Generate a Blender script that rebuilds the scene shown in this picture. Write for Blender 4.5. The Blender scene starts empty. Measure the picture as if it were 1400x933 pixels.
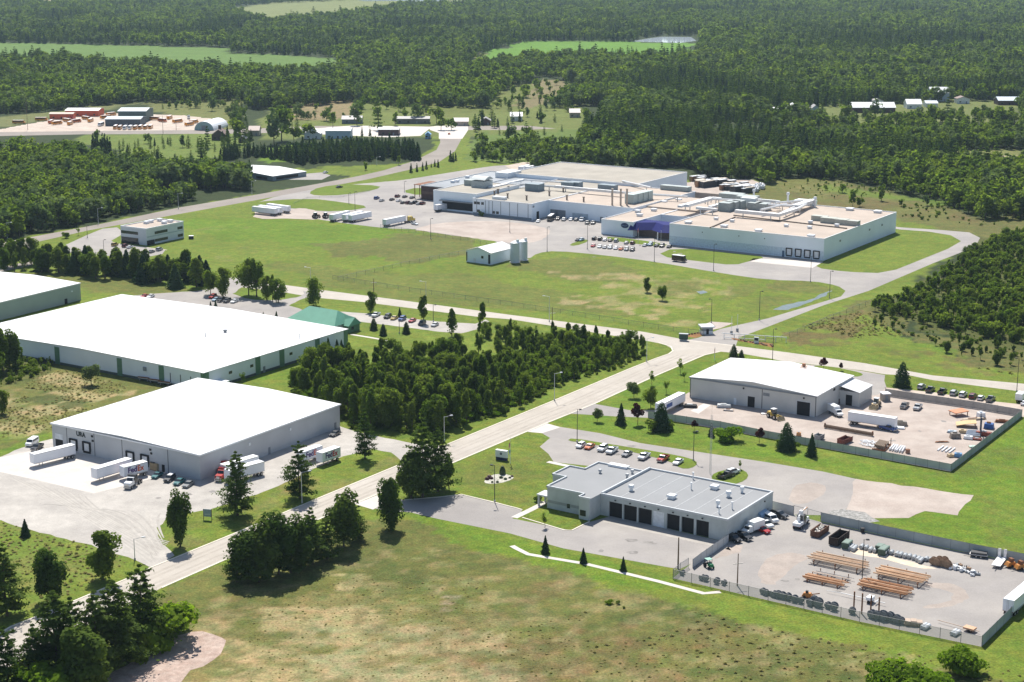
import bpy, math, random
import numpy as np
from mathutils import Vector, Matrix, Euler
random.seed(7); RG = np.random.default_rng(7)
C = bpy.context.scene.collection
SC = bpy.context.scene
R = math.radians
# ------------------------------------------------------------------ camera
CAM_H, FPX, HOR = 150.0, 2300.0, -80.0
PITCH = math.atan((466.5-HOR)/FPX)
SP, CP = math.sin(PITCH), math.cos(PITCH)
def ray(px, py):
    x = px-700.0; y = 466.5-py
    return x, FPX*CP+y*SP, -FPX*SP+y*CP
def G(px, py, z=0.0):
    """surveyed photo point -> world ground position at height z"""
    x, y, w = ray(px, py); t = (z-CAM_H)/w
    return Vector((x*t, y*t, z))
def HT(bx, by, ty):
    b = G(bx, by); x, y, w = ray(bx, ty)
    return CAM_H+w*(b.y/y)
cam = bpy.data.cameras.new('camera'); co = bpy.data.objects.new('camera', cam); C.objects.link(co)
co.location = (0, 0, CAM_H); co.rotation_euler = (math.pi/2-PITCH, 0, 0)
cam.sensor_width = 36; cam.lens = 36*FPX/1400; cam.clip_start = 1; cam.clip_end = 30000
SC.camera = co
# ------------------------------------------------------------------ light
AZ, EL = R(-8), R(54)
w = bpy.data.worlds.new('World'); SC.world = w; w.use_nodes = True
nt = w.node_tree; bg = nt.nodes['Background']
sk = nt.nodes.new('ShaderNodeTexSky'); sk.sky_type = 'NISHITA'; sk.sun_disc = False
sk.sun_elevation = EL; sk.sun_rotation = AZ; sk.air_density = 1.0; sk.dust_density = 1.0; sk.altitude = 300
nt.links.new(sk.outputs[0], bg.inputs[0]); bg.inputs[1].default_value = 0.092
sl = bpy.data.lights.new('sun', 'SUN'); sl.energy = 5.0; sl.angle = R(0.53); sl.color = (1, .955, .88)
so = bpy.data.objects.new('sun', sl); C.objects.link(so)
sd = Vector((math.sin(AZ)*math.cos(EL), math.cos(AZ)*math.cos(EL), math.sin(EL)))
so.rotation_euler = (-sd).to_track_quat('-Z', 'Y').to_euler(); so.location = (0, 600, 800)
SC.view_settings.view_transform = 'Standard'; SC.view_settings.look = 'None'
SC.view_settings.exposure = 0.52; SC.view_settings.gamma = 1; SC.view_settings.use_curve_mapping = False
SC.render.engine = 'CYCLES'
cy = SC.cycles
cy.max_bounces = 5; cy.diffuse_bounces = 3; cy.glossy_bounces = 2; cy.transmission_bounces = 3; cy.transparent_max_bounces = 8
cy.volume_bounces = 0; cy.caustics_reflective = False; cy.caustics_refractive = False
try: cy.use_denoising = True; cy.denoiser = 'OPENIMAGEDENOISE'
except Exception: pass
# ------------------------------------------------------------------ materials
MATS = {}
def _n(nt, t, **k):
    n = nt.nodes.new(t)
    for a, b in k.items(): setattr(n, a, b)
    return n
def mat(name, col, rough=.6, metal=0, var=.12, scale=1.2, bump=0, spec=.35, emit=0, stripes=None):
    """procedural material: two octaves of stain noise over the base colour; optional ribs (metal siding)"""
    if name in MATS: return MATS[name]
    m = bpy.data.materials.new(name); m.use_nodes = True; MATS[name] = m
    nt = m.node_tree; p = nt.nodes['Principled BSDF']
    p.inputs['Roughness'].default_value = rough; p.inputs['Metallic'].default_value = metal
    p.inputs['Specular IOR Level'].default_value = spec
    tc = _n(nt, 'ShaderNodeTexCoord')
    n1 = _n(nt, 'ShaderNodeTexNoise'); n1.inputs['Scale'].default_value = scale; n1.inputs['Detail'].default_value = 6
    nt.links.new(tc.outputs['Object'], n1.inputs['Vector'])
    mr = _n(nt, 'ShaderNodeMapRange'); mr.inputs[1].default_value = .3; mr.inputs[2].default_value = .7
    mr.inputs[3].default_value = 1-var; mr.inputs[4].default_value = 1+var
    nt.links.new(n1.outputs['Fac'], mr.inputs[0])
    mx = _n(nt, 'ShaderNodeVectorMath', operation='SCALE'); mx.inputs[0].default_value = col[:3]
    nt.links.new(mr.outputs[0], mx.inputs['Scale'])
    nt.links.new(mx.outputs[0], p.inputs['Base Color'])
    hsrc = None
    if stripes:
        axis, per, dep = stripes
        sx = _n(nt, 'ShaderNodeSeparateXYZ'); nt.links.new(tc.outputs['Object'], sx.inputs[0])
        a = sx.outputs[axis]
        if axis == 3: pass
        md = _n(nt, 'ShaderNodeMath', operation='PINGPONG'); md.inputs[1].default_value = per/2
        nt.links.new(a, md.inputs[0]); hsrc = md.outputs[0]; bump = dep
    elif bump: hsrc = n1.outputs['Fac']
    if hsrc is not None:
        b = _n(nt, 'ShaderNodeBump'); b.inputs['Strength'].default_value = .6; b.inputs['Distance'].default_value = bump
        nt.links.new(hsrc, b.inputs['Height']); nt.links.new(b.outputs[0], p.inputs['Normal'])
    if emit: p.inputs['Emission Color'].default_value = (*col[:3], 1); p.inputs['Emission Strength'].default_value = emit
    return m
def ground_mat(name, col=None, col2=None, attr=False, s1=.035, s2=.35, s3=2.2, v=(.16, .22, .25), bump=.12, s0=None, rough=.95, tint2=None):
    """ground surfaces: three octaves of noise in metres, either over one colour or over the mesh's own 'tint' attribute"""
    if name in MATS: return MATS[name]
    m = bpy.data.materials.new(name); m.use_nodes = True; MATS[name] = m
    nt = m.node_tree; p = nt.nodes['Principled BSDF']; L = nt.links.new
    p.inputs['Roughness'].default_value = rough; p.inputs['Specular IOR Level'].default_value = .12
    tc = _n(nt, 'ShaderNodeTexCoord'); prev = None
    for s, a in zip((s1, s2, s3) if s0 is None else (s1, s2, s3, s0), v):
        n1 = _n(nt, 'ShaderNodeTexNoise'); n1.inputs['Scale'].default_value = s; n1.inputs['Detail'].default_value = 5; n1.inputs['Roughness'].default_value = .62
        L(tc.outputs['Object'], n1.inputs['Vector'])
        mr = _n(nt, 'ShaderNodeMapRange'); mr.inputs[1].default_value = .28; mr.inputs[2].default_value = .72; mr.inputs[3].default_value = 1-a; mr.inputs[4].default_value = 1+a
        L(n1.outputs['Fac'], mr.inputs[0])
        if prev is None: prev = mr.outputs[0]; big = n1.outputs['Fac']
        else:
            mu = _n(nt, 'ShaderNodeMath', operation='MULTIPLY'); L(prev, mu.inputs[0]); L(mr.outputs[0], mu.inputs[1]); prev = mu.outputs[0]
    sc = _n(nt, 'ShaderNodeVectorMath', operation='SCALE'); L(prev, sc.inputs['Scale'])
    if attr:
        at = _n(nt, 'ShaderNodeAttribute', attribute_name='tint'); src = at.outputs['Color']
    elif col2 is not None:
        n2 = _n(nt, 'ShaderNodeTexNoise'); n2.inputs['Scale'].default_value = s1*2.3; n2.inputs['Detail'].default_value = 7; L(tc.outputs['Object'], n2.inputs['Vector'])
        mr = _n(nt, 'ShaderNodeMapRange'); mr.inputs[1].default_value = .38; mr.inputs[2].default_value = .62; L(n2.outputs['Fac'], mr.inputs[0])
        mi = _n(nt, 'ShaderNodeMix', data_type='RGBA'); mi.inputs[6].default_value = (*col, 1); mi.inputs[7].default_value = (*col2, 1); L(mr.outputs[0], mi.inputs[0]); src = mi.outputs[2]
    else: src = None
    if src is None: sc.inputs[0].default_value = col
    else: L(src, sc.inputs[0])
    fin = sc.outputs[0]
    if attr:   # drier and greener plants side by side
        n5 = _n(nt, 'ShaderNodeTexNoise'); n5.inputs['Scale'].default_value = .22; n5.inputs['Detail'].default_value = 7; n5.inputs['Roughness'].default_value = .7; L(tc.outputs['Object'], n5.inputs['Vector'])
        mr = _n(nt, 'ShaderNodeMapRange'); mr.inputs[1].default_value = .36; mr.inputs[2].default_value = .64; L(n5.outputs['Fac'], mr.inputs[0])
        hm_ = _n(nt, 'ShaderNodeMix', data_type='RGBA'); hm_.inputs[6].default_value = (.86, 1.04, .95, 1); hm_.inputs[7].default_value = (1.16, .98, 1.05, 1); L(mr.outputs[0], hm_.inputs[0])
        vm = _n(nt, 'ShaderNodeVectorMath', operation='MULTIPLY'); L(fin, vm.inputs[0]); L(hm_.outputs[2], vm.inputs[1]); fin = vm.outputs[0]
    L(fin, p.inputs['Base Color'])
    if bump:
        b = _n(nt, 'ShaderNodeBump'); b.inputs['Strength'].default_value = .5; b.inputs['Distance'].default_value = bump; L(n1.outputs['Fac'], b.inputs['Height']); L(b.outputs[0], p.inputs['Normal'])
    return m
def leaf_mat(name, c1, c2, trans=.25, ns=.5):
    if name in MATS: return MATS[name]
    m = bpy.data.materials.new(name); m.use_nodes = True; MATS[name] = m
    nt = m.node_tree; L = nt.links.new
    for n in list(nt.nodes): nt.nodes.remove(n)
    out = _n(nt, 'ShaderNodeOutputMaterial'); oi = _n(nt, 'ShaderNodeObjectInfo'); tc = _n(nt, 'ShaderNodeTexCoord')
    n1 = _n(nt, 'ShaderNodeTexNoise'); n1.inputs['Scale'].default_value = ns*8; n1.inputs['Detail'].default_value = 3; L(tc.outputs['Object'], n1.inputs['Vector'])
    ad = _n(nt, 'ShaderNodeMath', operation='ADD'); L(oi.outputs['Random'], ad.inputs[0]); L(n1.outputs['Fac'], ad.inputs[1])
    mr = _n(nt, 'ShaderNodeMapRange'); mr.inputs[1].default_value = .35; mr.inputs[2].default_value = 1.65; L(ad.outputs[0], mr.inputs[0])
    mi = _n(nt, 'ShaderNodeMix', data_type='RGBA'); mi.inputs[6].default_value = (*c1, 1); mi.inputs[7].default_value = (*c2, 1); L(mr.outputs[0], mi.inputs[0])
    d = _n(nt, 'ShaderNodeBsdfDiffuse'); t = _n(nt, 'ShaderNodeBsdfTranslucent'); ms = _n(nt, 'ShaderNodeMixShader'); ms.inputs[0].default_value = trans
    tg = _n(nt, 'ShaderNodeMix', data_type='RGBA', blend_type='MULTIPLY'); tg.inputs[0].default_value = 1; tg.inputs[7].default_value = (1.36, 1.48, .62, 1); L(mi.outputs[2], tg.inputs[6])
    L(mi.outputs[2], d.inputs[0]); L(tg.outputs[2], t.inputs[0]); L(d.outputs[0], ms.inputs[1]); L(t.outputs[0], ms.inputs[2]); L(ms.outputs[0], out.inputs[0])
    return m
def mesh_mat(name, col, alpha):
    """chain link: the wire covers only part of the area"""
    if name in MATS: return MATS[name]
    m = mat(name, col, .6, .2); nt = m.node_tree; L = nt.links.new
    out = nt.nodes['Material Output']; p = nt.nodes['Principled BSDF']
    tr = _n(nt, 'ShaderNodeBsdfTransparent'); ms = _n(nt, 'ShaderNodeMixShader'); ms.inputs[0].default_value = alpha
    L(tr.outputs[0], ms.inputs[1]); L(p.outputs[0], ms.inputs[2]); L(ms.outputs[0], out.inputs[0])
    return m
# ------------------------------------------------------------------ mesh building
class MB:
    def __init__(s): s.v = []; s.f = []
    def add(s, vs, fs):
        o = len(s.v); s.v += [tuple(v) for v in vs]; s.f += [tuple(i+o for i in f) for f in fs]; return s
    def box(s, x0, x1, y0, y1, z0, z1):
        return s.add([(x0,y0,z0),(x1,y0,z0),(x1,y1,z0),(x0,y1,z0),(x0,y0,z1),(x1,y0,z1),(x1,y1,z1),(x0,y1,z1)],
                     [(0,3,2,1),(4,5,6,7),(0,1,5,4),(1,2,6,5),(2,3,7,6),(3,0,4,7)])
    def taper(s, x0, x1, y0, y1, z0, z1, ix0, ix1, iy):
        return s.add([(x0,y0,z0),(x1,y0,z0),(x1,y1,z0),(x0,y1,z0),(x0+ix0,y0+iy,z1),(x1-ix1,y0+iy,z1),(x1-ix1,y1-iy,z1),(x0+ix0,y1-iy,z1)],
                     [(0,3,2,1),(4,5,6,7),(0,1,5,4),(1,2,6,5),(2,3,7,6),(3,0,4,7)])
    def tube(s, a, b, r, r2=None, n=8):
        a, b = Vector(a), Vector(b); r2 = r if r2 is None else r2
        d = (b-a).normalized(); u = d.orthogonal().normalized(); w = d.cross(u)
        vs = [];
        for p, q in ((a, r), (b, r2)):
            for i in range(n):
                t = 2*math.pi*i/n; vs.append(p+(u*math.cos(t)+w*math.sin(t))*q)
        fs = [(i, (i+1) % n, n+(i+1) % n, n+i) for i in range(n)]+[tuple(range(n-1, -1, -1)), tuple(range(n, 2*n))]
        return s.add(vs, fs)
    def prism(s, prof, y0, y1, axis='y'):
        """profile in (x,z) extruded along y (or in (y,z) along x, or (x,y) along z)"""
        n = len(prof)
        mk = {'y': lambda p, t: (p[0], t, p[1]), 'x': lambda p, t: (t, p[0], p[1]), 'z': lambda p, t: (p[0], p[1], t)}[axis]
        return s.add([mk(p, y0) for p in prof]+[mk(p, y1) for p in prof],
                     [(i, (i+1) % n, n+(i+1) % n, n+i) for i in range(n)]+[tuple(range(n-1, -1, -1)), tuple(range(n, 2*n))])
    def dome(s, c, rx, ry, rz, n=10, k=4):
        vs = [(c[0], c[1], c[2]+rz)]; fs = []
        for j in range(1, k+1):
            a = math.pi/2*j/k
            for i in range(n):
                t = 2*math.pi*i/n; vs.append((c[0]+rx*math.sin(a)*math.cos(t), c[1]+ry*math.sin(a)*math.sin(t), c[2]+rz*math.cos(a)))
        for i in range(n): fs.append((0, 1+i, 1+(i+1) % n))
        for j in range(k-1):
            for i in range(n): fs.append((1+j*n+i, 1+(j+1)*n+i, 1+(j+1)*n+(i+1) % n, 1+j*n+(i+1) % n))
        return s.add(vs, fs)
    def build(s, name, m, parent=None, loc=None):
        me = bpy.data.meshes.new(name); me.from_pydata(s.v, [], s.f); me.validate(); me.update()
        import bmesh
        b = bmesh.new(); b.from_mesh(me); bmesh.ops.recalc_face_normals(b, faces=b.faces); b.to_mesh(me); b.free()
        if m: me.materials.append(m)
        o = bpy.data.objects.new(name, me); C.objects.link(o)
        if parent: o.parent = parent
        if loc: o.location = loc
        return o
def B(): return MB()
def tag(o, label=None, cat=None, group=None, kind=None):
    if label: o['label'] = label
    if cat: o['category'] = cat
    if group: o['group'] = group
    if kind: o['kind'] = kind
    return o
def empty(name, loc=(0, 0, 0), rz=0, label=None, cat=None, group=None):
    o = bpy.data.objects.new(name, None); C.objects.link(o); o.location = loc; o.rotation_euler = (0, 0, rz); o.empty_display_size = .5
    return tag(o, label, cat, group)
def dup(o, parent=None):
    c = o.copy(); C.objects.link(c); c.parent = parent
    for ch in list(KIDS.get(o.name, ())): _reg(c, dup(ch, c))
    return c
KIDS = {}
def _reg(p, c): KIDS.setdefault(p.name, []).append(c); return c
def kids(root):
    """remember a finished thing's children so that dup() needs no scene search"""
    byp = {}
    for o in C.objects:
        if o.parent: byp.setdefault(o.parent.name, []).append(o)
    def rec(o):
        KIDS[o.name] = byp.get(o.name, [])
        for c in KIDS[o.name]: rec(c)
    rec(root)
RECOL = {}
def recolour(o, old, new):
    """same mesh with one material swapped, cached per (mesh, colour)"""
    k = (o.data.name, old.name, new.name)
    if k not in RECOL:
        me = o.data.copy()
        for i, m in enumerate(me.materials):
            if m == old: me.materials[i] = new
        RECOL[k] = me
    o.data = RECOL[k]
def ang(p, q):
    a, b = G(*p), G(*q); return math.atan2(b.y-a.y, b.x-a.x)
def text(body, size, m, parent, loc, rot, name='lettering', bold=.0):
    cu = bpy.data.curves.new('t', 'FONT'); cu.body = body; cu.size = size; cu.align_x = 'CENTER'; cu.align_y = 'CENTER'; cu.extrude = .02; cu.offset = bold
    t = bpy.data.objects.new('t', cu); C.objects.link(t)
    dg = bpy.context.evaluated_depsgraph_get(); me = bpy.data.meshes.new_from_object(t.evaluated_get(dg))
    bpy.data.objects.remove(t); me.materials.clear(); me.materials.append(m)
    o = bpy.data.objects.new(name, me); C.objects.link(o); o.parent = parent; o.location = loc; o.rotation_euler = rot
    return o
# ------------------------------------------------------------------ ground
def hash2(ix, iy, s):
    h = np.sin(ix*127.1+iy*311.7+s*74.7)*43758.5453
    return h-np.floor(h)
def vnoise(x, y, sc, s=0):
    x = x/sc; y = y/sc; ix = np.floor(x); iy = np.floor(y); fx = x-ix; fy = y-iy
    fx = fx*fx*(3-2*fx); fy = fy*fy*(3-2*fy)
    a = hash2(ix, iy, s); b = hash2(ix+1, iy, s); c = hash2(ix, iy+1, s); d = hash2(ix+1, iy+1, s)
    return (a*(1-fx)+b*fx)*(1-fy)+(c*(1-fx)+d*fx)*fy
def fbm(x, y, sc, s=0, o=4):
    t = 0; n = 0
    for i in range(o):
        t = t+vnoise(x, y, sc/2**i, s+i*13)*.55**i; n += .55**i
    return t/n
def poly(pts): return np.array([G(*p)[:2] for p in pts])
def inside(P, x, y):
    r = np.zeros(x.shape, bool); n = len(P); j = n-1
    for i in range(n):
        xi, yi = P[i]; xj, yj = P[j]
        if yi != yj: r ^= ((yi > y) != (yj > y)) & (x < (xj-xi)*(y-yi)/(yj-yi)+xi)
        j = i
    return r
def axis(segs):
    o = [segs[0][0]]
    for a, b, st in segs:
        n = max(1, round((b-a)/st)); o += list(np.linspace(a, b, n+1)[1:])
    return np.array(o)
xs = axis([(-9000, -2500, 900), (-2500, -900, 120), (-900, -360, 12), (-360, -170, 3.5), (-170, 170, 1.5), (170, 360, 3.5), (360, 900, 12), (900, 2500, 120), (2500, 9000, 900)])
ys = axis([(-1500, 100, 300), (100, 280, 15), (280, 430, 1.4), (430, 720, 2.4), (720, 1300, 5), (1300, 2600, 18), (2600, 5200, 60), (5200, 14000, 900)])
X, Y = np.meshgrid(xs, ys); X = X.ravel(); Y = Y.ravel()
FOR = (.030, .045, .014)
LAWN, LUSH, DRY, TAN, BROWN, OLIVE, WEED, PINK, SAND = (.122,.162,.022), (.100,.166,.015), (.168,.150,.055), (.29,.235,.115), (.120,.082,.038), (.112,.112,.033), (.062,.078,.021), (.34,.235,.19), (.40,.30,.21)
T = np.empty((X.size, 3)); T[:] = FOR
def zone(pts, col, edge=6, amt=1.0, patch=None, wob=1.0):
    """paint a kind of vegetation or soil; edge = metres of irregular border; patch = (metres, share) for a broken cover"""
    P = poly(pts); m = edge*2+2
    s = (X > P[:, 0].min()-m) & (X < P[:, 0].max()+m) & (Y > P[:, 1].min()-m) & (Y < P[:, 1].max()+m)
    if not s.any(): return
    x, y = X[s], Y[s]
    dx = (fbm(x, y, edge*2.5, 3)-.5)*edge*3*wob; dy = (fbm(x, y, edge*2.5, 9)-.5)*edge*4*wob
    a = inside(P, x+dx, y+dy).astype(float)*amt
    if patch:
        f = fbm(x, y, patch[0], 31+int(patch[1]*100)); a = a*np.clip((f-(1-patch[1])*.5-.25)*7, 0, 1)
    T[s] = T[s]*(1-a[:, None])+np.array(col)*a[:, None]
W = -80; E_ = 1480
# industrial park: everything open and mown
zone([(W,420),(W,345),(45,322),(135,305),(250,284),(350,266),(430,252),(480,246),(525,232),(562,222),(590,205),(598,185),(640,185),(650,215),(690,225),(720,222),(760,240),(1000,250),(1060,246),(1110,243),(1180,262),(1300,290),(1345,318),(1300,345),(1250,385),(1215,410),(1190,430),(1230,460),(1330,500),(E_,520),(E_,1150),(W,1150)], LAWN, 5)
zone([(200,300),(350,275),(420,272),(560,315),(740,330),(760,345),(900,360),(1100,385),(1110,388),(1145,392),(1130,405),(980,460),(880,452),(700,430),(440,398),(330,378),(250,352)], LAWN, 4)
zone([(230,300),(380,300),(520,312),(640,335),(600,360),(480,350),(380,330),(300,330)], LUSH, 10, .8)
zone([(430,330),(620,322),(650,345),(560,362),(450,350)], OLIVE, 9, .8)
zone([(330,360),(480,365),(700,385),(860,430),(700,425),(450,395)], OLIVE, 10, .5)
zone([(720,352),(900,365),(860,385),(760,385),(700,370)], OLIVE, 8, .6)
zone([(744,372),(800,374),(880,376),(884,384),(850,392),(815,410),(795,418),(900,425),(905,440),(870,432),(830,420),(765,417),(760,408),(820,398),(790,384)], TAN, 3, .75, (9, .62))
zone([(790,376),(880,376),(985,384),(1010,392),(1000,410),(960,425),(955,445),(905,445),(880,425),(790,418),(845,400)], TAN, 4, .55, (7, .55))
zone([(900,384),(960,386),(960,402),(905,405)], OLIVE, 4, .6)
zone([(1000,385),(1090,392),(1075,415),(1000,440),(960,432)], OLIVE, 6, .55, (10, .6))
zone([(1055,383),(1112,386),(1140,393),(1120,402),(1060,396)], OLIVE, 5, .7)
zone([(280,350),(330,338),(370,345),(300,358)], DRY, 5, .5, (8, .5)); zone([(260,306),(300,306),(340,312),(270,318)], DRY, 4, .4, (8,.5))
# strips and verges
zone([(100,375),(290,400),(270,410),(160,402),(105,395),(20,372)], OLIVE, 4, .7)
zone([(380,412),(480,470),(400,520),(330,520),(340,508),(470,475)], LUSH, 3, .5)
zone([(0,505),(60,478),(180,515),(270,520),(160,560),(72,590),(W,640),(W,500)], OLIVE, 4, .8)
zone([(70,512),(110,516),(180,527),(180,540),(120,550),(30,600),(W,610),(W,540),(20,530)], TAN, 4, .85, (10, .74))
zone([(30,545),(70,537),(100,545),(60,555)], WEED, 2, .9); zone([(75,552),(120,548),(124,556),(90,562)], WEED, 2, .9)
zone([(0,565),(30,600),(70,585),(72,600),(0,625),(W,640)], LUSH, 4, .6, (6, .6))
zone([(0,480),(90,490),(60,520),(0,530)], WEED, 3, .5)
zone([(0,712),(45,726),(125,746),(184,766),(150,785),(60,835),(0,860),(W,860),(W,700)], DRY, 3, .35, (6, .6)); zone([(0,715),(90,740),(60,760),(0,760)], LUSH, 5, .5)
zone([(225,735),(280,710),(420,660),(560,615),(605,607),(560,635),(430,685),(320,730),(245,755)], DRY, 2, .5, (6, .6))
zone([(380,660),(430,645),(440,670),(390,690)], (.22,.15,.06), 3, .6, (5, .6))
# the big dry field in front
zone([(250,790),(430,730),(500,705),(570,712),(640,745),(800,790),(1000,850),(1200,890),(1400,930),(E_,960),(E_,1200),(W,1200),(140,940)], OLIVE, 5, .85)
zone([(300,830),(360,815),(470,800),(620,830),(760,890),(900,933),(1000,1100),(100,1100),(230,900)], DRY, 8, .9, (14, .72))
zone([(300,850),(400,818),(500,835),(580,860),(760,930),(700,1050),(240,1050),(280,880)], TAN, 7, .85, (6, .72)); zone([(380,850),(560,840),(740,900),(700,960),(420,960)], (.27,.25,.13), 6, .7, (4, .6))
zone([(540,860),(640,868),(700,895),(640,933),(540,933)], TAN, 6, .7, (6, .62)); zone([(460,790),(490,783),(495,803),(465,808)], TAN, 3, .9, (4, .7)); zone([(550,800),(620,795),(615,812),(560,815)], TAN, 3, .7, (4,.6)); zone([(640,870),(690,872),(690,888),(645,886)], TAN, 2, .8, (4,.6))
zone([(720,865),(790,860),(800,885),(720,890)], TAN, 4, .6, (5, .55)); zone([(610,820),(640,818),(636,836),(612,834)], PINK, 2, .5, (4, .6))
zone([(690,790),(760,800),(720,835),(660,825)], BROWN, 6, .5, (8, .6)); zone([(300,815),(400,800),(380,835),(280,850)], BROWN, 5, .45, (6, .6)); zone([(400,770),(520,760),(600,790),(480,800)], WEED, 7, .5)
zone([(760,885),(850,850),(960,842),(1020,870),(1000,910),(880,930),(700,960)], BROWN, 8, .55, (7, .62))
zone([(840,850),(930,832),(1020,850),(1060,870),(1010,868),(920,845),(860,857)], WEED, 3, .8); zone([(930,920),(1060,890),(1160,905),(1180,950),(900,960)], WEED, 5, .6, (6, .6))
zone([(1040,860),(1130,875),(1230,905),(1200,912),(1080,885)], TAN, 4, .5, (5, .55)); zone([(620,750),(700,762),(820,795),(900,815),(1000,838),(990,846),(860,812),(700,775)], DRY, 3, .5, (7, .6))
zone([(300,800),(520,745),(640,760),(820,800),(1000,850),(1200,890),(1480,950),(1480,1100),(200,1100),(250,880)], TAN, 4, .42, (4.5, .42)); zone([(320,790),(520,725),(640,755),(820,800),(1000,850),(1200,890),(1480,950),(1480,1100),(200,1100),(250,880)], WEED, 4, .5, (3.2, .44)); zone([(560,860),(760,840),(1000,870),(1100,910),(900,980),(600,960)], (.15,.085,.04), 4, .4, (5, .42))
zone([(870,805),(920,800),(1050,825),(1180,858),(1340,890),(1400,850),(E_,820),(E_,900),(1345,905),(1200,885),(1000,842),(880,815)], LAWN, 3, .8)
zone([(560,702),(640,715),(700,735),(860,778),(920,800),(900,812),(700,762),(625,745)], LUSH, 2, .7)
zone([(755,572),(800,565),(880,575),(1110,625),(1300,650),(1400,575),(E_,600),(E_,775),(1400,755),(1290,740),(1205,712),(1330,680),(1300,672),(1130,640),(880,600),(770,582)], LUSH, 2, .75); zone([(1180,660),(1400,600),(E_,600),(E_,760),(1350,740),(1335,690)], OLIVE, 6, .35, (9, .6))
zone([(620,635),(700,605),(735,592),(750,620),(755,640),(735,690),(640,678)], OLIVE, 3, .45, (8, .6)); zone([(830,550),(905,510),(985,488),(950,520),(940,555),(850,560)], LUSH, 2, .7)
# right-hand rough ground
zone([(1060,455),(1130,430),(1190,430),(1240,460),(1330,500),(1400,515),(E_,525),(E_,480),(1350,470),(1240,450),(1210,415),(1180,412),(1120,435)], OLIVE, 5, .9)
zone([(1060,458),(1110,440),(1185,425),(1200,445),(1150,472),(1085,476)], BROWN, 6, .75, (8, .75)); zone([(1070,470),(1200,478),(1330,508),(1400,520),(1400,512),(1200,465)], BROWN, 4, .5, (6, .6))
zone([(1190,420),(1250,445),(1330,470),(1400,480),(E_,500),(E_,300),(1345,320),(1290,370)], (.075,.085,.022), 5, .9); zone([(1180,455),(1260,462),(1330,495),(1270,480)], LUSH, 5, .6, (7, .6))
zone([(1000,265),(1060,248),(1110,243),(1200,258),(1300,285),(1345,300),(1400,292),(E_,300),(E_,330),(1345,325),(1230,300),(1010,285)], OLIVE, 6, .9)
zone([(1060,262),(1180,270),(1330,290),(1340,312),(1240,300),(1120,280)], BROWN, 8, .5, (14, .62)); zone([(1060,256),(1120,250),(1220,264),(1240,272),(1110,266)], DRY, 8, .6, (14, .6))
zone([(1130,252),(1300,278),(1300,282),(1120,262)], LUSH, 6, .6)
# far clearings and gardens
for pts, c in [([(W,59),(0,59),(250,64),(317,66),(317,73),(462,79),(465,104),(350,104),(250,97),(100,88),(0,84),(W,84)], (.098,.165,.036)), ([(300,14),(380,3),(560,-4),(800,-12),(800,-2),(700,5),(560,12),(440,30),(370,34),(335,28)], (.16,.18,.065)),
               ([(640,92),(655,76),(700,62),(730,56.5),(860,57.5),(950,59),(945,84),(800,84),(720,88),(660,96)], (.098,.20,.022)), ([(570,85),(650,70),(655,78),(640,100),(585,98)], (.14,.15,.05)),
               ([(-200,-14),(300,-8),(300,6),(-200,8)], (.26,.21,.11)), ([(360,155),(470,138),(560,140),(700,145),(800,140),(800,175),(700,186),(360,190)], (.12,.145,.035)), ([(400,140),(475,138),(480,162),(400,165)], (.2,.16,.08)),
               ([(700,145),(745,108),(760,110),(785,115),(770,128),(730,150)], (.17,.145,.07)), ([(560,150),(690,110),(740,115),(700,150),(600,165)], (.11,.13,.03)),
               ([(115,183),(310,181),(350,195),(300,215),(240,222),(115,200)], (.115,.155,.03)), ([(200,140),(330,135),(330,178),(310,180),(200,150)], (.125,.135,.04)),
               ([(640,222),(650,185),(760,178),(830,180),(800,205),(715,222)], (.10,.145,.03)), ([(1300,205),(1400,204),(E_,204),(E_,222),(1400,235),(1310,225)], (.14,.15,.045)), ([(1355,216),(1400,214),(1400,226),(1365,228)], (.3,.24,.17)),
               ([(990,160),(1060,165),(1200,170),(1400,165),(1400,140),(1200,130),(1000,140)], (.12,.14,.04)), ([(W,170),(130,145),(200,140),(140,152),(0,175)], (.13,.14,.05)), ([(380,232),(600,222),(560,236),(480,246)], LAWN), ([(350,205),(420,195),(400,222),(360,225)], LUSH)]:
    zone(pts, c, 9 if pts[0][1] > 100 else 18)
mw = (T[:, 1] > T[:, 0]*1.22) & (T[:, 1] > .12) & (Y < 720)   # mown in strips
T[mw] *= (1+.05*np.sin((X[mw]*.83+Y[mw]*.55)*2*math.pi/7.5))[:, None]
nv = len(xs); gi = np.arange(len(ys)*nv).reshape(len(ys), nv)
Z = np.zeros(X.size)
F = np.stack([gi[:-1, :-1], gi[:-1, 1:], gi[1:, 1:], gi[1:, :-1]], -1).reshape(-1, 4)
def npmesh(name, V, F, m, smooth=False, parent=None):
    me = bpy.data.meshes.new(name); k = F.shape[1]
    me.vertices.add(len(V)); me.vertices.foreach_set('co', np.ascontiguousarray(V, np.float32).ravel())
    me.loops.add(F.size); me.loops.foreach_set('vertex_index', np.ascontiguousarray(F, np.int32).ravel())
    me.polygons.add(len(F)); me.polygons.foreach_set('loop_start', np.arange(0, F.size, k, dtype=np.int32))
    me.update(calc_edges=True); me.validate()
    for q in (m if isinstance(m, (list, tuple)) else [m]): me.materials.append(q)
    o = bpy.data.objects.new(name, me); C.objects.link(o)
    if parent: o.parent = parent
    return o
ground = npmesh('ground', np.stack([X, Y, Z], -1), F, ground_mat('ground_cover', attr=True, s1=.025, s2=.11, s3=.42, s0=1.7, v=(.13,.15,.22,.42), bump=.3))
at = ground.data.color_attributes.new('tint', 'FLOAT_COLOR', 'POINT')
at.data.foreach_set('color', np.concatenate([T, np.ones((len(T), 1))], 1).astype(np.float32).ravel())
tag(ground, kind='structure')
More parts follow.
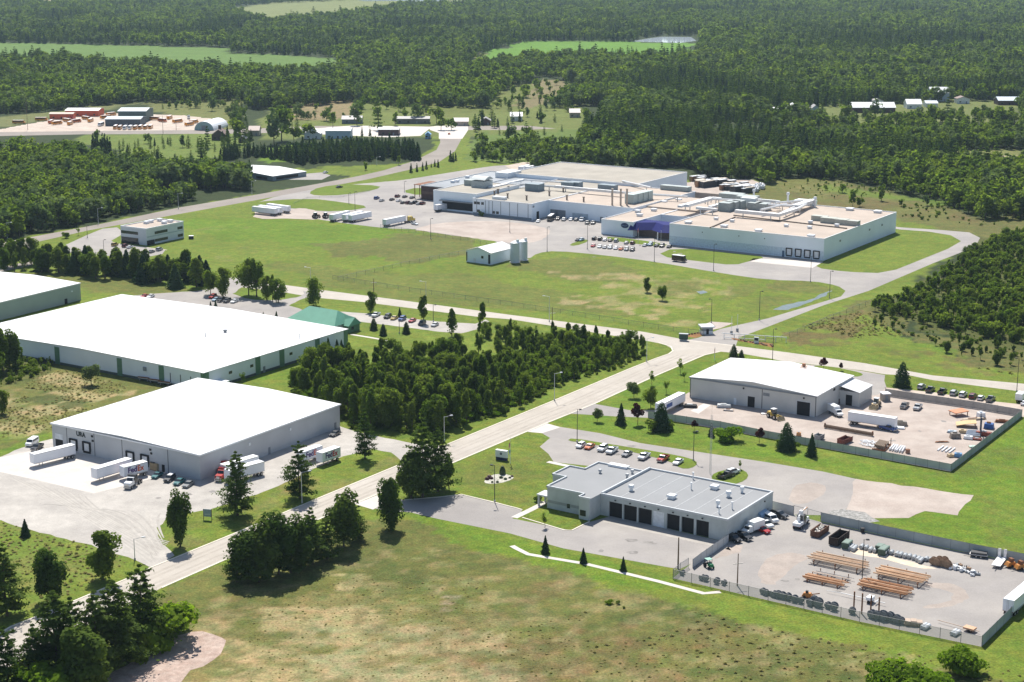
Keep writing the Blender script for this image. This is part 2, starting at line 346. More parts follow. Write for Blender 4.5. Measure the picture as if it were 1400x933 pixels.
# ------------------------------------------------------------------ paved sheets
ROADC = ground_mat('pale_road_concrete', (.40,.36,.31), (.44,.40,.35), s1=.03, s2=.25, s3=2.5, v=(.05,.07,.08), bump=.01, rough=.8)
ASPH = ground_mat('weathered_asphalt', (.285,.265,.25), (.335,.31,.285), s1=.02, s2=.2, s3=2.0, v=(.06,.07,.08), bump=.01, rough=.85)
HWY = ground_mat('highway_asphalt', (.24,.21,.185), (.27,.24,.21), s1=.02, s2=.1, s3=1.0, v=(.06,.06,.06), bump=.01, rough=.85)
GRAV = ground_mat('crushed_gravel', (.36,.335,.305), (.44,.41,.37), s1=.03, s2=.3, s3=2.0, v=(.08,.11,.12), bump=.05)
BEIGE = ground_mat('beige_gravel', (.44,.36,.30), (.50,.43,.36), s1=.05, s2=.4, s3=2.0, v=(.07,.1,.12), bump=.05)
WORN = ground_mat('worn_pinkish_gravel', (.33,.285,.25), (.37,.315,.275), s1=.06, s2=.4, s3=2.0, v=(.08,.1,.1), bump=.04)
RED = ground_mat('reddish_gravel', (.37,.31,.27), (.43,.37,.325), s1=.04, s2=.3, s3=2.0, v=(.07,.09,.1), bump=.05)
CONC = ground_mat('light_concrete', (.52,.475,.43), (.56,.52,.48), s1=.05, s2=.5, s3=2.0, v=(.04,.05,.06), bump=.01, rough=.8)
SANDM = ground_mat('pale_sand', (.58,.48,.36), (.62,.53,.42), s1=.2, s2=.8, s3=3.0, v=(.05,.08,.1), bump=.04)
LAWNM = ground_mat('mown_lawn', (.106,.160,.017), (.124,.162,.024), s1=.04, s2=.35, s3=1.7, v=(.1,.16,.36), bump=.1)
ROCKM = ground_mat('grey_rubble', (.22,.215,.20), (.36,.35,.33), s1=.5, s2=1.2, s3=3.0, v=(.2,.3,.3), bump=.3)
def smooth_loop(P, it=2):
    for _ in range(it):
        Q = []
        for i in range(len(P)):
            a, b = P[i], P[(i+1) % len(P)]; Q += [a*.75+b*.25, a*.25+b*.75]
        P = Q
    return P
def sheet(name, pts, z, m, smooth=0, jit=0, world=False):
    P = [np.array(p, float) for p in (pts if world else poly(pts))]
    if smooth: P = smooth_loop(P, smooth)
    if jit:
        Q = []
        for i in range(len(P)):
            a, b = P[i], P[(i+1) % len(P)]; n = max(1, int(np.linalg.norm(b-a)/3))
            for k in range(n): Q.append(a+(b-a)*k/n+(RG.random(2)-.5)*jit)
        P = Q
    me = bpy.data.meshes.new(name); me.from_pydata([(p[0], p[1], z) for p in P], [], [tuple(range(len(P)))]); me.update()
    if me.polygons[0].normal.z < 0: me.flip_normals()
    me.materials.append(m); o = bpy.data.objects.new(name, me); C.objects.link(o); return tag(o, kind='structure')
def strip(name, pts, wd, z0, z1, m, world=False):
    """a kerb or walk: a low wall of width wd along a line"""
    P = [np.array(p, float) for p in (pts if world else poly(pts))]; b = B()
    n = len(P); Ls = []; Rs = []
    for i in range(n):
        d = P[min(i+1, n-1)]-P[max(i-1, 0)]; d /= np.linalg.norm(d); q = np.array([-d[1], d[0]])*wd/2; Ls.append(P[i]+q); Rs.append(P[i]-q)
    vs = []
    for l, r in zip(Ls, Rs): vs += [(l[0], l[1], z0), (r[0], r[1], z0), (r[0], r[1], z1), (l[0], l[1], z1)]
    fs = []
    for i in range(n-1):
        a = 4*i
        for k in range(4): fs.append((a+k, a+(k+1) % 4, a+4+(k+1) % 4, a+4+k))
    fs += [(0, 3, 2, 1), (4*n-4, 4*n-3, 4*n-2, 4*n-1)]
    o = b.add(vs, fs).build(name, m); return tag(o, kind='structure')
RL = [(-70,910),(15,857),(61,839),(175,791),(207,776),(320,730),(435,681.6),(548,635),(612,607.6),(700,571.5),(750,551),(863,503.6),(895,491),(915,484)]
RR = [(-70,960),(60,884),(140,847),(221,804),(306,766.5),(400,726),(485,689),(628,629.5),(700,599),(747,579),(812.8,552.5),(900.5,512.4),(963,486),(985,481)]
sheet('road', RL+[(921,478),(908,471),(888,467),(850,461),(700,437),(650,433),(495,413),(440,408),(415,404.5),(383,399),(330,393),(312,384),(315,379.5),(330,384),(390,390),(442,397),(520,407),(700,431),(880,454),(941,465.5),(1002.6,472.7),(1080,482.5),(1183,497),(1275,513.5),(1400,525),(E_,534),(E_,546),(1400,536),(1275.6,520),(1245,513.8),(1210,512),(1180,507),(1106,498),(1070,494),(1050,490),(1010,483)]+RR[::-1], .012, ROADC)
sheet('road', [(912,485),(921,478),(908,471),(940,465),(1005,472.5),(1010,483.5),(985,481),(963,486)], .02, ROADC)
KM = mat('kerb_concrete', (.66,.6,.5), .8, var=.08, scale=.5)
strip('kerb', RL+[(920,480),(917,474),(900,469)], .45, 0, .1, KM); strip('kerb', RR[6:8]+RR[8:], .45, 0, .1, KM); strip('kerb', RR[3:7], .45, 0, .1, KM)
strip('kerb', [(930,464),(975,469.5),(1006,473.2)], .5, .0, .035, KM)
# highway and its cross road
sheet('highway', [(W,348),(45,324),(135,307),(245,284),(350,266.5),(432,252),(490,241),(525,233),(567,220),(597,205),(602,195),(600,182),(590,177),(440,180),(330,183),(112,184),(W,188),(W,182),(112,179.5),(310,177.5),(435,172.5),(600,173),(720,172),(760,176),(715,178),(640,178),(632,182),(630,192),(622,207),(600,222),(557,233),(500,246),(440,257),(350,274),(250,292),(120,315.5),(47,332),(40,336),(47,352),(44,363),(0,372),(W,386),(W,376),(0,366),(28,360),(30,348),(W,368)], .014, HWY)
sheet('intersection', [(586,174),(600,172),(640,172),(640,178),(632,190),(600,190),(600,182),(588,178)], .02, CONC)
# factory grounds
sheet('parking_lot', [(352,275),(432,256.5),(548,247),(647,231),(683,226),(722,226),(760,240),(1000,262),(1112,350),(1126,357.2),(1112,366),(1157,372),(1200,373.5),(1170,392),(1156,398),(1147,391),(1112,384.5),(1050,383),(987,374),(895,358),(825,349),(760,343),(735,346),(722,355),(700,352),(690,335),(640,316),(562,313.5),(527,312.5),(455,303.5),(400,294),(352,285)], .012, ASPH, smooth=1)
sheet('road', [(935,466),(955,462),(985,450),(1050,435.5),(1150,405.5),(1156,398),(1130,380),(1157,372),(1200,373.5),(1225,369),(1296,340.5),(1314,330),(1300,322),(1270,317),(1230,314),(1180,306),(1180,304),(1230,311),(1290,315),(1325,318),(1340,325.5),(1333,338),(1275,360.5),(1187.5,398),(1125,418),(1050,447),(1010,462),(1006,473)], .016, ASPH)
sheet('loading_apron', [(1030,353.5),(1126,358),(1111,366.5),(1060,361.5),(1024,357.5)], .024, CONC)
for p in ([(896,350),(922,338.5),(1010,347),(1050,351.5),(1024,357.5),(1004,363),(962,358.5)], [(340,277),(421,271),(470,277),(507,283),(480,288),(440,289.5),(400,284.5),(355,285)], [(421,264),(436,256),(470,252),(522,254),(514,260),(470,267),(432,268)], [(514,244),(545,237),(580,232),(625,232.5),(590,240),(548,247),(522,249)], [(548,262),(572,256),(600,262),(575,268)], [(829,322.5),(915,334),(905,338),(872,334),(832,328.5)], [(776,335),(800,327),(806,330),(786,337)]):
    sheet('lawn', p, .024, LAWNM, smooth=1)
sheet('bare_soil', [(396,287),(412,284),(440,290),(462,292),(440,301),(400,299),(345,300),(350,285)], .026, RED, smooth=1, jit=1.5)
sheet('bare_soil', [(560,314),(600,305),(650,302),(705,304),(745,311),(753,318),(745,327),(725,333),(690,332),(640,325),(590,318)], .026, RED, smooth=1, jit=1.5)
sheet('gravel_yard', [(925,255),(960,243),(1030,246),(1050,252),(1012,270),(960,268)], .02, RED, jit=3)
sheet('gravel_yard', [(690,227),(715,222),(760,223),(745,232),(700,232)], .02, BEIGE)
# office
sheet('parking_lot', [(90,335),(118,322),(140,313),(160,311),(170,319),(152,329.5),(160,333.5),(185,336.5),(226,342),(222,347.5),(192,353.5),(94,346)], .012, ASPH)
strip('kerb', [(160,333.5),(185,336.8),(228,342.3)], .6, 0, .12, KM)
sheet('parking_lot', [(350,243),(400,246),(440,246),(452,240),(440,236),(415,238)], .012, ASPH)
# green-roofed office and its gravel lots
sheet('gravel_lot', [(185,404),(210,402),(270,398),(297,393),(312,381),(329,379.5),(332,392),(318,402),(330,406),(380,409),(405,407),(416,402),(414,398),(440,402),(425,405),(410,410),(395,418),(420,426),(420,440),(330,425),(190,415)], .018, ASPH, jit=1)
sheet('lawn', [(322,402),(335,396),(370,398),(412,404),(398,408),(378,411),(340,410)], .026, LAWNM, smooth=1)
sheet('gravel_lot', [(462,426),(500,428.5),(560,436),(600,440),(650,443),(664,437),(670,440),(655,450),(630,456),(602,454),(550,447),(490,440)], .012, GRAV, jit=.6)
strip('path', [(480,457.5),(505,461.5),(530,466)], 1.6, 0, .03, CONC)
# warehouse yard by the main road
sheet('gravel_yard', [(-80,690),(0,712),(45,726),(125,746),(185,766),(206,777),(240,760),(216,738),(214,723),(228,709),(300,693),(350,676),(400,656),(430,641),(470,624),(510,614),(535,619),(552,634),(606,610),(562,606),(515,597),(485,590),(465,583),(400,600),(272,640),(72,600),(30,612),(0,625),(-80,650)], .012, GRAV, jit=.8)
sheet('concrete_apron', [(-60,640),(0,626),(45,616),(100,614),(210,640),(232,648),(180,662),(128,675),(60,659),(0,645.5),(-60,648)], .018, CONC)
# utility yard and lots
sheet('parking_lot', [(720,590.5),(747,579.5),(766,584),(820,592.5),(875,606),(1050,632.5),(1125,645),(1170,655),(1180,662),(1165,690),(1145,705),(1085,704),(1050,690),(880,650),(830,640),(757,632),(750,621),(738,611),(752,599),(740,592)], .012, ASPH)
sheet('concrete_apron', [(719,590.5),(747.6,579),(766,584.5),(741,592.5)], .02, CONC)
strip('path', [(749,631.5),(765,635),(790,640)], 1.8, 0, .03, CONC)
sheet('gravel_lot', [(1168,655),(1250,666),(1332,678),(1320,690),(1310,705),(1262,699),(1244,709),(1203,709),(1150,706),(1160,690)], .018, RED, jit=1)
sheet('gravel_lot', [(1080,672),(1095,661),(1115,659),(1132,666),(1122,680),(1095,690),(1078,688)], .02, WORN, smooth=1, jit=1)
sheet('rubble', [(1135,700),(1155,696),(1180,700),(1205,713),(1185,715),(1140,712)], .022, ROCKM, jit=1)
sheet('traffic_island', [(775,603),(782,599),(830,607),(900,618),(945,627),(955,634),(945,641),(930,641),(920,632),(860,617),(800,606)], .06, LAWNM, smooth=1)
sheet('traffic_island', [(972,650),(985,644),(1010,640),(1024,648),(1020,657),(1000,664),(975,660)], .06, LAWNM, smooth=1)
sheet('driveway', [(485,689.5),(515,677.5),(553,684),(631,676.5),(676,686),(706,695),(714,698),(708,706),(700,709),(754,720),(782,726),(806,714),(835,706),(900,725),(996,741),(945,771),(930,778),(917,776.5),(770,750),(697,729.5),(600,710),(560,700.5),(530,699)], .012, ASPH)
sheet('concrete_apron', [(485,689.5),(515,677.5),(532,684),(510,697)], .02, CONC)
strip('kerb', [(660,683.5),(706,695),(714,697.5)], .4, 0, .12, KM); strip('kerb', [(714,708),(754,720),(772,725.5),(782,725.5),(806,713.5)], .4, 0, .12, KM); strip('kerb', [(553,684),(600,680),(631,676.5),(660,683.5)], .4, 0, .12, KM)
sheet('concrete_apron', [(824,714),(1000,753),(990,741),(835,705)], .02, ground_mat('apron_concrete', (.36,.335,.30), (.40,.37,.335), s1=.1, v=(.05,.06,.06), bump=.01))
strip('path', [(703,708),(724,698),(740,690),(744,686)], 2.0, 0, .03, CONC); strip('path', [(700,746.5),(706,750),(722,758),(800,771),(900,795),(962,811.5),(985,809.5)], 1.5, 0, .03, CONC)
sheet('storage_yard', [(920,791),(945,771),(996,741),(1056,696),(1085,704),(1122,714),(1325,757),(1400,771),(1452,781),(1400,827),(1342,884.5),(1175,850),(1050,821)], .014, ASPH)
for p in ([(1036,780),(1045,765),(1065,756),(1095,757),(1105,763),(1080,780),(1060,800),(1042,800)], [(1255,800),(1290,795),(1325,808),(1320,823),(1290,832),(1250,832),(1300,822),(1308,810)], [(1000,742),(1018,748),(1012,756),(985,763),(975,764)]):
    sheet('worn_gravel', p, .02, WORN, smooth=2, jit=1)
sheet('sand_strip', [(1150,746),(1165,748),(1265,773),(1280,778),(1262,778),(1200,763),(1165,757)], .02, SANDM, jit=.6)
# grey metal building and its yard
sheet('storage_yard', [(773,567),(813,552.5),(860,561),(905,561),(941,537),(1100,520),(1150,503.5),(1181,508),(1210,513),(1207,521),(1212,530),(1235,535),(1280,537),(1330,546),(1400,553.5),(E_,563),(E_,577),(1397,570),(1300,645),(1118,611.5),(923,576.5),(885,571.5),(840,569.5),(783,566)], .012, RED)
sheet('driveway', [(773,567),(813,552.5),(860,561),(905,561),(925,572),(885,571.5),(840,569.5),(783,566)], .018, ASPH); sheet('driveway', [(1065,495),(1110,499),(1150,504),(1181,509),(1210,513),(1209,521),(1212,530),(1200,540),(1150,545),(1090,512)], .018, ASPH)
sheet('driveway', [(1210,530),(1280,537),(1330,546),(1400,553.5),(E_,563),(E_,577),(1396,568),(1212,538)], .018, BEIGE)
sheet('lawn', [(1108,500),(1130,501),(1150,504),(1176,509.5),(1181,513),(1170,516),(1130,512)], .026, LAWNM, smooth=1); sheet('lawn', [(1036,488),(1052,490),(1068,494),(1070,498),(1040,497)], .026, LAWNM, smooth=1)
sheet('concrete_slab', [(944,562),(962,552),(972,554),(955,566)], .02, CONC)
# bus depot, roadside lots, far water
sheet('gravel_yard', [(W,180),(0,177),(60,166),(100,157),(160,155),(250,158),(310,165),(300,178),(115,181),(60,183),(0,186)], .012, BEIGE, jit=4); sheet('gravel_lot', [(430,176),(480,172),(560,173),(590,174),(575,186),(530,188),(440,184)], .018, CONC)
sheet('bare_soil', [(1356,217),(1400,214),(E_,214),(E_,228),(1372,229)], .02, RED, jit=5)
WAT = mat('still_water', (.55,.62,.70), .08, var=.04, scale=.02, spec=.8)
sheet('pond', [(862,57),(885,53),(905,50.5),(945,51),(952,56),(930,59)], .05, WAT); sheet('lake', [(478,-1),(560,-1.5),(615,-3),(600,3.5),(545,1.5),(500,2)], .05, WAT)
DW = mat('shallow_ditch_water', (.13,.16,.15), .3, var=.35, scale=.5, spec=.3)
sheet('ditch_water', [(1056,424),(1075,416),(1100,412),(1112,408),(1125,401),(1138,397),(1128,405),(1112,411),(1098,417),(1078,424)], .02, DW, jit=1.2); sheet('puddle', [(952,399),(962,397.5),(968,400),(958,402.5)], .02, DW)
sheet('bare_soil', [(960,445),(972,440),(1003,442),(985,449),(970,452)], .018, RED); sheet('mulch_bed', [(997,461),(1003,465),(1035,471),(1058,476),(1056,470),(1020,466)], .018, ground_mat('bark_mulch', (.27,.13,.055), (.22,.12,.05), s1=.5, v=(.1,.2,.2), bump=.05), jit=.6); sheet('mulch_bed', [(930,460),(950,457),(968,452),(964,458),(950,462)], .018, MATS['bark_mulch'], jit=.6)
sheet('gravel_path', [(60,1010),(140,933),(185,900),(225,875),(255,864),(290,863),(312,872),(300,892),(282,905),(250,925),(232,960),(200,1010)], .014, ground_mat('pinkish_gravel', (.37,.275,.23), (.42,.33,.28), s1=.2, s2=.8, s3=3.0, v=(.12,.18,.2), bump=.08), smooth=1, jit=2.4)
sheet('rock_bed', [(661,658),(672,649),(690,648),(703,652),(700,656),(685,661),(665,662)], .03, ground_mat('white_stones', (.34,.33,.27), (.5,.48,.42), s1=.6, v=(.15,.25,.3), bump=.15), smooth=1)

# tyre tracks worn into the gravel: thin arcs a little lighter or darker than the ground they cross
TRK = [ground_mat('pale_tyre_track', (.43,.40,.36), s1=.2, v=(.08,.1,.1), bump=0), ground_mat('dark_tyre_track', (.375,.35,.315), s1=.2, v=(.08,.1,.1), bump=0)]
def track(p0, p1, p2, wd, m, z):
    a, b_, c = (np.array(G(*p)[:2]) for p in (p0, p1, p2)); pts = [(1-t)**2*a+2*t*(1-t)*b_+t*t*c for t in np.linspace(0, 1, 18)]
    L_, R_ = [], []
    for i, p in enumerate(pts):
        d = pts[min(i+1, 17)]-pts[max(i-1, 0)]; d /= np.linalg.norm(d); q = np.array([-d[1], d[0]])*wd*(.3+.7*math.sin(math.pi*(i+.5)/18))/2; L_.append(p+q); R_.append(p-q)
    sheet('tyre_track', L_+R_[::-1], z, m, world=True)
for i in range(16):
    o = i*3.2; track((10+o*2.2, 652+o*.55), (100+o*1.2, 690+o*.7), (205+o*.55, 770-o*.6), .5+.5*RG.random(), TRK[i % 2], .022+.0015*i)
for i in range(9):
    o = i*5; track((60+o*4, 690+o*.3), (170+o, 690+o*.5), (212+o*.3, 768-o*.8), .4+.5*RG.random(), TRK[(i+1) % 2], .05+.0015*i)

# tyre-darkened lanes and repair patches on the paving
LANE = ground_mat('tyre_darkened_road', (.385,.347,.30), s1=.1, v=(.08,.1,.1), bump=0); PATCH = ground_mat('asphalt_patch', (.25,.235,.22), s1=.2, v=(.1,.1,.1), bump=0); STAIN = ground_mat('oil_stain', (.235,.22,.205), s1=.3, v=(.3,.3,.2), bump=0)
base_ = [np.array(G(*p)[:2]) for p in RR[1:-1]]
for k_, off in enumerate((1.6, 3.4, 6.4, 8.2)):
    L_, R_ = [], []
    for i, p in enumerate(base_):
        d = base_[min(i+1, len(base_)-1)]-base_[max(i-1, 0)]; d /= np.linalg.norm(d); q = np.array([-d[1], d[0]]); w_ = .35+.25*RG.random(); L_.append(p+q*(off+w_)); R_.append(p+q*(off-w_))
    sheet('wheel_lane', L_+R_[::-1], .017, LANE, world=True)
for i in range(40):
    (x0, x1, y0, y1) = [(1070,1290,772,815),(790,895,606,622),(800,900,724,758),(1180,1330,570,620),(760,1000,335,352),(530,590,288,306),(230,330,404,416),(150,300,640,690)][i % 8]
    px, py = x0+(x1-x0)*RG.random(), y0+(y1-y0)*RG.random(); g = G(px, py); r_ = .4+.8*RG.random()
    sheet('oil_stain', [(g.x+r_*math.cos(t)*(.6+.6*RG.random())*(1.6 if i % 3 else .8), g.y+r_*math.sin(t)*(.6+.6*RG.random())) for t in np.linspace(0, 6.28, 13)[:-1]], .030+.0006*i, STAIN if i % 3 else PATCH, world=True)
# ------------------------------------------------------------------ trees
LM = {'pine': leaf_mat('pine_needles', (.050,.090,.022), (.112,.158,.038), .38, .05), 'spruce': leaf_mat('spruce_needles', (.028,.060,.028), (.064,.105,.042), .28, .08),
      'leafy': leaf_mat('summer_leaves', (.078,.132,.022), (.175,.222,.042), .5, .05), 'aspen': leaf_mat('light_leaves', (.100,.160,.027), (.200,.256,.052), .52, .06),
      'maple': leaf_mat('purple_leaves', (.055,.018,.022), (.100,.034,.034), .3, .08), 'shrub': leaf_mat('bush_leaves', (.095,.18,.014), (.165,.24,.028), .48, .1),
      'dull': leaf_mat('dull_leaves', (.076,.122,.046), (.152,.194,.084), .42, .05), 'dense': leaf_mat('dense_pine_needles', (.050,.092,.020), (.118,.164,.036), .38, .05), 'weed': leaf_mat('dry_weeds', (.20,.20,.06), (.36,.31,.15), .4, .3)}
BARK = mat('bark', (.10,.075,.055), .9, var=.3, scale=6, bump=.02)
def cards(Cn, size, Nr, jit=.5, asp=1.0):
    """one small leaf-clump face per point, facing roughly outwards from its clump"""
    n = len(Cn); N = Nr+RG.normal(size=(n, 3))*jit; N /= np.linalg.norm(N, axis=1)[:, None]+1e-9
    A = np.cross(N, RG.normal(size=(n, 3))); A /= np.linalg.norm(A, axis=1)[:, None]; Bv = np.cross(N, A)
    s = (size*(.6+.8*RG.random(n)))[:, None]/2; A = A*s; Bv = Bv*s*asp
    V = np.stack([Cn-A-Bv*.6, Cn+A*.5-Bv, Cn+A+Bv*.5, Cn-A*.4+Bv], 1).reshape(-1, 3)
    return V, np.arange(4*n).reshape(n, 4)
def crown_leafy(h, r, n, size, base=.22, lobes=11, narrow=1.0, jit=.5, up=.2):
    """clumps of leaves round many lobes, open between them"""
    hh = h*(1-base)/2; cz = h*base+hh; pts = []; nrm = []
    for k in range(lobes):
        u = RG.normal(size=3); u /= np.linalg.norm(u); q = RG.random()**.4*.72
        c = np.array([u[0]*r*q, u[1]*r*q, cz+u[2]*hh*q*1.08]); lr = r*(.30+.28*RG.random())
        m = n//lobes; d = RG.normal(size=(m, 3)); d[:, 2] += .25; d /= np.linalg.norm(d, axis=1)[:, None]
        rr = .5+.5*RG.random((m, 1))**.6; e = d*lr*rr; e[:, 2] *= min(1.25, hh/r*.8)
        pts.append(c+e); nrm.append(d+np.array([0, 0, up]))
    P = np.concatenate(pts); N = np.concatenate(nrm); k = P[:, 2] > h*base*.55; P, N = P[k], N[k]; t = np.clip((P[:, 2]-h*base)/(h*(1-base)), 0, 1)
    if narrow < 1: P[:, :2] *= (1-(1-narrow)*t)[:, None]
    return cards(P, size, N, jit)
def crown_pine(h, r, n, size, base=.1, whorls=15):
    pts = []; nrm = []
    for k in range(whorls):
        t = k/(whorls-1); z = h*(base+(1-base)*t*.97); L = r*(1-t)**.62*(.72+.5*RG.random())+.25; nb = 6 if t < .8 else 4; a0 = RG.random()*6.28
        for j in range(nb):
            a = a0+6.28*j/nb+RG.normal()*.25; LL = L*(.5+.65*RG.random()); m = max(4, int(n/whorls/nb*(.5+1.1*(1-t))))
            s = .2+.85*RG.random(m)**.7; w = .11*LL*(.4+s)
            x = np.cos(a)*s*LL+RG.normal(size=m)*w; y = np.sin(a)*s*LL+RG.normal(size=m)*w; dz = RG.normal(size=m)
            pts.append(np.stack([x, y, z-.05*LL+s*LL*.22+dz*.06*LL], 1)); nrm.append(np.stack([np.cos(a)*.55+0*x, np.sin(a)*.55+0*x, .75+.35*dz], 1))
    return cards(np.concatenate(pts), size*1.2, np.concatenate(nrm), .42, .5)
def crown_spruce(h, r, n, size, base=.03, power=.9):
    t = 1-RG.random(n)**.55; a = RG.random(n)*6.28; nl = 13; k = np.clip((t*nl).astype(int), 0, nl-1)
    per = (.78+.4*RG.random((nl, 9)))[k, (a/6.28*9).astype(int) % 9]; f = t*nl-k
    rad = r*(1-t)**power*per*(1.08-.42*f)*(.5+.5*RG.random(n)**.5)+.05; z = h*(base+(1-base)*t)-rad*.15
    P = np.stack([np.cos(a)*rad, np.sin(a)*rad, np.maximum(z, .05)], 1); N = np.stack([np.cos(a), np.sin(a), .65+0*a], 1)
    return cards(P, size, N, .45, .9)
def trunk_mb(h, r, top=.75, limbs=5, spread=.5, cr=2.):
    b = B(); p0 = Vector((0, 0, 0)); k = 4
    for i in range(k):
        p1 = Vector((RG.normal()*.03*h*.3, RG.normal()*.03*h*.3, h*top*(i+1)/k)); b.tube(p0, p1, r*(1-.8*i/k), r*(1-.8*(i+1)/k), 6); p0 = p1
    for i in range(limbs):
        z = h*(.25+.45*RG.random()); a = RG.random()*6.28; L = cr*(.5+.4*RG.random()); b.tube((0, 0, z*.98), (math.cos(a)*L, math.sin(a)*L, z+L*spread), r*.35, r*.08, 4)
    return b
PROTO = {}
def proto(key, kind, h, r, n, size, **k):
    fn = {'dense': crown_leafy, 'pine': crown_pine, 'spruce': crown_spruce}.get(kind, crown_leafy); PROTO[key] = dict(kind=kind, h=h, r=r, n=n, size=size, k=k, fn=fn, crown=None)
    return key
# close trees: fine leaf clumps
for i in range(3):
    proto(f'pine{i}', 'pine', 17, 4.0+.35*i, 6500, .46, whorls=[13,17,11][i]); proto(f'leafy{i}', 'leafy', 11, 3.1+.3*i, 3600, .42, base=.05, lobes=17+2*i)
    proto(f'aspen{i}', 'aspen', 11, 2.1+.25*i, 2600, .38, base=.12, lobes=15, narrow=.55); proto(f'grove{i}', 'leafy', 11.5, 2.3+.25*i, 2400, .42, base=.10, lobes=16, narrow=.55)
for i in range(2):
    proto(f'spruce{i}', 'spruce', 8, 2.0+.25*i, 2600, .34); proto(f'maple{i}', 'maple', 5, 1.5, 1300, .30, base=.25, lobes=10); proto(f'round{i}', 'dull', 8, 3.0, 3200, .36, base=.16, lobes=16)
    proto(f'sapling{i}', 'aspen', 5.5, 1.3, 520, .26, base=.3, lobes=9); proto(f'shrub{i}', 'shrub', 3, 2.6, 2200, .32, base=.0, lobes=14); proto(f'bush{i}', 'leafy', 2.6, 1.6, 900, .28, base=.0, lobes=9)
    proto(f'jack{i}', 'dense', 12, 3.6+.3*i, 6000, .42, base=.0, lobes=26, narrow=.72); proto(f'cone{i}', 'spruce', 8, 3.0, 2600, .38, power=.55)
# far trees: the same crowns in coarser clumps
for i in range(3):
    proto(f'farbig{i}', ['leafy','aspen','dull'][i], 15, 6.2, 380, 1.5, base=.05, lobes=12); proto(f'farleafy{i}', 'leafy', 13, 4.2+.4*i, 260, 1.35, base=.08, lobes=9); proto(f'fardull{i}', 'dull', 13, 4.0+.4*i, 240, 1.35, base=.08, lobes=9); proto(f'faraspen{i}', 'aspen', 12, 3.2, 230, 1.2, base=.06, lobes=9, narrow=.6)
    proto(f'farpine{i}', 'pine', 16, 3.3, 260, 1.25, base=.1, whorls=9); proto(f'farspruce{i}', 'spruce', 13, 2.6, 210, 1.2)
for i in range(3): proto(f'tuft{i}', 'weed', .8, .8, 50, .30, base=.0, lobes=5, jit=.35, up=2.2)
def build_tree(key):
    p = PROTO[key]
    if p['crown'] is None:
        V, F = p['fn'](p['h'], p['r'], p['n'], p['size'], **p['k'])
        o = npmesh('crown', V, F, LM[p['kind']]); t = trunk_mb(p['h'], p['h']*.017, .8 if p['kind'] in ('pine', 'spruce', 'dense') else .6, 0 if p['n'] < 400 or p['kind'] in ('pine','spruce','dense') else 5, .6, p['r']).build('trunk', BARK)
        p['crown'], p['trunk'], p['first'] = o, t, True
    return p
STUFF = {}
TREES = []   # (x, y, key, height, yaw, width, name, label, cat, group)
def tree(x, y, key, h, label, group=None, name='tree', cat='tree', wd=1.0):
    TREES.append((x, y, key, h, RG.random()*6.28, wd, name, label, cat, group))
def tp(bx, by, ty, key, label, group=None, name='tree', cat='tree', wd=1.0):
    g = G(bx, by); tree(g.x, g.y, key, HT(bx, by, ty), label, group, name, cat, wd)
FP = 'pines at the lower left by the road'
for i, (bx, by, ty, key, lb) in enumerate([(10,842,742,'pine0','tall pine left of the road in the corner, next to a denser pine'), (70,822,748,'jack0','broad dense pine on the left verge, just short of the road'), (141,793,723,'leafy0','rounded tree on the left verge beside the gravel entrance'), (35,734,709,'spruce0','small cone-shaped conifer at the edge of the gravel yard'),
    (80,938,806,'pine1','tall pine second from the left in the roadside cluster'), (102,928,815,'pine2','ragged pine in the middle of the roadside cluster'), (135,925,806,'pine0','tallest pine at the centre of the roadside cluster'), (160,912,792,'pine1','pine with a pointed top beside the pinkish gravel path'), (196,886,770,'pine2','pine at the right end of the roadside cluster with a high crown'),
    (50,946,852,'pine0','shorter pine among tall pines at the road edge'), (12,955,855,'pine2','dark pine in the very corner of the view'), (115,955,850,'jack1','low branching pine in front of the roadside cluster'), (175,900,842,'jack0','squat pine at the foot of the roadside cluster')]):
    tp(bx, by, ty, key, lb, FP, 'pine_tree', 'pine tree', 1.22)
for bx, by, ty, key, lb in [(215,882,822,'shrub0','bright green bush leaning out from the roadside pines'), (240,866,833,'shrub1','low leafy bush nearest the pinkish gravel path end'), (190,905,868,'bush0','small bush between roadside pines and pinkish path'), (70,960,905,'shrub1','light green bush under the corner pines')]:
    tp(bx, by, ty, key, lb, None, 'bush', 'bush')
for bx, by, ty, key, lb in [(325,705,616,'pine1','tall pine on the verge beside the gravel yard, red trucks behind it'), (410,681,602,'pine2','tall pine standing in front of two parked white trailers'), (578,680,570,'pine0','biggest pine of the clump at the utility driveway mouth'), (599,672,584,'pine1','second big pine in the clump by the utility driveway'), (562,682,612,'jack1','low wide pine at the left of the driveway clump')]:
    tp(bx, by, ty, key, lb, None, 'pine_tree', 'pine tree', 1.05)
for bx, by, ty, key, lb in [(247,748,668,'jack0','dense rounded tree at the corner of the gravel entrance'), (534,724,646,'jack1','dense upright tree alone between the two sides of the driveway mouth'), (499,628,554,'pine0','tall dark tree on its own beside the narrow side entrance'), (614,668,618,'aspen0','slim light tree at the right of the pine clump'), (125,527,495,'round0','round dark green tree alone in the tan field'), (4,566,532,'leafy0','dark bushy tree at the left edge of the tan field')]:
    tp(bx, by, ty, key, lb, None, 'broadleaf_tree', 'tree', .78 if key[:4] in ('jack', 'pine') else 1)
for bx, by, ty in [(324,796,733),(338,792,718),(354,796,729),(367,791,712),(381,786,696),(398,783,714),(413,779,703),(427,772,693),(447,764,704),(470,748,669),(486,738,688)]:
    tp(bx, by, ty, random.choice(['jack0','jack1','pine0','pine1','pine2']), 'bushy pine in the tight roadside row between the road and the dry field', 'roadside row of bushy pines', 'pine_tree', 'pine tree', 1.18)
BARE = []
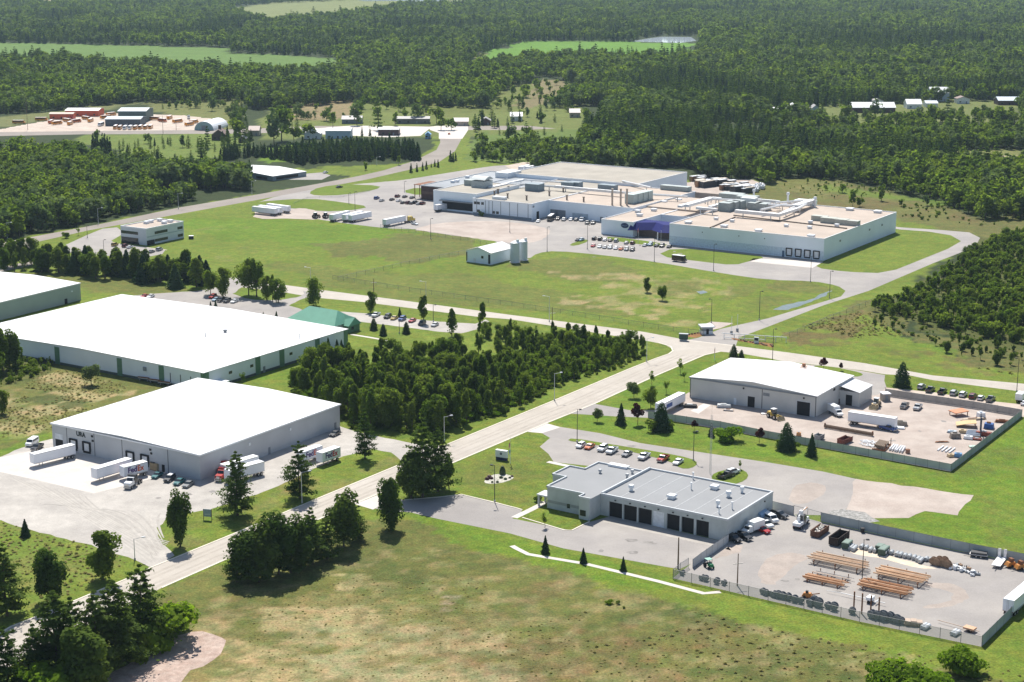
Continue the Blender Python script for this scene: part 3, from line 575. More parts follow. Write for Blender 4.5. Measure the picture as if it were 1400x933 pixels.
for bx, by, ty, key, nm, ct, lb in [(745.5,757,731.5,'spruce0','spruce_tree','spruce','small dark spruce at the left end of the curved footpath'), (797.5,770,748.5,'spruce1','spruce_tree','spruce','middle of three small spruces on the lawn by the footpath'), (852,781,760.5,'spruce0','spruce_tree','spruce','small spruce on the lawn nearest the wooden pole'),
    (866.5,544,519.5,'round0','broadleaf_tree','tree','dark round tree standing on the lawn beside the road'), (889.7,558,526,'leafy1','broadleaf_tree','tree','light green tree on the lawn left of the white trailer'), (849,581,550.5,'spruce1','spruce_tree','spruce','dark conical spruce on the lawn below the yard driveway'), (872,581,550.5,'maple0','purple_tree','tree','purple-leaved tree beside the yard driveway next to a spruce'), (816.5,577,557,'round1','broadleaf_tree','tree','small mushroom-shaped tree by the driveway corner'),
    (904,589,549,'cone0','spruce_tree','spruce','widest evergreen at the corner of the yard fence, in front of a trailer'), (891,527,506.5,'sapling0','young_tree','tree','young tree near the kerb, second along the lawn'), (911,538,518,'sapling1','young_tree','tree','young tree in the middle of the lawn, left of a white trailer'), (930,511,489.5,'sapling0','young_tree','tree','young tree on the lawn closest to the junction'), (935.6,521,506,'sapling1','young_tree','tree','thin young tree close to the grey building corner'),
    (949,590,573.5,'maple1','purple_tree','tree','small purple tree on the verge beside the lamp post'), (972.4,597,577,'spruce0','spruce_tree','spruce','narrow dark spruce beside a wide pale bush at the fence'), (995.7,603,580.5,'shrub0','bush','bush','wide pale green bush against the yard fence'), (1038,606,584,'maple0','purple_tree','tree','small purple tree at the fence between bush and big evergreen'), (1075,616,577,'cone1','spruce_tree','spruce','big evergreen with bushes at its foot by the yard fence'),
    (1109.4,624,592,'spruce1','spruce_tree','spruce','dark cone-shaped spruce in front of the fence near the rusty container'), (1066,612,600,'bush0','bush','bush','low bush at the left foot of the big fence evergreen'), (1086,616,602,'bush1','bush','bush','low bush at the right foot of the big fence evergreen'), (893,590,571,'bush1','bush','bush','low bush left of the widest evergreen at the fence corner'), (915,588,572,'bush0','bush','bush','low bush right of the widest evergreen at the fence corner'),
    (1233,529,494.5,'cone0','broadleaf_tree','tree','large dense conical tree on the grass island by the parked pickups'), (1125.7,507,487.5,'maple1','purple_tree','tree','purple tree on the grass strip behind the white-roofed building'), (1150,507,495.5,'maple0','purple_tree','tree','smallest purple tree behind the white-roofed building'), (1003,491,470.5,'cone1','spruce_tree','spruce','taller of two evergreens behind the white roof at the junction'), (1013.5,493,478,'cone0','spruce_tree','spruce','shorter of two evergreens behind the white roof at the junction'),
    (983,654,645,'bush0','bush','bush','brownish bush on the small traffic island'), (1012,642,628.5,'sapling0','young_tree','tree','thin young tree on the small traffic island'), (885,400,378.5,'leafy0','broadleaf_tree','tree','left of two small trees alone on the dry factory lawn'), (905.5,411,388,'leafy1','broadleaf_tree','tree','right of two small trees alone on the dry factory lawn'),
    (429.5,419,377,'leafy2','broadleaf_tree','tree','round tree in front of the green-roofed office drive'), (507,428,397,'leafy0','broadleaf_tree','tree','tree between the cross road and a white pickup'), (579,442,397.5,'grove0','broadleaf_tree','tree','tall tree by the cross road behind a black car'), (618,460,418,'grove1','broadleaf_tree','tree','tall slim tree at the right end of the small gravel car park'), (660,447,413.5,'grove2','broadleaf_tree','tree','slim dark tree at the cross road right of the gravel car park'),
    (511,451.5,434.5,'cone0','spruce_tree','spruce','rounded evergreen shrub tree on the lawn by the green roof'), (524,459,442.5,'cone1','spruce_tree','spruce','middle evergreen on the lawn right of the green roof'), (555.5,456.5,439.5,'cone0','spruce_tree','spruce','evergreen on the lawn beside a lamp and red car'), (546.5,434,420,'spruce0','spruce_tree','spruce','small evergreen behind the yellow car'),
    (340,404,349,'leafy1','broadleaf_tree','tree','largest tree on the small island by the gravel lot'), (351,406,347,'aspen1','broadleaf_tree','tree','tall light tree at the middle of the small island'), (365,411,376,'leafy0','broadleaf_tree','tree','lower tree on the right part of the small island'), (373,412.5,373,'aspen0','broadleaf_tree','tree','slim tree on the right part of the small island'), (381,414,379,'leafy2','broadleaf_tree','tree','tree at the right tip of the small island'), (305,406,364,'leafy0','broadleaf_tree','tree','tree over the parked red and blue cars'), (288,403,365,'leafy1','broadleaf_tree','tree','tree at the end of the long row beside the gravel lot'),
    (288,421,411.5,'spruce0','spruce_tree','spruce','tiny evergreen peeking over the long white roof, left one'), (295,424,410,'spruce1','spruce_tree','spruce','tiny evergreen peeking over the long white roof next to another'), (360,432.5,426,'spruce0','spruce_tree','spruce','tiny evergreen over the white roof, by the drive'), (378,436,425,'spruce1','spruce_tree','spruce','tiny evergreen over the white roof nearest the green roof'), (433,446,438,'spruce0','spruce_tree','spruce','small evergreen between the white roof and the green roof'),
    (449,486,461,'spruce0','spruce_tree','spruce','narrow spruce against the long white wall near its corner'), (461,483,463.5,'spruce1','spruce_tree','spruce','spruce against the white wall beside its green corner'), (467,482,464,'spruce0','spruce_tree','spruce','spruce nearest the green wall corner'), (332,527,507,'sapling1','young_tree','tree','young tree on the lawn beside the striped white warehouse'),
    (745,722,700,'sapling0','young_tree','tree','thin staked young tree on the lawn before the block building'), (736,686,674,'bush0','bush','bush','dark round bush beside the porch post'), (1240,955,904,'shrub0','bush','bush','large bright bush at the lower right edge'), (1205,950,910,'shrub1','bush','bush','bright bush left of the large one at the lower edge'), (1310,921,886,'shrub1','bush','bush','bright bush below the fence corner'), (1330,922,900,'shrub0','bush','bush','small bright bush right of the one below the fence corner'), (1275,960,918,'shrub1','bush','bush','bush cut off at the bottom edge near the large one'),
    (833,826,819,'shrub0','bush','bush','low bright weed clump alone in the dry field'), (845,826,820,'bush1','bush','bush','low green clump in the dry field, right of another'), (853,832,828,'bush0','bush','bush','tiny green clump in the dry field'), (658,296,288,'bush0','bush','bush','round bush against the white wall of the factory offices'), (192,331,314,'bush1','bush','bush','small shrub by the two-storey office steps'), (107,322,310,'sapling1','young_tree','tree','young tree on the lawn beside the office driveway'), (90,326,316,'bush1','bush','bush','bush on the lawn beside the office driveway')]:
    tp(bx, by, ty, key, lb, None, nm, ct)
for k, (bx, by, ty) in enumerate([(562,236.5,222.5),(570,235,223),(578,233.5,222),(583,231.5,219),(589.6,229,222.5),(594.5,228,218),(599,229,217.5)]):
    tp(bx, by, ty, 'farspruce%d' % (k % 3), 'dark spruce in the short row beside the highway bend', 'row of spruces at the highway bend', 'spruce_tree', 'spruce')
for k, (bx, by, ty) in enumerate([(616,221,205),(619.5,221.5,208),(623,220,208.5)]):
    tp(bx, by, ty, 'farspruce%d' % (k % 3), 'dark spruce in the group of three on the far side of the highway', 'three spruces across the highway', 'spruce_tree', 'spruce')
# far single trees round the roadside buildings
for k, (bx, by, ty, key) in enumerate([(385,193,138,'farleafy0'),(375,198,150,'fardull1'),(402,196,166,'farleafy1'),(424,190,160,'farleafy2'),(455,175,150,'faraspen0'),(488,172,142,'fardull0'),(517,178,133,'farpine0'),(540,172,150,'faraspen1'),(570,168,140,'fardull2'),(597,170,140,'farleafy1'),(603,178,152,'faraspen2'),(617,178,155,'farleafy2'),(650,180,156,'farpine1'),(290,152,132,'fardull1'),(322,197,157,'farleafy0'),(250,202,185,'fardull0'),(700,200,170,'fardull2'),(660,205,175,'farleafy1'),(495,186,174,'farspruce0'),(506,186,174,'farspruce1'),(1166,285,258,'faraspen0'),(1205,275,248,'faraspen1'),(1175,283,265,'farleafy2'),(850,205,150,'farpine2'),(800,170,145,'farleafy0'),(650,222,208,'faraspen2'),(545,226,211,'faraspen0'),(500,233,219,'faraspen1')]):
    g = G(bx, by)
    if g.y < 2500: tp(bx, by, ty, key, ['tall spreading tree','dark full tree','round tree','loose light tree','broad tree'][k % 5]+' standing near the '+['roadside buildings across the highway','low houses far beyond the highway'][k % 2], 'single trees near the far buildings', 'broadleaf_tree', 'tree')
for k in range(8):
    tp(128+3.3*k, 212+(k % 3)*1.2, 181+(k % 4)*2, 'farspruce%d' % (k % 3), 'narrow poplar-like tree in the clump below the bus depot', 'narrow trees below the bus depot', 'broadleaf_tree', 'tree', .8)
# ------------------------------------------------------------------ rows, groves and woods
def scatter(pts, sp, seed=0, thin=0):
    P = poly(pts); x0, y0 = P.min(0); x1, y1 = P.max(0)
    gx, gy = np.meshgrid(np.arange(x0, x1, sp), np.arange(y0, y1, sp)); gx = gx.ravel(); gy = gy.ravel()
    gx = gx+(RG.random(gx.size)-.5)*sp*.95; gy = gy+(RG.random(gy.size)-.5)*sp*.95
    k = inside(P, gx, gy)
    if thin: k &= fbm(gx, gy, 30, seed) > thin
    return gx[k], gy[k]
# row of trees behind the left warehouses
a, b = G(49, 370), G(276, 395)
for i in range(44):
    t = (i+.5)/44; k = random.random(); p = a.lerp(b, t); px = 49+227*t
    tree(p.x+random.uniform(-2, 2), p.y+random.choice([-1, 6, 12])+random.uniform(-3, 3), random.choice(['grove0','grove1','grove2','leafy1','spruce0']), HT(px, 370+25*t, 333+20*t+random.uniform(-3, 9)), 'dark green tree in the long straight row behind the white warehouses', 'long tree row behind the white warehouses', 'broadleaf_tree', 'tree', 1.55)
for px, by, ty in [(3,364,326),(10,365,330),(17,366,325),(24,364,329),(31,363,324),(37,363,330),(43,362,323),(6,371,338),(20,372,340),(34,368,335)]:
    tp(px, by, ty, random.choice(['grove0','grove1','leafy0']), 'dark tree in the short group left of the lane to the highway', 'short group of trees by the lane', 'broadleaf_tree')
for px, by, ty, key in [(4,508,440,'grove0'),(14,505,450,'jack0'),(22,503,452,'grove1'),(-6,515,455,'leafy0'),(30,500,480,'aspen0')]:
    tp(px, by, ty, key, 'dark tree at the left edge in front of the white warehouse', 'trees at the left edge by the warehouse', 'broadleaf_tree')
grove = []
for pts, sp, h0, h1, ks in [([(398,508),(440,500),(500,497),(560,490),(600,484),(660,482),(710,488),(690,560),(640,583),(603,597),(560,590),(490,588),(445,562),(402,540)], 5.3, 8.0, 15.0, ['grove0','grove1','grove2','leafy0','aspen1','aspen0','aspen2','leafy2']),
                           ([(700,480),(640,462),(660,455),(720,462),(790,465),(850,468),(884,480),(868,497),(800,515),(755,530),(705,560)], 3.9, 3.6, 8.0, ['aspen0','aspen1','aspen2','leafy2','grove2','sapling0'])]:
    gx, gy = scatter(pts, sp)
    for x, y in zip(gx, gy):
        t = min(1, max(.0, (640-y)/110)) if h1 > 10 else 1
        if fbm(np.array([x]), np.array([y]), 26, 4)[0] > .27: grove.append((x, y, random.choice(ks), random.uniform(h0, h1)*(.52+.48*t)))
grove.sort(key=lambda q: q[1]-3*q[3])
room = 296-sum(1 for t in TREES if t[8] in ('tree', 'pine tree', 'spruce'))
for i, (x, y, key, h) in enumerate(grove):
    big = h > 8.2
    if i < room: tree(x, y, key, h, 'tall leafy tree in the dense grove beside the main road' if big else 'low scrubby tree in the thicket between grove and road junction', 'grove beside the main road' if big else 'thicket near the junction', 'broadleaf_tree', 'tree', random.uniform(.9, 1.15))
    else: STUFF.setdefault('grove_interior', []).append((x, y, key, h))
young = []
gx, gy = scatter([(1188,425),(1225,408),(1275,388),(1300,365),(1345,338),(1400,318),(1480,318),(1480,470),(1400,470),(1340,462),(1290,450),(1240,440)], 3.9)
for x, y in zip(gx, gy): young.append((x, y, random.choice(['faraspen0','aspen1','faraspen1','bush0','aspen2','aspen0','leafy2','farleafy1']), random.uniform(2.5, 7.5)))
for pts in ([(1240,462),(1330,470),(1420,480),(1400,505),(1340,498),(1280,478)], [(1200,440),(1240,450),(1230,462),(1190,450)]):
    gx, gy = scatter(pts, 7)
    for x, y in zip(gx, gy): young.append((x, y, random.choice(['aspen1','aspen2','bush0','jack0','leafy2']), random.uniform(2.0, 6)))
young.sort(key=lambda q: q[1])
NIND = 0
room = max(0, NIND-sum(1 for t in TREES if t[8] in ('tree', 'pine tree', 'spruce')))
room = 0
for x, y, key, h in young[:room]:
    tree(x, y, key, h, 'young light green tree in the regrowth beyond the grey building yard', 'young regrowth right of the factory road', 'young_tree')
def stuff(zone_name, x, y, key, h): STUFF.setdefault(zone_name, []).append((x, y, key, h))
for x, y, key, h in young[room:]: stuff('young_wood', x, y, key, h)
# woods (nobody could count them)
def wood(name, pts, sp, h0, h1, ks, thin=0, excl=(), lim=None):
    gx, gy = scatter(pts, sp, len(name), thin); k = fbm(gx, gy, 60, 77) > (.27 if sp > 5 else 0)
    for e in excl: k &= ~inside(poly(e), gx, gy)
    gx, gy = gx[k], gy[k]; f = fbm(gx, gy, 90, 5); f2 = fbm(gx, gy, 25, 8)
    for x, y, q, q2 in zip(gx, gy, f, f2):
        lst = ks[0] if q < .47 else ks[1]
        if sp > 6.5 or name == 'wood_behind_factory':   # stands of one kind, and single tall pines over them
            u = float(vnoise(np.array([x]), np.array([y]), 170, 21)[0])
            if u > .76: lst = ['farpine0','farpine1','farspruce0','farpine2']
            elif u < .30: lst = ['faraspen0','faraspen1','farbig1','farleafy1']
            if random.random() < .03: stuff(name, x, y, 'farpine%d' % random.randint(0, 2), h1*1.25); continue
        stuff(name, x, y, random.choice(lst), (h0+(h1-h0)*random.random()**1.3)*(.6+.75*q2))
LF = ['farleafy0','farleafy1','farleafy2','fardull0','faraspen0','faraspen1','farbig0','farbig1','farbig2']; MX = ['farleafy0','fardull1','fardull2','farpine0','farbig0','faraspen2','farbig2']; PN = ['farpine0','farpine1','farpine2','farspruce0','fardull0','farleafy1']
wood('left_wood', [(-90,218),(60,214),(110,212),(122,222),(160,236),(200,232),(230,240),(300,238),(345,250),(340,260),(240,280),(130,302),(45,320),(-90,350)], 5.4, 9, 15, [LF, MX])
wood('left_wood', [(150,212),(300,222),(345,232),(340,246),(240,240),(160,232)], 9, 5, 10, [LF, MX], .45)
wood('pine_plantation', [(300,222),(345,215),(400,222),(412,226),(470,221),(560,219),(575,222),(573,212),(560,205),(500,203),(440,205),(405,208),(395,215),(340,212),(310,214)], 4.6, 9, 13, [['farspruce0','farspruce1','farpine0','farspruce2'], ['farspruce0','farspruce1','farpine1','farspruce2']])
HOUSE = [([(985,158),(1060,160),(1110,168),(1200,172),(1300,165),(1400,168),(1400,138),(1320,138),(1180,145),(1080,148),(1030,148),(985,150)])]
BEYOND = [[(760,240),(880,228),(950,232),(960,243),(1040,246),(1055,255),(1060,246),(1110,243),(1180,252),(1300,282),(1345,300),(1400,300),(1500,300),(1500,232),(1400,236),(1310,226),(1290,205),(1400,205),(1500,205),(1500,192),(1400,190),(1200,192),(1100,193),(1055,192),(990,190),(960,180),(900,160),(840,158),(800,178),(790,200),(830,205),(800,222),(730,224),(720,232)]]
wood('wood_behind_factory', BEYOND[0], 6.0, 9, 16, [LF, MX], 0, [[(990,168),(1060,172),(1062,180),(1010,176)]])
wood('wood_behind_factory', [(640,222),(650,205),(700,200),(760,198),(800,205),(790,220),(720,224)], 7, 5, 11, [LF, PN], .3)
wood('pine_plantation', [(735,228),(760,206),(800,206),(820,222),(810,234),(765,236)], 5, 9, 13, [PN, PN])
CL = [[(W,59),(0,59),(250,64),(317,66),(317,73),(462,79),(465,104),(350,104),(250,97),(100,88),(0,84),(W,84)], [(310,10),(380,5),(560,-3),(790,-10),(790,-4),(700,4),(560,10),(440,27),(370,31),(340,26)], [(640,92),(655,76),(700,62),(730,56.5),(860,57.5),(955,58),(950,81),(800,82),(720,85),(660,93)],
      [(-300,-14),(150,-9),(300,-6),(300,5),(100,6),(-300,7)],
      [(860,62),(880,52),(905,49),(955,49),(965,62),(930,66)], [(645,175),(680,130),(745,105),(765,110),(800,125),(770,135),(735,160),(700,190)], [(355,195),(380,150),(480,140),(560,146),(700,150),(830,145),(830,190),(640,230),(590,240),(350,205)], [(190,165),(190,142),(335,138),(350,200),(190,200)], HOUSE[0], [(W,200),(W,158),(60,155),(130,145),(200,140),(200,200)]]
wood('middle_wood', [(W,170),(60,166),(130,154),(200,148),(330,150),(420,150),(520,150),(640,172),(700,158),(800,160),(850,165),(960,175),(1000,168),(1100,172),(1200,168),(1400,170),(1500,170),(1500,125),(1000,122),(700,122),(300,122),(W,122)], 7.0, 10, 17, [LF, MX], 0, CL)
wood('far_forest', [(-140,124),(1540,124),(1500,78),(-120,78)], 9.5, 11, 19, [LF, MX], 0, CL)
wood('far_forest', [(-140,80),(1520,80),(1500,44),(-120,44)], 11.5, 12, 20, [MX, PN], 0, CL)
wood('far_forest', [(-140,46),(1520,46),(1500,-12),(-100,-12)], 16, 13, 21, [LF, MX], 0, CL)
wood('far_forest', [(-140,-10),(1520,-10),(1500,-32),(-100,-32)], 26, 15, 22, [LF, MX], 0, CL)
wood('open_trees', [(640,175),(700,128),(745,108),(800,128),(760,200),(700,200)], 16, 6, 12, [LF, PN], .52); wood('open_trees', [(360,195),(400,150),(560,145),(640,170),(600,165),(430,170)], 15, 6, 13, [LF, MX], .5, [[(425,168),(600,166),(600,192),(425,192)]])
wood('open_trees', [(190,150),(335,140),(345,200),(310,216),(240,222),(115,206),(130,196),(300,196)], 12, 6, 13, [LF, MX], .42, [[(W,180),(312,178),(330,188),(W,190)],[(W,182),(W,150),(310,150),(310,178)]]); wood('open_trees', [(1100,250),(1200,258),(1330,288),(1300,296),(1150,268)], 14, 3, 6, [LF, LF], .5)
wood('open_trees', [(985,160),(1110,170),(1400,170),(1400,140),(1180,146),(990,150)], 17, 9, 16, [LF, MX], .42, [[(1010,160),(1100,162),(1170,162),(1260,158),(1390,152),(1390,140),(1260,138),(1150,146),(1010,148)]])
wood('open_trees', [(985,164),(1060,168),(1200,166),(1400,166),(1500,166),(1500,194),(1200,194),(985,192)], 10, 7, 13, [LF, MX], .40)
wood('undergrowth', [(0,495),(60,490),(80,500),(60,512),(0,530),(-60,530),(-60,500)], 2.6, 1.6, 3.0, [['bush0','bush1'], ['bush0','sapling0']])
wood('undergrowth', [(395,520),(440,560),(480,590),(540,592),(600,598),(640,584),(705,562),(760,528),(870,498),(885,484),(860,490),(700,550),(600,585),(480,575),(420,520)], 3.4, 1.2, 2.6, [['bush0','bush1'], ['bush0','bush1']])
wood('undergrowth', [(1190,430),(1300,455),(1400,470),(1480,470),(1480,500),(1400,508),(1300,480),(1220,455)], 4.5, .8, 2.2, [['bush0','bush1'], ['bush0','sapling1']], .4)
wood('undergrowth', [(1060,250),(1120,244),(1220,262),(1330,290),(1400,300),(1340,312),(1250,300),(1100,268)], 7, 1, 2.6, [['bush0','bush1'], ['bush0','bush1']], .5)
wood('undergrowth', [(400,512),(440,502),(500,499),(560,492),(660,484),(720,470),(790,468),(850,470),(880,483),(800,512),(755,528),(705,558),(640,582),(603,594),(560,588),(490,586),(445,560),(402,540)], 3.0, 1.2, 3.6, [['bush0','bush1','sapling0'], ['bush0','shrub0','bush1']])
TF = ['tuft0','tuft1','tuft2']
wood('field_weeds', [(780,828),(880,822),(1000,848),(1100,868),(1200,885),(1340,912),(1480,920),(1480,1000),(1000,960),(820,930)], 2.3, .2, .6, [TF, TF], .38)
wood('field_weeds', [(330,850),(390,825),(480,790),(640,790),(800,830),(800,940),(420,970),(330,940)], 2.2, .15, .4, [TF, TF], .38)
wood('field_weeds', [(1060,458),(1110,440),(1185,425),(1240,460),(1330,500),(1400,515),(1200,480)], 2.2, .4, 1.0, [TF, TF], .45)
wood('field_weeds', [(0,530),(60,500),(120,512),(180,530),(120,560),(60,590),(0,600)], 1.7, .3, .7, [TF, TF], .45)
wood('field_weeds', [(0,712),(45,726),(125,746),(180,768),(120,800),(40,840),(0,850)], 1.7, .2, .7, [TF, TF], .5)
have = {t[2] for t in TREES}
for zn, items in STUFF.items():
    for i, (x, y, key, h) in enumerate(list(items)):
        if key not in have and (400 < y < 3500 or key[:4] == 'tuft'):
            have.add(key); items.remove((x, y, key, h)); tree(x, y, key, h, *(('tuft of tall dry grass in the rough field', 'grass tufts', 'grass_tuft', 'grass') if key[:4] == 'tuft' else ('single tree at the edge of the far woods', 'trees at the edge of the woods', 'pine_tree' if 'pine' in key else 'broadleaf_tree')))
for t in TREES:
    x, y, key, h, yaw, wd, nm, lb, ct, gp = t
    p = build_tree(key); s = h/p['h']
    e = empty(nm, (x, y, -.05), yaw, lb, ct, gp)
    if p['first']: c, k = p['crown'], p['trunk']; p['first'] = False
    else: c, k = p['crown'].copy(), p['trunk'].copy(); C.objects.link(c); C.objects.link(k)
    c.parent = e; k.parent = e; e.scale = (s*wd, s*wd, s)
print('trees', len(TREES), {k: len(v) for k, v in STUFF.items()})
def gn_scatter(name, items, label=None):
    """one object: tree crowns and trunks set out on points"""
    n = len(items); keys = sorted({i[2] for i in items}); ki = {k: j for j, k in enumerate(keys)}
    me = bpy.data.meshes.new(name); me.vertices.add(n)
    me.vertices.foreach_set('co', np.array([(i[0], i[1], -.1) for i in items], np.float32).ravel())
    def attr(nm, ty, arr, f='value'):
        a = me.attributes.new(nm, ty, 'POINT'); a.data.foreach_set(f, np.ascontiguousarray(arr).ravel())
    sc = np.array([i[3]/PROTO[i[2]]['h'] for i in items]); wv = .8+.55*RG.random(n)
    attr('sz', 'FLOAT_VECTOR', np.stack([sc*wv, sc*wv, sc], 1).astype(np.float32), 'vector'); attr('yaw', 'FLOAT', (RG.random(n)*6.28).astype(np.float32)); attr('sort', 'INT', np.array([ki[i[2]] for i in items], np.int32))
    o = bpy.data.objects.new(name, me); C.objects.link(o)
    ng = bpy.data.node_groups.new(name, 'GeometryNodeTree'); ng.interface.new_socket('Geometry', in_out='INPUT', socket_type='NodeSocketGeometry'); ng.interface.new_socket('Geometry', in_out='OUTPUT', socket_type='NodeSocketGeometry')
    N, L = ng.nodes.new, ng.links.new; gi_ = N('NodeGroupInput'); go = N('NodeGroupOutput'); jn = N('GeometryNodeJoinGeometry')
    mp = N('GeometryNodeMeshToPoints'); L(gi_.outputs[0], mp.inputs[0])
    def named(nm, ty):
        q = N('GeometryNodeInputNamedAttribute'); q.data_type = ty; q.inputs[0].default_value = nm; return q.outputs[0]
    sz, yaw, so_ = named('sz', 'FLOAT_VECTOR'), named('yaw', 'FLOAT'), named('sort', 'INT')
    cx = N('ShaderNodeCombineXYZ'); L(yaw, cx.inputs[2])
    for k, j in ki.items():
        p = build_tree(k); jg = N('GeometryNodeJoinGeometry')
        for ob in (p['crown'], p['trunk']):
            oi = N('GeometryNodeObjectInfo'); oi.transform_space = 'ORIGINAL'; oi.inputs[0].default_value = ob; oi.inputs['As Instance'].default_value = False; L(oi.outputs['Geometry'], jg.inputs[0])
        cmp = N('FunctionNodeCompare'); cmp.data_type = 'INT'; cmp.operation = 'EQUAL'; L(so_, cmp.inputs[2]); cmp.inputs[3].default_value = j
        ip = N('GeometryNodeInstanceOnPoints'); L(mp.outputs[0], ip.inputs['Points']); L(cmp.outputs[0], ip.inputs['Selection']); L(jg.outputs[0], ip.inputs['Instance']); L(cx.outputs[0], ip.inputs['Rotation']); L(sz, ip.inputs['Scale']); L(ip.outputs[0], jn.inputs[0])
    L(jn.outputs[0], go.inputs[0])
    md = o.modifiers.new('scatter', 'NODES'); md.node_group = ng
    return tag(o, label, kind='stuff')
WL = {'left_wood': 'mixed green wood between the bus depot and the highway', 'pine_plantation': 'dark blocks of planted pines beside highway and factory', 'wood_behind_factory': 'thick mixed wood directly behind the factory', 'middle_wood': 'wide belt of mixed woodland beyond the highway buildings', 'far_forest': 'endless bluish green forest stretching to the top of view',
      'open_trees': 'loose trees dotted over the far meadows', 'young_wood': 'young light green regrowth at the right beyond the factory road', 'grove_interior': 'rest of the leafy grove and thicket beside the main road', 'field_weeds': 'dry weeds and tall grass tufts on the unmown fields', 'undergrowth': 'low bushes and weeds along wood edges and rough ground'}
for k, v in STUFF.items(): gn_scatter(k, v, WL[k])
for k, p in PROTO.items():
    if p['crown'] is not None and p.get('first') and p['crown'].parent is None: print('unplaced', k)
# ------------------------------------------------------------------ buildings
def M(n, c, **k): return mat(n, c, **k)
WHITE_ROOF = M('white_membrane_roof', (.63,.63,.63), rough=.55, var=.05, scale=.06)
WHITE_WALL = M('white_metal_siding', (.76,.79,.81), rough=.5, var=.04, scale=.15); BLUEWHITE = M('pale_blue_white_siding', (.78,.85,.91), rough=.5, var=.04, scale=.12)
GREY_WALL = M('grey_metal_siding', (.50,.51,.52), rough=.55, var=.06, scale=.2); GREYG = M('light_grey_metal_siding', (.54,.54,.52), rough=.55, var=.06, scale=.2); BLOCK = M('grey_block_wall', (.48,.51,.50), rough=.8, var=.1, scale=.4)
GREEN_TRIM = M('green_metal_trim', (.10,.20,.12), rough=.5); DARK = M('dark_opening', (.012,.012,.014), rough=.7); GLASS = M('dark_window_glass', (.02,.028,.035), rough=.08, spec=.6); RUBBER = M('black_dock_rubber', (.018,.018,.02), rough=.8)
DOORW = M('white_door_panel', (.72,.74,.76), rough=.5); DOORG = M('grey_door_panel', (.22,.24,.26), rough=.5); CAPW = M('white_metal_flashing', (.80,.81,.82), rough=.4, var=.03); CAPG = M('grey_flashing', (.55,.57,.58), rough=.4, var=.05)
TANROOF = M('tan_gravel_roof', (.42,.35,.29), rough=.9, var=.09, scale=.09); TANROOF2 = M('brown_grey_roof', (.34,.31,.26), rough=.9, var=.12, scale=.08); BLUEROOF = M('blue_grey_roof', (.27,.29,.31), rough=.8, var=.12, scale=.06); GREYROOF = M('grey_membrane_roof', (.27,.275,.28), spec=.15, rough=.85, var=.05, scale=.12)
BROWN_BR = M('dark_brown_brick', (.075,.040,.035), rough=.8, var=.2, scale=.5); NAVY = M('blue_metal_canopy', (.010,.015,.13), rough=.7, spec=.1, var=.06, scale=.3); GREENROOF = M('green_metal_roof', (.13,.33,.23), rough=.45, var=.06, scale=.4)
STEEL = M('galvanised_steel', (.50,.52,.53), rough=.4, metal=.3, var=.1, scale=1); PIPEW = M('white_duct_insulation', (.74,.74,.73), rough=.5, var=.06, scale=.6); UNIT = M('grey_green_unit', (.33,.37,.36), rough=.6, var=.12, scale=.8); RUST = M('rusty_steel', (.20,.085,.04), rough=.85, var=.3, scale=1.2)
BLACK = M('black_paint', (.02,.02,.022), rough=.5); LETTER = M('dark_sign_letters', (.03,.04,.04), rough=.6)
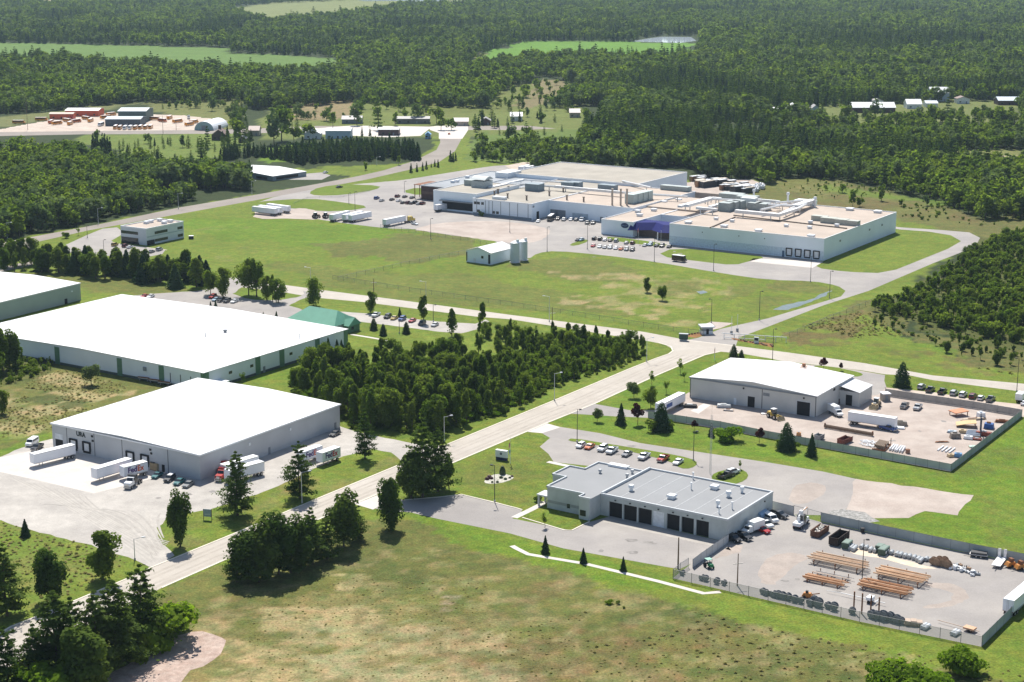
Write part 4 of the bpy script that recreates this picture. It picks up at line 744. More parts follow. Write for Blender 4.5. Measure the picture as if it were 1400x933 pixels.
class Bld:
    """a building in its own frame: origin at its front corner, +x along the right-hand wall going away, +y along the left-hand wall going away"""
    def __init__(s, name, label, Fb, Ft, Lt, Rt, h=None, cat='building', base=0):
        s.h = HT(Fb[0], Fb[1], Ft[1]) if h is None else h; z = s.h
        f, l, r = (G(*p, z) for p in (Ft, Lt, Rt)); a1 = math.atan2(r.y-f.y, r.x-f.x); a2 = math.atan2(l.y-f.y, l.x-f.x)-math.pi/2
        d = (a2-a1+math.pi) % (2*math.pi)-math.pi; s.a = a1+d/2; s.W = (r-f).length; s.D = (l-f).length
        s.o = empty(name, (f.x, f.y, 0), s.a, label, cat); s.inv = Matrix.Translation((f.x, f.y, 0)) @ Matrix.Rotation(s.a, 4, 'Z'); s.inv.invert()
    def loc(s, px, py, z=0): return s.inv @ G(px, py, z)
    def put(s, b, name, m, parent=None): return b.build(name, m, parent or s.o)
    def box(s, name, m, x0, x1, y0, y1, z0, z1, parent=None): return s.put(B().box(x0, x1, y0, y1, z0, z1), name, m, parent)
    # a rectangle on the left-hand wall (x = 0 plane), y from a to b, or on the right-hand wall (y = 0 plane), x from a to b
    def onL(s, name, m, a, b, z0, z1, t=.08, x=0, parent=None): return s.box(name, m, x-t, x+.02, a, b, z0, z1, parent)
    def onR(s, name, m, a, b, z0, z1, t=.08, y=0, parent=None): return s.box(name, m, a, b, y-t, y+.02, z0, z1, parent)
    def frame(s, side, a, b, z0, z1, w, t, m, name='frame', parent=None, off=0):
        k = B()
        for (p, q, u, v) in ((a-w, a, z0, z1), (b, b+w, z0, z1), (a-w, b+w, z1, z1+w)):
            (k.box(off-t, off+.02, p, q, u, v) if side == 'L' else k.box(p, q, off-t, off+.02, u, v))
        return s.put(k, name, m, parent)
    def shell(s, wm, rm, cap=None, W=None, D=None, h=None, x=0, y=0, par=.0, ridge=0, over=.25, z0=0, wname='wall', rname='roof'):
        W = s.W if W is None else W; D = s.D if D is None else D; h = s.h if h is None else h
        s.box(wname, wm, x, x+W, y, y+D, z0, h-.02 if not par else h-par)
        if ridge:   # low gable, ridge along x
            b = B().prism([(y-over, h), (y+D/2, h+ridge), (y+D+over, h), (y+D+over, h+.18), (y+D/2, h+ridge+.2), (y-over, h+.18)], x-over, x+W+over, 'x'); r = s.put(b, rname, rm)
            s.put(B().prism([(y, h-.02), (y+D, h-.02), (y+D/2, h+ridge-.02)], x+.01, x+W-.01, 'x'), 'gable', wm)
        else:
            r = s.box(rname, rm, x-over*0, x+W, y, y+D, h-par-.0, h-par+.12)
            if cap:
                k = B(); c = .35
                k.box(x-.06, x+c, y-.06, y+D+.06, h-par-.05, h+.12); k.box(x+W-c, x+W+.06, y-.06, y+D+.06, h-par-.05, h+.12); k.box(x+c, x+W-c, y-.06, y+c, h-par-.05, h+.12); k.box(x+c, x+W-c, y+D-c, y+D+.06, h-par-.05, h+.12); s.put(k, 'parapet', cap)
        return r
    def yL(s, px, z=2.5, x=0.0):
        """where a vertical line seen at photo column px meets the left-hand wall"""
        mi = s.inv.inverted(); lo, hi = -5.0, s.D*1.3
        for _ in range(40):
            m_ = (lo+hi)/2; wp = mi @ Vector((x, m_, z))
            if 700+FPX*wp.x/(wp.y*CP+(CAM_H-z)*SP) > px: lo = m_
            else: hi = m_
        return lo
    def dock(s, side, c, w=3.0, zt=4.3, door=DOORW, seal=RUBBER):
        d = (s.onL if side == 'L' else s.onR)('dock_door', door, c-w/2+.35, c+w/2-.35, 1.2, zt-.4)
        s.frame(side, c-w/2+.35, c+w/2-.35, 1.2, zt-.4, .42, .45, seal, 'dock_seal', d)
        (s.onL if side == 'L' else s.onR)('bumper', seal, c-w/2+.1, c+w/2-.1, .55, 1.1, .3, parent=d)
def roofseams(bd, n, ridge, over=.3, dirt=True):
    for i in range(1, n):
        x = bd.W*i/n; k = B()
        for s_ in (0, 1):
            y0, y1 = (0-over, bd.D/2) if s_ == 0 else (bd.D/2, bd.D+over); z0, z1 = (bd.h+.19, bd.h+ridge+.21) if s_ == 0 else (bd.h+ridge+.21, bd.h+.19)
            k.add([(x-.07,y0,z0),(x+.07,y0,z0),(x+.07,y1,z1),(x-.07,y1,z1),(x-.07,y0,z0+.06),(x+.07,y0,z0+.06),(x+.07,y1,z1+.06),(x-.07,y1,z1+.06)], [(0,3,2,1),(4,5,6,7),(0,1,5,4),(1,2,6,5),(2,3,7,6),(3,0,4,7)])
        bd.put(k, 'roof_seam', M('grey_roof_seam', (.48,.48,.49)))
def vent(bd, x, y, z, w=1.0, h=.9, m=CAPW, name='roof_vent'):
    b = B().tube((x, y, z), (x, y, z+h*.55), w*.3, n=8); b.tube((x, y, z+h*.55), (x, y, z+h), w*.5, w*.42, 8); return bd.put(b, name, m)
def curb(bd, x, y, z, w=1.8, h=.8, m=CAPW, name='roof_unit'):
    b = B().box(x-w*.4, x+w*.4, y-w*.4, y+w*.4, z, z+h*.6); b.taper(x-w*.5, x+w*.5, y-w*.5, y+w*.5, z+h*.6, z+h, .1, .1, .1); return bd.put(b, name, m)
# --- warehouse with dock doors (lower left)
b = Bld('warehouse', 'grey metal warehouse with a plain white roof and trailers at its dock doors', (272.7,657), (272.7,622.6), (71.4,578.8), (463.5,553.2), cat='warehouse')
b.shell(GREY_WALL, WHITE_ROOF, ridge=.7, over=.35); UM = b
roofseams(b, 9, .7)
b.put(B().box(-.37, -.3, -.4, b.D+.4, b.h-.22, b.h+.2).box(-.3, b.W+.36, -.42, -.35, b.h-.22, b.h+.2), 'gutter', CAPW)
k = B()
for px in (230, 167.5, 129.5, 92): k.box(-.05, .02, b.yL(px)-.1, b.yL(px)+.1, .1, b.h-.3)
b.put(k, 'downspout', M('dark_downspout', (.10,.105,.11)))
b.onL('rib_panel', GREY_WALL, .2, b.D-.2, .0, .35, .04)
yl = lambda px, py, z=2.0: b.loc(px, py, z).y
dy = [b.D*f for f in (.645, .735)]
for px in (101, 117.5, 184, 198): pass
for px in (101, 119, 178.5, 198.5): b.dock('L', b.yL(px), 3.1, 4.1)
o = b.onL('overhead_door', DOORW, b.yL(86), b.yL(76), 2.9, 4.6); b.onL('door_opening', DARK, b.yL(86), b.yL(76), 0, 2.9, .06)
b.onL('door', DARK, b.yL(225), b.yL(225)+1.1, 0, 2.2); b.onR('door', DOORG, b.W*.46, b.W*.475, 0, 2.2); b.onR('door', DOORG, b.W*.955, b.W*.97, 0, 2.2)
for f, z in ((127, 6.2), (127.5, 4.8), (206.5, 6.0), (207.5, 4.9)): b.onL('wall_vent', BLACK, b.yL(f)-.35, b.yL(f)+.35, z-.3, z+.3, .2)
for f in (.33, .62): b.onR('wall_fan', CAPW, b.W*f-.4, b.W*f+.4, 5.0, 5.8, .25)
text('URA', 1.9, LETTER, b.o, (-.06, b.yL(110.5, 6), 5.95), (math.pi/2, 0, -math.pi/2), bold=.10)
# --- long white warehouse with green pilasters
h2 = HT(475.7, 473.5, 450.7)
fB, fR, fK = G(278,510.6,h2), G(475.6,450.6,h2), G(166,403.5,h2); Lc = fB+(fK-fR)
b = Bld('warehouse', 'very large white-roofed warehouse with green stripes on its pale walls', None, (278,510.6), (30,466), (475.6,450.6), h=h2, cat='warehouse'); b.D = (fK-fR).length; LW = b
b.shell(WHITE_WALL, WHITE_ROOF, ridge=.9, over=.3)
roofseams(b, 12, .9)
k = B()
for f in (.0, .165, .335, .6, .86): k.box(-.12, .02, max(0, b.D*f-1.2)+.01, b.D*f+1.2, .05, b.h-.05)
for f in (.0, .335, .5, .755, .97): k.box(b.W*f+.01, min(b.W, b.W*f+2.6), -.12, .02, .05, b.h-.05)
b.put(k, 'pilaster', GREEN_TRIM)
b.onL('dark_base', M('dark_base_course', (.08,.10,.09)), .1, b.D-.1, 0, .9, .04); b.onR('dark_base', MATS['dark_base_course'], .1, b.W-.1, 0, .9, .04)
for f in (.16, .3, .57): b.onR('window', GLASS, b.W*f, b.W*f+1.6, 3.4, 4.4)
b.onR('door', DOORG, b.W*.385, b.W*.4, 0, 2.3); b.onR('door', DOORG, b.W*.06, b.W*.075, 0, 2.3)
k = B()
for f in (.05, .09, .13, .17): k.box(-.1, .02, b.D*f-.15, b.D*f+.15, 0, 4.5)
b.put(k, 'downspout', MATS['dark_downspout']); b.onL('wall_fan', DOORG, b.D*.225, b.D*.225+1.4, 3.6, 5.0, .4)
x, y, _ = b.loc(308, 457, b.h); vent(b, x, y, b.h+.5, 1.6, 1.2, DOORG); x, y, _ = b.loc(281, 463, b.h); b.put(B().tube((x, y, b.h+.3), (x, y, b.h+2.2), .15), 'vent_pipe', STEEL); x, y, _ = b.loc(410, 464, b.h); b.put(B().tube((x, y, b.h+.2), (x, y, b.h+2.2), .15), 'vent_pipe', STEEL)
b.box('entry_shed', WHITE_WALL, 4, 8.5, -4, -.05, 0, 2.6)
# --- warehouse cut by the left edge
h3 = HT(103.5,409.5,386.7); r_, bk, fl = G(102.5,386.7,h3), G(0,371.7,h3), G(0,413,h3)
b = Bld('warehouse', 'white-roofed warehouse with green-grey wall cut off by the left edge', None, (-95,436.5), (-190,420), (102.5,386.7), h=h3, cat='warehouse'); b.D = 55
b.shell(M('sage_grey_siding', (.33,.38,.35), rough=.55, var=.05, scale=.2), WHITE_ROOF, ridge=.8, over=.3); b.onR('door', DARK, b.W*.88, b.W*.90, 0, 2.2); b.onR('lamp', CAPW, b.W*.93, b.W*.94, 4.5, 5, .3); b.onR('trim', CAPG, .1, b.W-.1, b.h-.35, b.h-.05, .06)
# --- grey metal workshop (right)
b = Bld('workshop', 'light grey metal workshop with low white roof and a rust stain', (1116,571), (1116.4,542.5), (941,517.4), (1170.3,514.9), cat='workshop'); GW = b
b.shell(GREYG, WHITE_ROOF, ridge=1.6, over=.3)
roofseams(b, 8, 1.6)
b.put(B().box(-.36, -.29, -.36, b.D+.36, b.h-.25, b.h+.17), 'gutter', DOORG); b.put(B().box(-.05, .02, b.D*.415, b.D*.415+.25, .1, b.h-.3).box(-.05, .02, .02, .3, .1, b.h-.3).box(-.05, .02, b.D-.3, b.D-.02, .1, b.h-.3), 'downspout', MATS['dark_downspout'])
b.onL('overhead_opening', DARK, b.D*.045, b.D*.145, 0, 4.6, .05); b.frame('L', b.D*.045, b.D*.145, 0, 4.6, .25, .12, CAPG); b.onL('overhead_opening', DARK, b.D*.475, b.D*.53, 0, 3.6, .05); b.onL('door', DOORW, b.D*.62, b.D*.64, 0, 2.3); b.onL('wall_vent', DOORG, b.D*.36, b.D*.41, 4.6, 5.6); b.onL('lamp', BLACK, b.D*.56, b.D*.57, 5.8, 6.3, .3); b.onL('lamp', BLACK, b.D*.09, b.D*.1, 5.6, 6.1, .3); b.onR('wall_vent', DARK, b.W*.45, b.W*.5, 5.6, 6.4)
b.box('side_annex', GREYG, b.W*.62, b.W-.3, -7, -.03, 0, 4.8); b.put(B().prism([(-7.3, 4.8), (.0, 6.2), (0, 6.35), (-7.3, 4.95)], b.W*.61, b.W-.2, 'x'), 'annex_roof', WHITE_ROOF); b.box('overhead_opening', DARK, b.W*.62-.06, b.W*.62+.01, -4.6, -2.4, 0, 3.6)
x, y, _ = b.loc(1099, 503, b.h+1); vent(b, x, y, b.h+.9, 1.4, 1.6, M('rust_vent', (.35,.16,.08))); rs = B()
for i in range(40):
    q = RG.normal(size=2)*[1.6, 1.2]; zz = b.h+.22+1.6*(1-abs((y+q[1])-b.D/2)/(b.D/2)); rs.box(x+q[0]-.2, x+q[0]+.2, y+q[1]-.3, y+q[1]+.3, zz, zz+.02+.001*i)
b.put(rs, 'rust_stain', M('roof_rust', (.55,.38,.28)))
# --- utility depot: two block wings
b = Bld('depot_building', 'grey block depot building with a row of garage bays and a grey flat roof', (996,741), (995,710), (822.3,674), (1056,671.5)); DP = b
b.box('wall', BLOCK, .5, b.W, 0, b.D, 0, b.h-.55); r = b.box('roof', GREYROOF, 0.5, b.W, 0, b.D, b.h-.55, b.h-.45)
D = b.D
k = B()
for i in range(1, 7): k.box(.6, b.W-.6, D*i/7-.12, D*i/7+.12, b.h-.45, b.h-.42)
b.put(k, 'roof_seam', M('roof_seam_light', (.34,.35,.355)))
# front wall with bays: piers between openings
bays = []
fx = [(1003,0)]
pxs = [(832.5,850.5),(852.5,870.5),(872.5,891),(892.5,908),(911.5,929),(931.5,948.5),(951.5,969)]
for a_, c_ in pxs:
    y1 = b.loc(a_, 700, 2.5).y; 
    def yat(px):
        # front wall is the plane x = 0 in the building frame
        lo, hi = 0.0, b.D*1.2
        for _ in range(40):
            m_ = (lo+hi)/2; wpt = b.inv.inverted() @ Vector((0, m_, 2.5)); zc = wpt.y*CP+(CAM_H-2.5)*SP
            sx = 700+FPX*wpt.x/zc
            if sx > px: lo = m_
            else: hi = m_
        return lo
    bays.append((yat(c_), yat(a_)))
k = B(); prev = 0; zt = 4.3
for y0, y1 in sorted(bays):
    k.box(0, .5, prev, y0, 0, zt); prev = y1
k.box(0, .5, prev, b.D, 0, zt); k.box(0, .5, 0, b.D, zt, b.h-.5); b.put(k, 'front_wall', BLOCK)
for i, (y0, y1) in enumerate(sorted(bays)):
    if i == 3: b.box('overhead_door', DOORW, .2, .3, y0, y1, 0, zt)
    else: b.box('bay_opening', DARK, .49, .495, y0, y1, 0.02, zt)
    b.box('wall_lamp', BLACK, -.3, 0, (y0+y1)/2-.2, (y0+y1)/2+.2, zt+.5, zt+.75)
k = B(); k.box(-.08, .35, -.08, b.D+.08, b.h-.6, b.h); k.box(b.W-.35, b.W+.08, -.08, b.D+.08, b.h-.6, b.h-.02); k.box(.35, b.W-.35, -.08, .35, b.h-.6, b.h-.01); k.box(.35, b.W-.35, b.D-.35, b.D+.08, b.h-.6, b.h+.25); b.put(k, 'parapet', CAPG)
b.onR('door', DOORG, b.W*.86, b.W*.9, 0, 2.2); b.onR('wall_lamp', BLACK, b.W*.8, b.W*.81, 4.6, 4.9, .3)
for px, py, kind in [(863,669,'c'),(918.5,679.5,'u'),(977,666.5,'u'),(996,677.5,'c'),(1014.5,671.5,'v'),(981.5,690.5,'v'),(947.5,653,'p'),(945,667,'p'),(1001,694,'p'),(983,700,'p')]:
    x, y, _ = b.loc(px, py+2, b.h-.4); z = b.h-.45
    if kind == 'p': b.put(B().tube((x, y, z), (x, y, z+1.7), .16).tube((x, y, z+1.7), (x, y, z+2.0), .3), 'vent_pipe', CAPW)
    elif kind == 'u': curb(b, x, y, z, 2.2, 1.1)
    else: vent(b, x, y, z, 1.7 if kind == 'c' else 1.3, 1.7)
# office wing, lower
hw = HT(816,714,683)
x0, yD = 0, b.D
def bl(px, py, z): v = b.loc(px, py, z); return v.x, v.y
p1 = bl(816, 683.5, hw); p2 = bl(791.5, 678.5, hw); p3 = bl(798, 674.5, hw); p4 = bl(746.5, 665, hw); p5 = bl(775, 651.5, hw); p7 = bl(757, 647, hw); p8 = bl(782.5, 637.2, hw); p9 = bl(799, 641, hw); p10 = bl(817, 631.5, hw)
xe = p1[0]; xw = p4[0]; xs_ = (p5[0]+xw)/2
outline = [(xe, b.D+.02), (xe, p2[1]), (p3[0], p2[1]), (p3[0], p4[1]), (p5[0], p4[1]), (p5[0], p7[1]), (p8[0], p7[1]), (p8[0], p9[1]), (p10[0], p9[1]), (p10[0], b.D+.02)]
b.put(B().prism(outline, 0, hw-.45, 'z'), 'wall', BLOCK); b.put(B().prism(outline, hw-.45, hw-.35, 'z'), 'roof', GREYROOF)
k = B(); n = len(outline)
for i in range(n-1):
    (ax, ay), (cx, cy_) = outline[i], outline[i+1]; k.box(min(ax, cx)-.17, max(ax, cx)+.17, min(ay, cy_)-.17, max(ay, cy_)+.17, hw-.5, hw+.05+.004*i)
b.put(k, 'parapet', CAPG)
w_ = b.box('window', GLASS, p3[0]-.06, p3[0]+.02, p2[1]+(p4[1]-p2[1])*.38, p2[1]+(p4[1]-p2[1])*.46, 1.2, 2.4)
for i in range(4): y = b.D+(p2[1]-b.D)*(.35+.12*i); b.box('window', GLASS, xe-.06, xe+.02, y, y+.6, 1.0, 2.6)
b.box('band_course', M('darker_block_band', (.30,.32,.32)), p3[0]-.03, p3[0]+.01, p2[1]+.05, p4[1]-.05, 1.6, 2.4)
for px, py in [(820.5,645.5),(857.5,651.5),(864.5,646)]: x, y = bl(px, py, hw); vent(b, x, y, hw-.4, 1.1, 1.2, M('roof_vent_grey', (.5,.5,.5)))
x, y = bl(846, 637, hw); b.box('roof_unit', CAPW, x-1, x+1, y-3, y+3, hw-.4, hw+.3)
# porch
q1 = bl(733, 673, 3.0); b.box('porch_roof', CAPG, p3[0]+.3, p3[0]+4.5, p4[1]+.02, p4[1]+3.6, 2.8, 3.2)
b.put(B().box(p3[0]+.5, p3[0]+1.0, p4[1]+2.9, p4[1]+3.4, 0, 2.8).box(p3[0]+3.9, p3[0]+4.4, p4[1]+2.9, p4[1]+3.4, 0, 2.8), 'porch_post', BLOCK)
# --- two-storey office (left middle)
b = Bld('office_building', 'two-storey pale office block with dark ribbon windows', (201,336), (199.5,313), (166.3,308.5), (248,302.5))
b.shell(M('pale_panel_wall', (.62,.66,.68), rough=.5, var=.05, scale=.3), TANROOF, CAPW, par=.5)
for z in (1.0, 4.9): b.onL('window', GLASS, b.D*.32, b.D*.98, z, z+1.5 if z > 2 else 3.2); b.onR('window', GLASS, b.W*.22, b.W*.56, z, z+1.4); b.onR('window', GLASS, b.W*.83, b.W*.97, z, z+1.4)
b.onR('band', M('blue_grey_band', (.38,.45,.48)), b.W*.02, b.W*.98, 3.9, 4.5, .05); b.onL('entrance', DARK, b.D*.3, b.D*.97, 0, .98, .5); b.onR('entrance', DARK, b.W*.01, b.W*.2, .0, 2.4, .3)
for px, py in [(200,305),(206,303.5),(218.5,301.5),(224.5,305),(233,303)]: x, y, _ = b.loc(px, py, b.h); curb(b, x, y, b.h-.4, 2.6, 1.4)
# --- small shed and two silos
b = Bld('shed', 'small white gabled shed on the lawn beside two silos', (671,362.5), (671,347), (640.5,342), (697.5,338.5), cat='shed')
b.shell(BLUEWHITE, WHITE_ROOF, ridge=2.2, over=.4)
b.onL('door', DARK, .3, 1.5, .4, b.h-.6); b.onL('window', GLASS, b.D*.3, b.D*.3+1.3, 2.6, 3.8); b.onL('door', DOORW, b.D*.6, b.D*.7, 0, 2.2); b.onL('corner_post', DARK, b.D-.6, b.D-.02, .4, b.h-.6)
SILO = M('pale_silo_steel', (.58,.63,.66), rough=.45, var=.06, scale=.3)
for px, by, ty, lb in ((704,359,332,'nearer white silo with a railing beside the small shed'), (715,356,330,'farther white silo beside the small shed')):
    g = G(px, by); h = HT(px, by, ty); e = empty('silo', g, 0, lb, 'silo'); rr = 6.2*G(px+1, by).x-6.2*G(px, by).x
    B().tube((0,0,.3), (0,0,h), rr, n=24).build('tank', SILO, e); B().tube((0,0,h), (0,0,h+1.0), rr, rr*.15, 24).build('roof', CAPW, e); B().box(rr*.3, rr*.9, -.4, .4, h+.3, h+1.6).build('hatch', CAPW, e)
    k = B(); k.tube((-rr-.15, -.3, 0), (-rr-.15, -.3, h), .06, n=4).tube((-rr-.15, .3, 0), (-rr-.15, .3, h), .06, n=4); k.build('ladder', STEEL, e); B().tube((0,0,0), (0,0,.3), rr+.4, n=24).build('plinth', CONC, e)
# --- green-roofed office
g1 = [(399,432),(484,440),(470,452)]
zE = 3.4
b = Bld('roadside_office', 'house-like office with a green metal roof, partly behind the white warehouse', (457,453), (457,446.0), (400,434.2), (484,437.5), h=zE); W_, D_ = b.W, b.D
b.box('wall', M('pale_blue_siding', (.5,.55,.58), var=.05), 0.4, W_-.4, .4, D_-.4, 0, zE)
rz = zE+4.6
b.put(B().add([(-.6,-.6,zE),(W_+.6,-.6,zE),(W_+.6,D_+.6,zE),(-.6,D_+.6,zE),(W_/2,D_*.16,rz),(W_/2,D_*.78,rz)], [(0,1,4),(1,2,5,4),(2,3,5),(3,0,4,5),(0,3,2,1)]), 'roof', GREENROOF)
b.put(B().add([(W_*.35,-3.5,2.8),(W_*.95,-3.5,2.8),(W_*.95,D_*.35,2.8),(W_*.35,D_*.35,2.8),(W_*.65,-3.5,5.8),(W_*.65,D_*.4,7.0)], [(0,1,4),(1,2,5,4),(2,3,5),(3,0,4,5),(0,3,2,1)]), 'porch_roof', GREENROOF); b.box('porch', GREEN_TRIM, W_*.42, W_*.88, -3.2, .38, 0, 2.8); b.onR('window', GLASS, W_*.5, W_*.6, 1, 2.2, y=-3.22)
# --- long low building by the highway
b = Bld('low_building', 'long low building with a pale roof behind the highway', (372,248), (373,241.5), (305.5,231.5), (415,234.5), h=None); b.shell(M('slate_siding', (.22,.26,.29)), WHITE_ROOF, ridge=1.2, over=.3); b.onR('window', DARK, b.W*.1, b.W*.75, .6, 2.4); b.onL('window', DARK, b.D*.1, b.D*.3, .6, 2.2)
# --- gate house
g = G(965.5, 456); e = empty('gate_house', g, R(8), 'small white gate hut with a flat roof at the factory entrance', 'gate house')
B().box(-2.2,2.2,-2,2,0,1.3).build('wall', WHITE_WALL, e); B().box(-2.15,2.15,-1.95,1.95,1.3,2.7).build('window_band', M('grey_glass', (.22,.27,.3), rough=.15), e); B().box(-2.7,2.7,-2.5,2.5,2.7,3.3).build('roof', CAPW, e); B().box(-.5,.5,-2.06,-1.98,.1,2.1).build('door', DARK, e)
# ------------------------------------------------------------------ the factory: one building of many wings
hF = HT(1126,357,326.8)
b = Bld('factory', 'huge white factory of joined wings with tan flat roofs, ducts and stacks', (1126,357), (1127,326.8), (914.5,306), (1228,290.5), cat='factory'); FA = b
b.D = b.loc(914.5, 306, hF).y
b.shell(BLUEWHITE, TANROOF, CAPW, par=.4, h=hF)
b.onL('lower_band', M('blue_tinted_band', (.60,.70,.78)), .1, b.D-.1, .3, hF*.42, .05)
yat2 = lambda px, xx=0: next(m_ for m_ in np.linspace(-5, b.D+200, 3000) if (lambda wpt: 700+FPX*wpt.x/(wpt.y*CP+(CAM_H-2.5)*SP))(b.inv.inverted() @ Vector((xx, m_, 2.5))) <= px)
for px in (1079, 1091.5, 1104, 1116.5): b.dock('L', yat2(px), 3.2, 4.6)
yq = yat2(1071); b.onL('door', M('blue_door', (.10,.16,.24)), yq-.6, yq+.6, 0, 3)
for px in (960, 1010, 1045): yq = yat2(px); b.onL('wall_lamp', BLACK, yq-.2, yq+.2, hF*.72, hF*.76, .2)
for f in (.2, .6, .78): b.onR('wall_vent', DOORG, b.W*f, b.W*f+1.4, hF*.6, hF*.68, .25)
k = B()
def rp(px, py, z=None): v = b.loc(px, py, hF if z is None else z); return v.x, v.y
a1, a2 = rp(1003,294.5), rp(1158,312.5); k.tube((a1[0], a1[1], hF), (a2[0], a2[1], hF), .35, n=6); a3, a4 = rp(971,311.5), rp(1005,297); k.tube((a3[0], a3[1], hF), (a4[0], a4[1], hF), .35, n=6); b.put(k, 'expansion_joint', M('dark_roof_joint', (.12,.09,.07)))
def wing(name, corners, h, wm, rm, cap=CAPW, par=.4):
    """another wing, axis-aligned with the factory: photo corners of its roof"""
    P = [rp(*c, h) for c in corners]; x0, x1 = min(p[0] for p in P), max(p[0] for p in P); y0, y1 = min(p[1] for p in P), max(p[1] for p in P)
    return wing_at(name, x0, x1, y0, y1, h, wm, rm, cap, par)
def wing_at(name, x0, x1, y0, y1, h, wm, rm, cap=CAPW, par=.4):
    b.box(name, wm, x0, x1, y0, y1, 0, h-par); b.box(name.replace('wall', 'roof'), rm, x0, x1, y0, y1, h-par, h-par+.1)
    if cap:
        k = B(); c = .35; k.box(x0-.06, x0+c, y0-.06, y1+.06, h-par-.04, h+.08); k.box(x1-c, x1+.06, y0-.06, y1+.06, h-par-.04, h+.08); k.box(x0+c, x1-c, y0-.06, y0+c, h-par-.04, h+.08); k.box(x0+c, x1-c, y1-c, y1+.06, h-par-.04, h+.08); b.put(k, 'parapet', cap)
    return x0, x1, y0, y1, h
FAC = {}
h2_ = HT(864.5,324.5,304); A = rp(865.7,304,h2_); A2 = rp(826.7,298.4,h2_); A3 = rp(905,275.5,h2_); A4 = rp(896.7,292.5,h2_)
FAC['front'] = wing_at('front_wing_wall', A[0], A3[0], A[1], A2[1], h2_, BLUEWHITE, TANROOF)
FAC['link'] = wing_at('link_wing_wall', A4[0], A3[0]+2, b.D+.05, A[1]-.05, h2_-.1, BLUEWHITE, TANROOF)
h3_ = HT(727,301.7,279); C1, C2, C3 = rp(727,279,h3_), rp(640,272.5,h3_), rp(750,273.6,h3_)
FAC['office'] = wing_at('office_wing_wall', C1[0], C3[0]+75, C1[1], C2[1], h3_, BLUEWHITE, TANROOF2)
FAC['mid'] = wing_at('middle_wing_wall', C3[0], C3[0]+75, A2[1]+.05, C1[1]-.05, h3_-.12, BLUEWHITE, TANROOF)
h5_ = HT(639,291,264.5); D1, D2 = rp(639,264.5,h5_), rp(594.5,259.6,h5_)
FAC['dock'] = wing_at('dock_wing_wall', D1[0], D1[0]+45, C2[1]+.05, D2[1], h5_, BLUEWHITE, TANROOF2)
h6_ = HT(575.5,272.8,253.3); E1, E2 = rp(575.5,253.3,h6_), rp(646.6,232,h6_)
FAC['brown'] = wing_at('brown_wing_wall', E1[0], E2[0], D2[1]+.05, E1[1], h6_, BROWN_BR, BLUEROOF, CAPG)
FAC['brown_back'] = wing_at('back_wing_wall', D1[0]+45.05, E2[0]-1, C2[1]-20, D2[1], h6_-.1, BLUEWHITE, BLUEROOF, None)
h7_ = HT(946,259,236)
H1, H2, H3 = rp(872,252,h7_), rp(688.7,237.5,h7_), rp(946,236,h7_)
FAC['rear'] = wing_at('rear_wing_wall', H1[0], H3[0], H1[1], H2[1], h7_, BLUEWHITE, TANROOF2)
b.box('infill_roof', TANROOF, C3[0]+75.05, H1[0]-.05, H3[1]*0+b.D+3, C2[1]-2, 0, h3_-.5); b.box('infill_roof', TANROOF, b.W*.6, min(H3[0]-8, rp(985,268,hF)[0]), b.D*.75, H1[1]-.05, 0, h3_-.9)
# front wing logo and canopy
yo = (FAC['front'][2]+FAC['front'][3])/2
yl0 = A[1]+(A2[1]-A[1])*.26; lg = B()
lg.add([(A[0]-.12, yl0+2.3*math.cos(t), h2_*.72+1.35*math.sin(t)) for t in np.linspace(0, 2*math.pi, 25)[:-1]]+[(A[0]+.0, yl0+2.3*math.cos(t), h2_*.72+1.35*math.sin(t)) for t in np.linspace(0, 2*math.pi, 25)[:-1]], [tuple(range(24))]+[(i, (i+1) % 24, 24+(i+1) % 24, 24+i) for i in range(24)])
lo_ = b.put(lg, 'oval_emblem', M('navy_emblem', (.02,.035,.12), var=.05)); wv = B()
for i in range(10): y = yl0+1.7-.34*i; wv.box(A[0]-.17, A[0]-.1, y-.2, y+.17, h2_*.72-.25+.16*math.sin(i*.9), h2_*.72+.05+.16*math.sin(i*.9))
b.put(wv, 'emblem_wave', M('pale_emblem_wave', (.16,.24,.36)), lo_)
cx0, cx1 = A[0]+.3, A4[0]; zc0, zc1 = h2_*.5, h2_*.93
ym = (A[1]+b.D)/2
cp = [(cx0-1.5, A[1]+1.5), (cx0+6, ym+4), (cx0+1, ym-3), (cx0+3.5, b.D+.05)]
vs = []
for (x, y) in cp: vs += [(x-2.2, y, zc0), (x+2.6, y, zc1)]
vs += [(cx0+14, cp[0][1], zc1), (cx0+14, b.D+.05, zc1)]
b.put(B().add(vs, [(0,2,3,1),(2,4,5,3),(4,6,7,5),(1,3,5,7,9,8)]), 'canopy', NAVY)
b.box('entrance_glass', M('entrance_brick', (.10,.07,.06), var=.2, scale=1), cx0+4, cx0+8, b.D+.1, A[1]-.1, 0, zc0+.2)
b.box('canopy_post', CAPW, cx0-1, cx0-.6, ym-2, ym-1.6, 0, zc0)
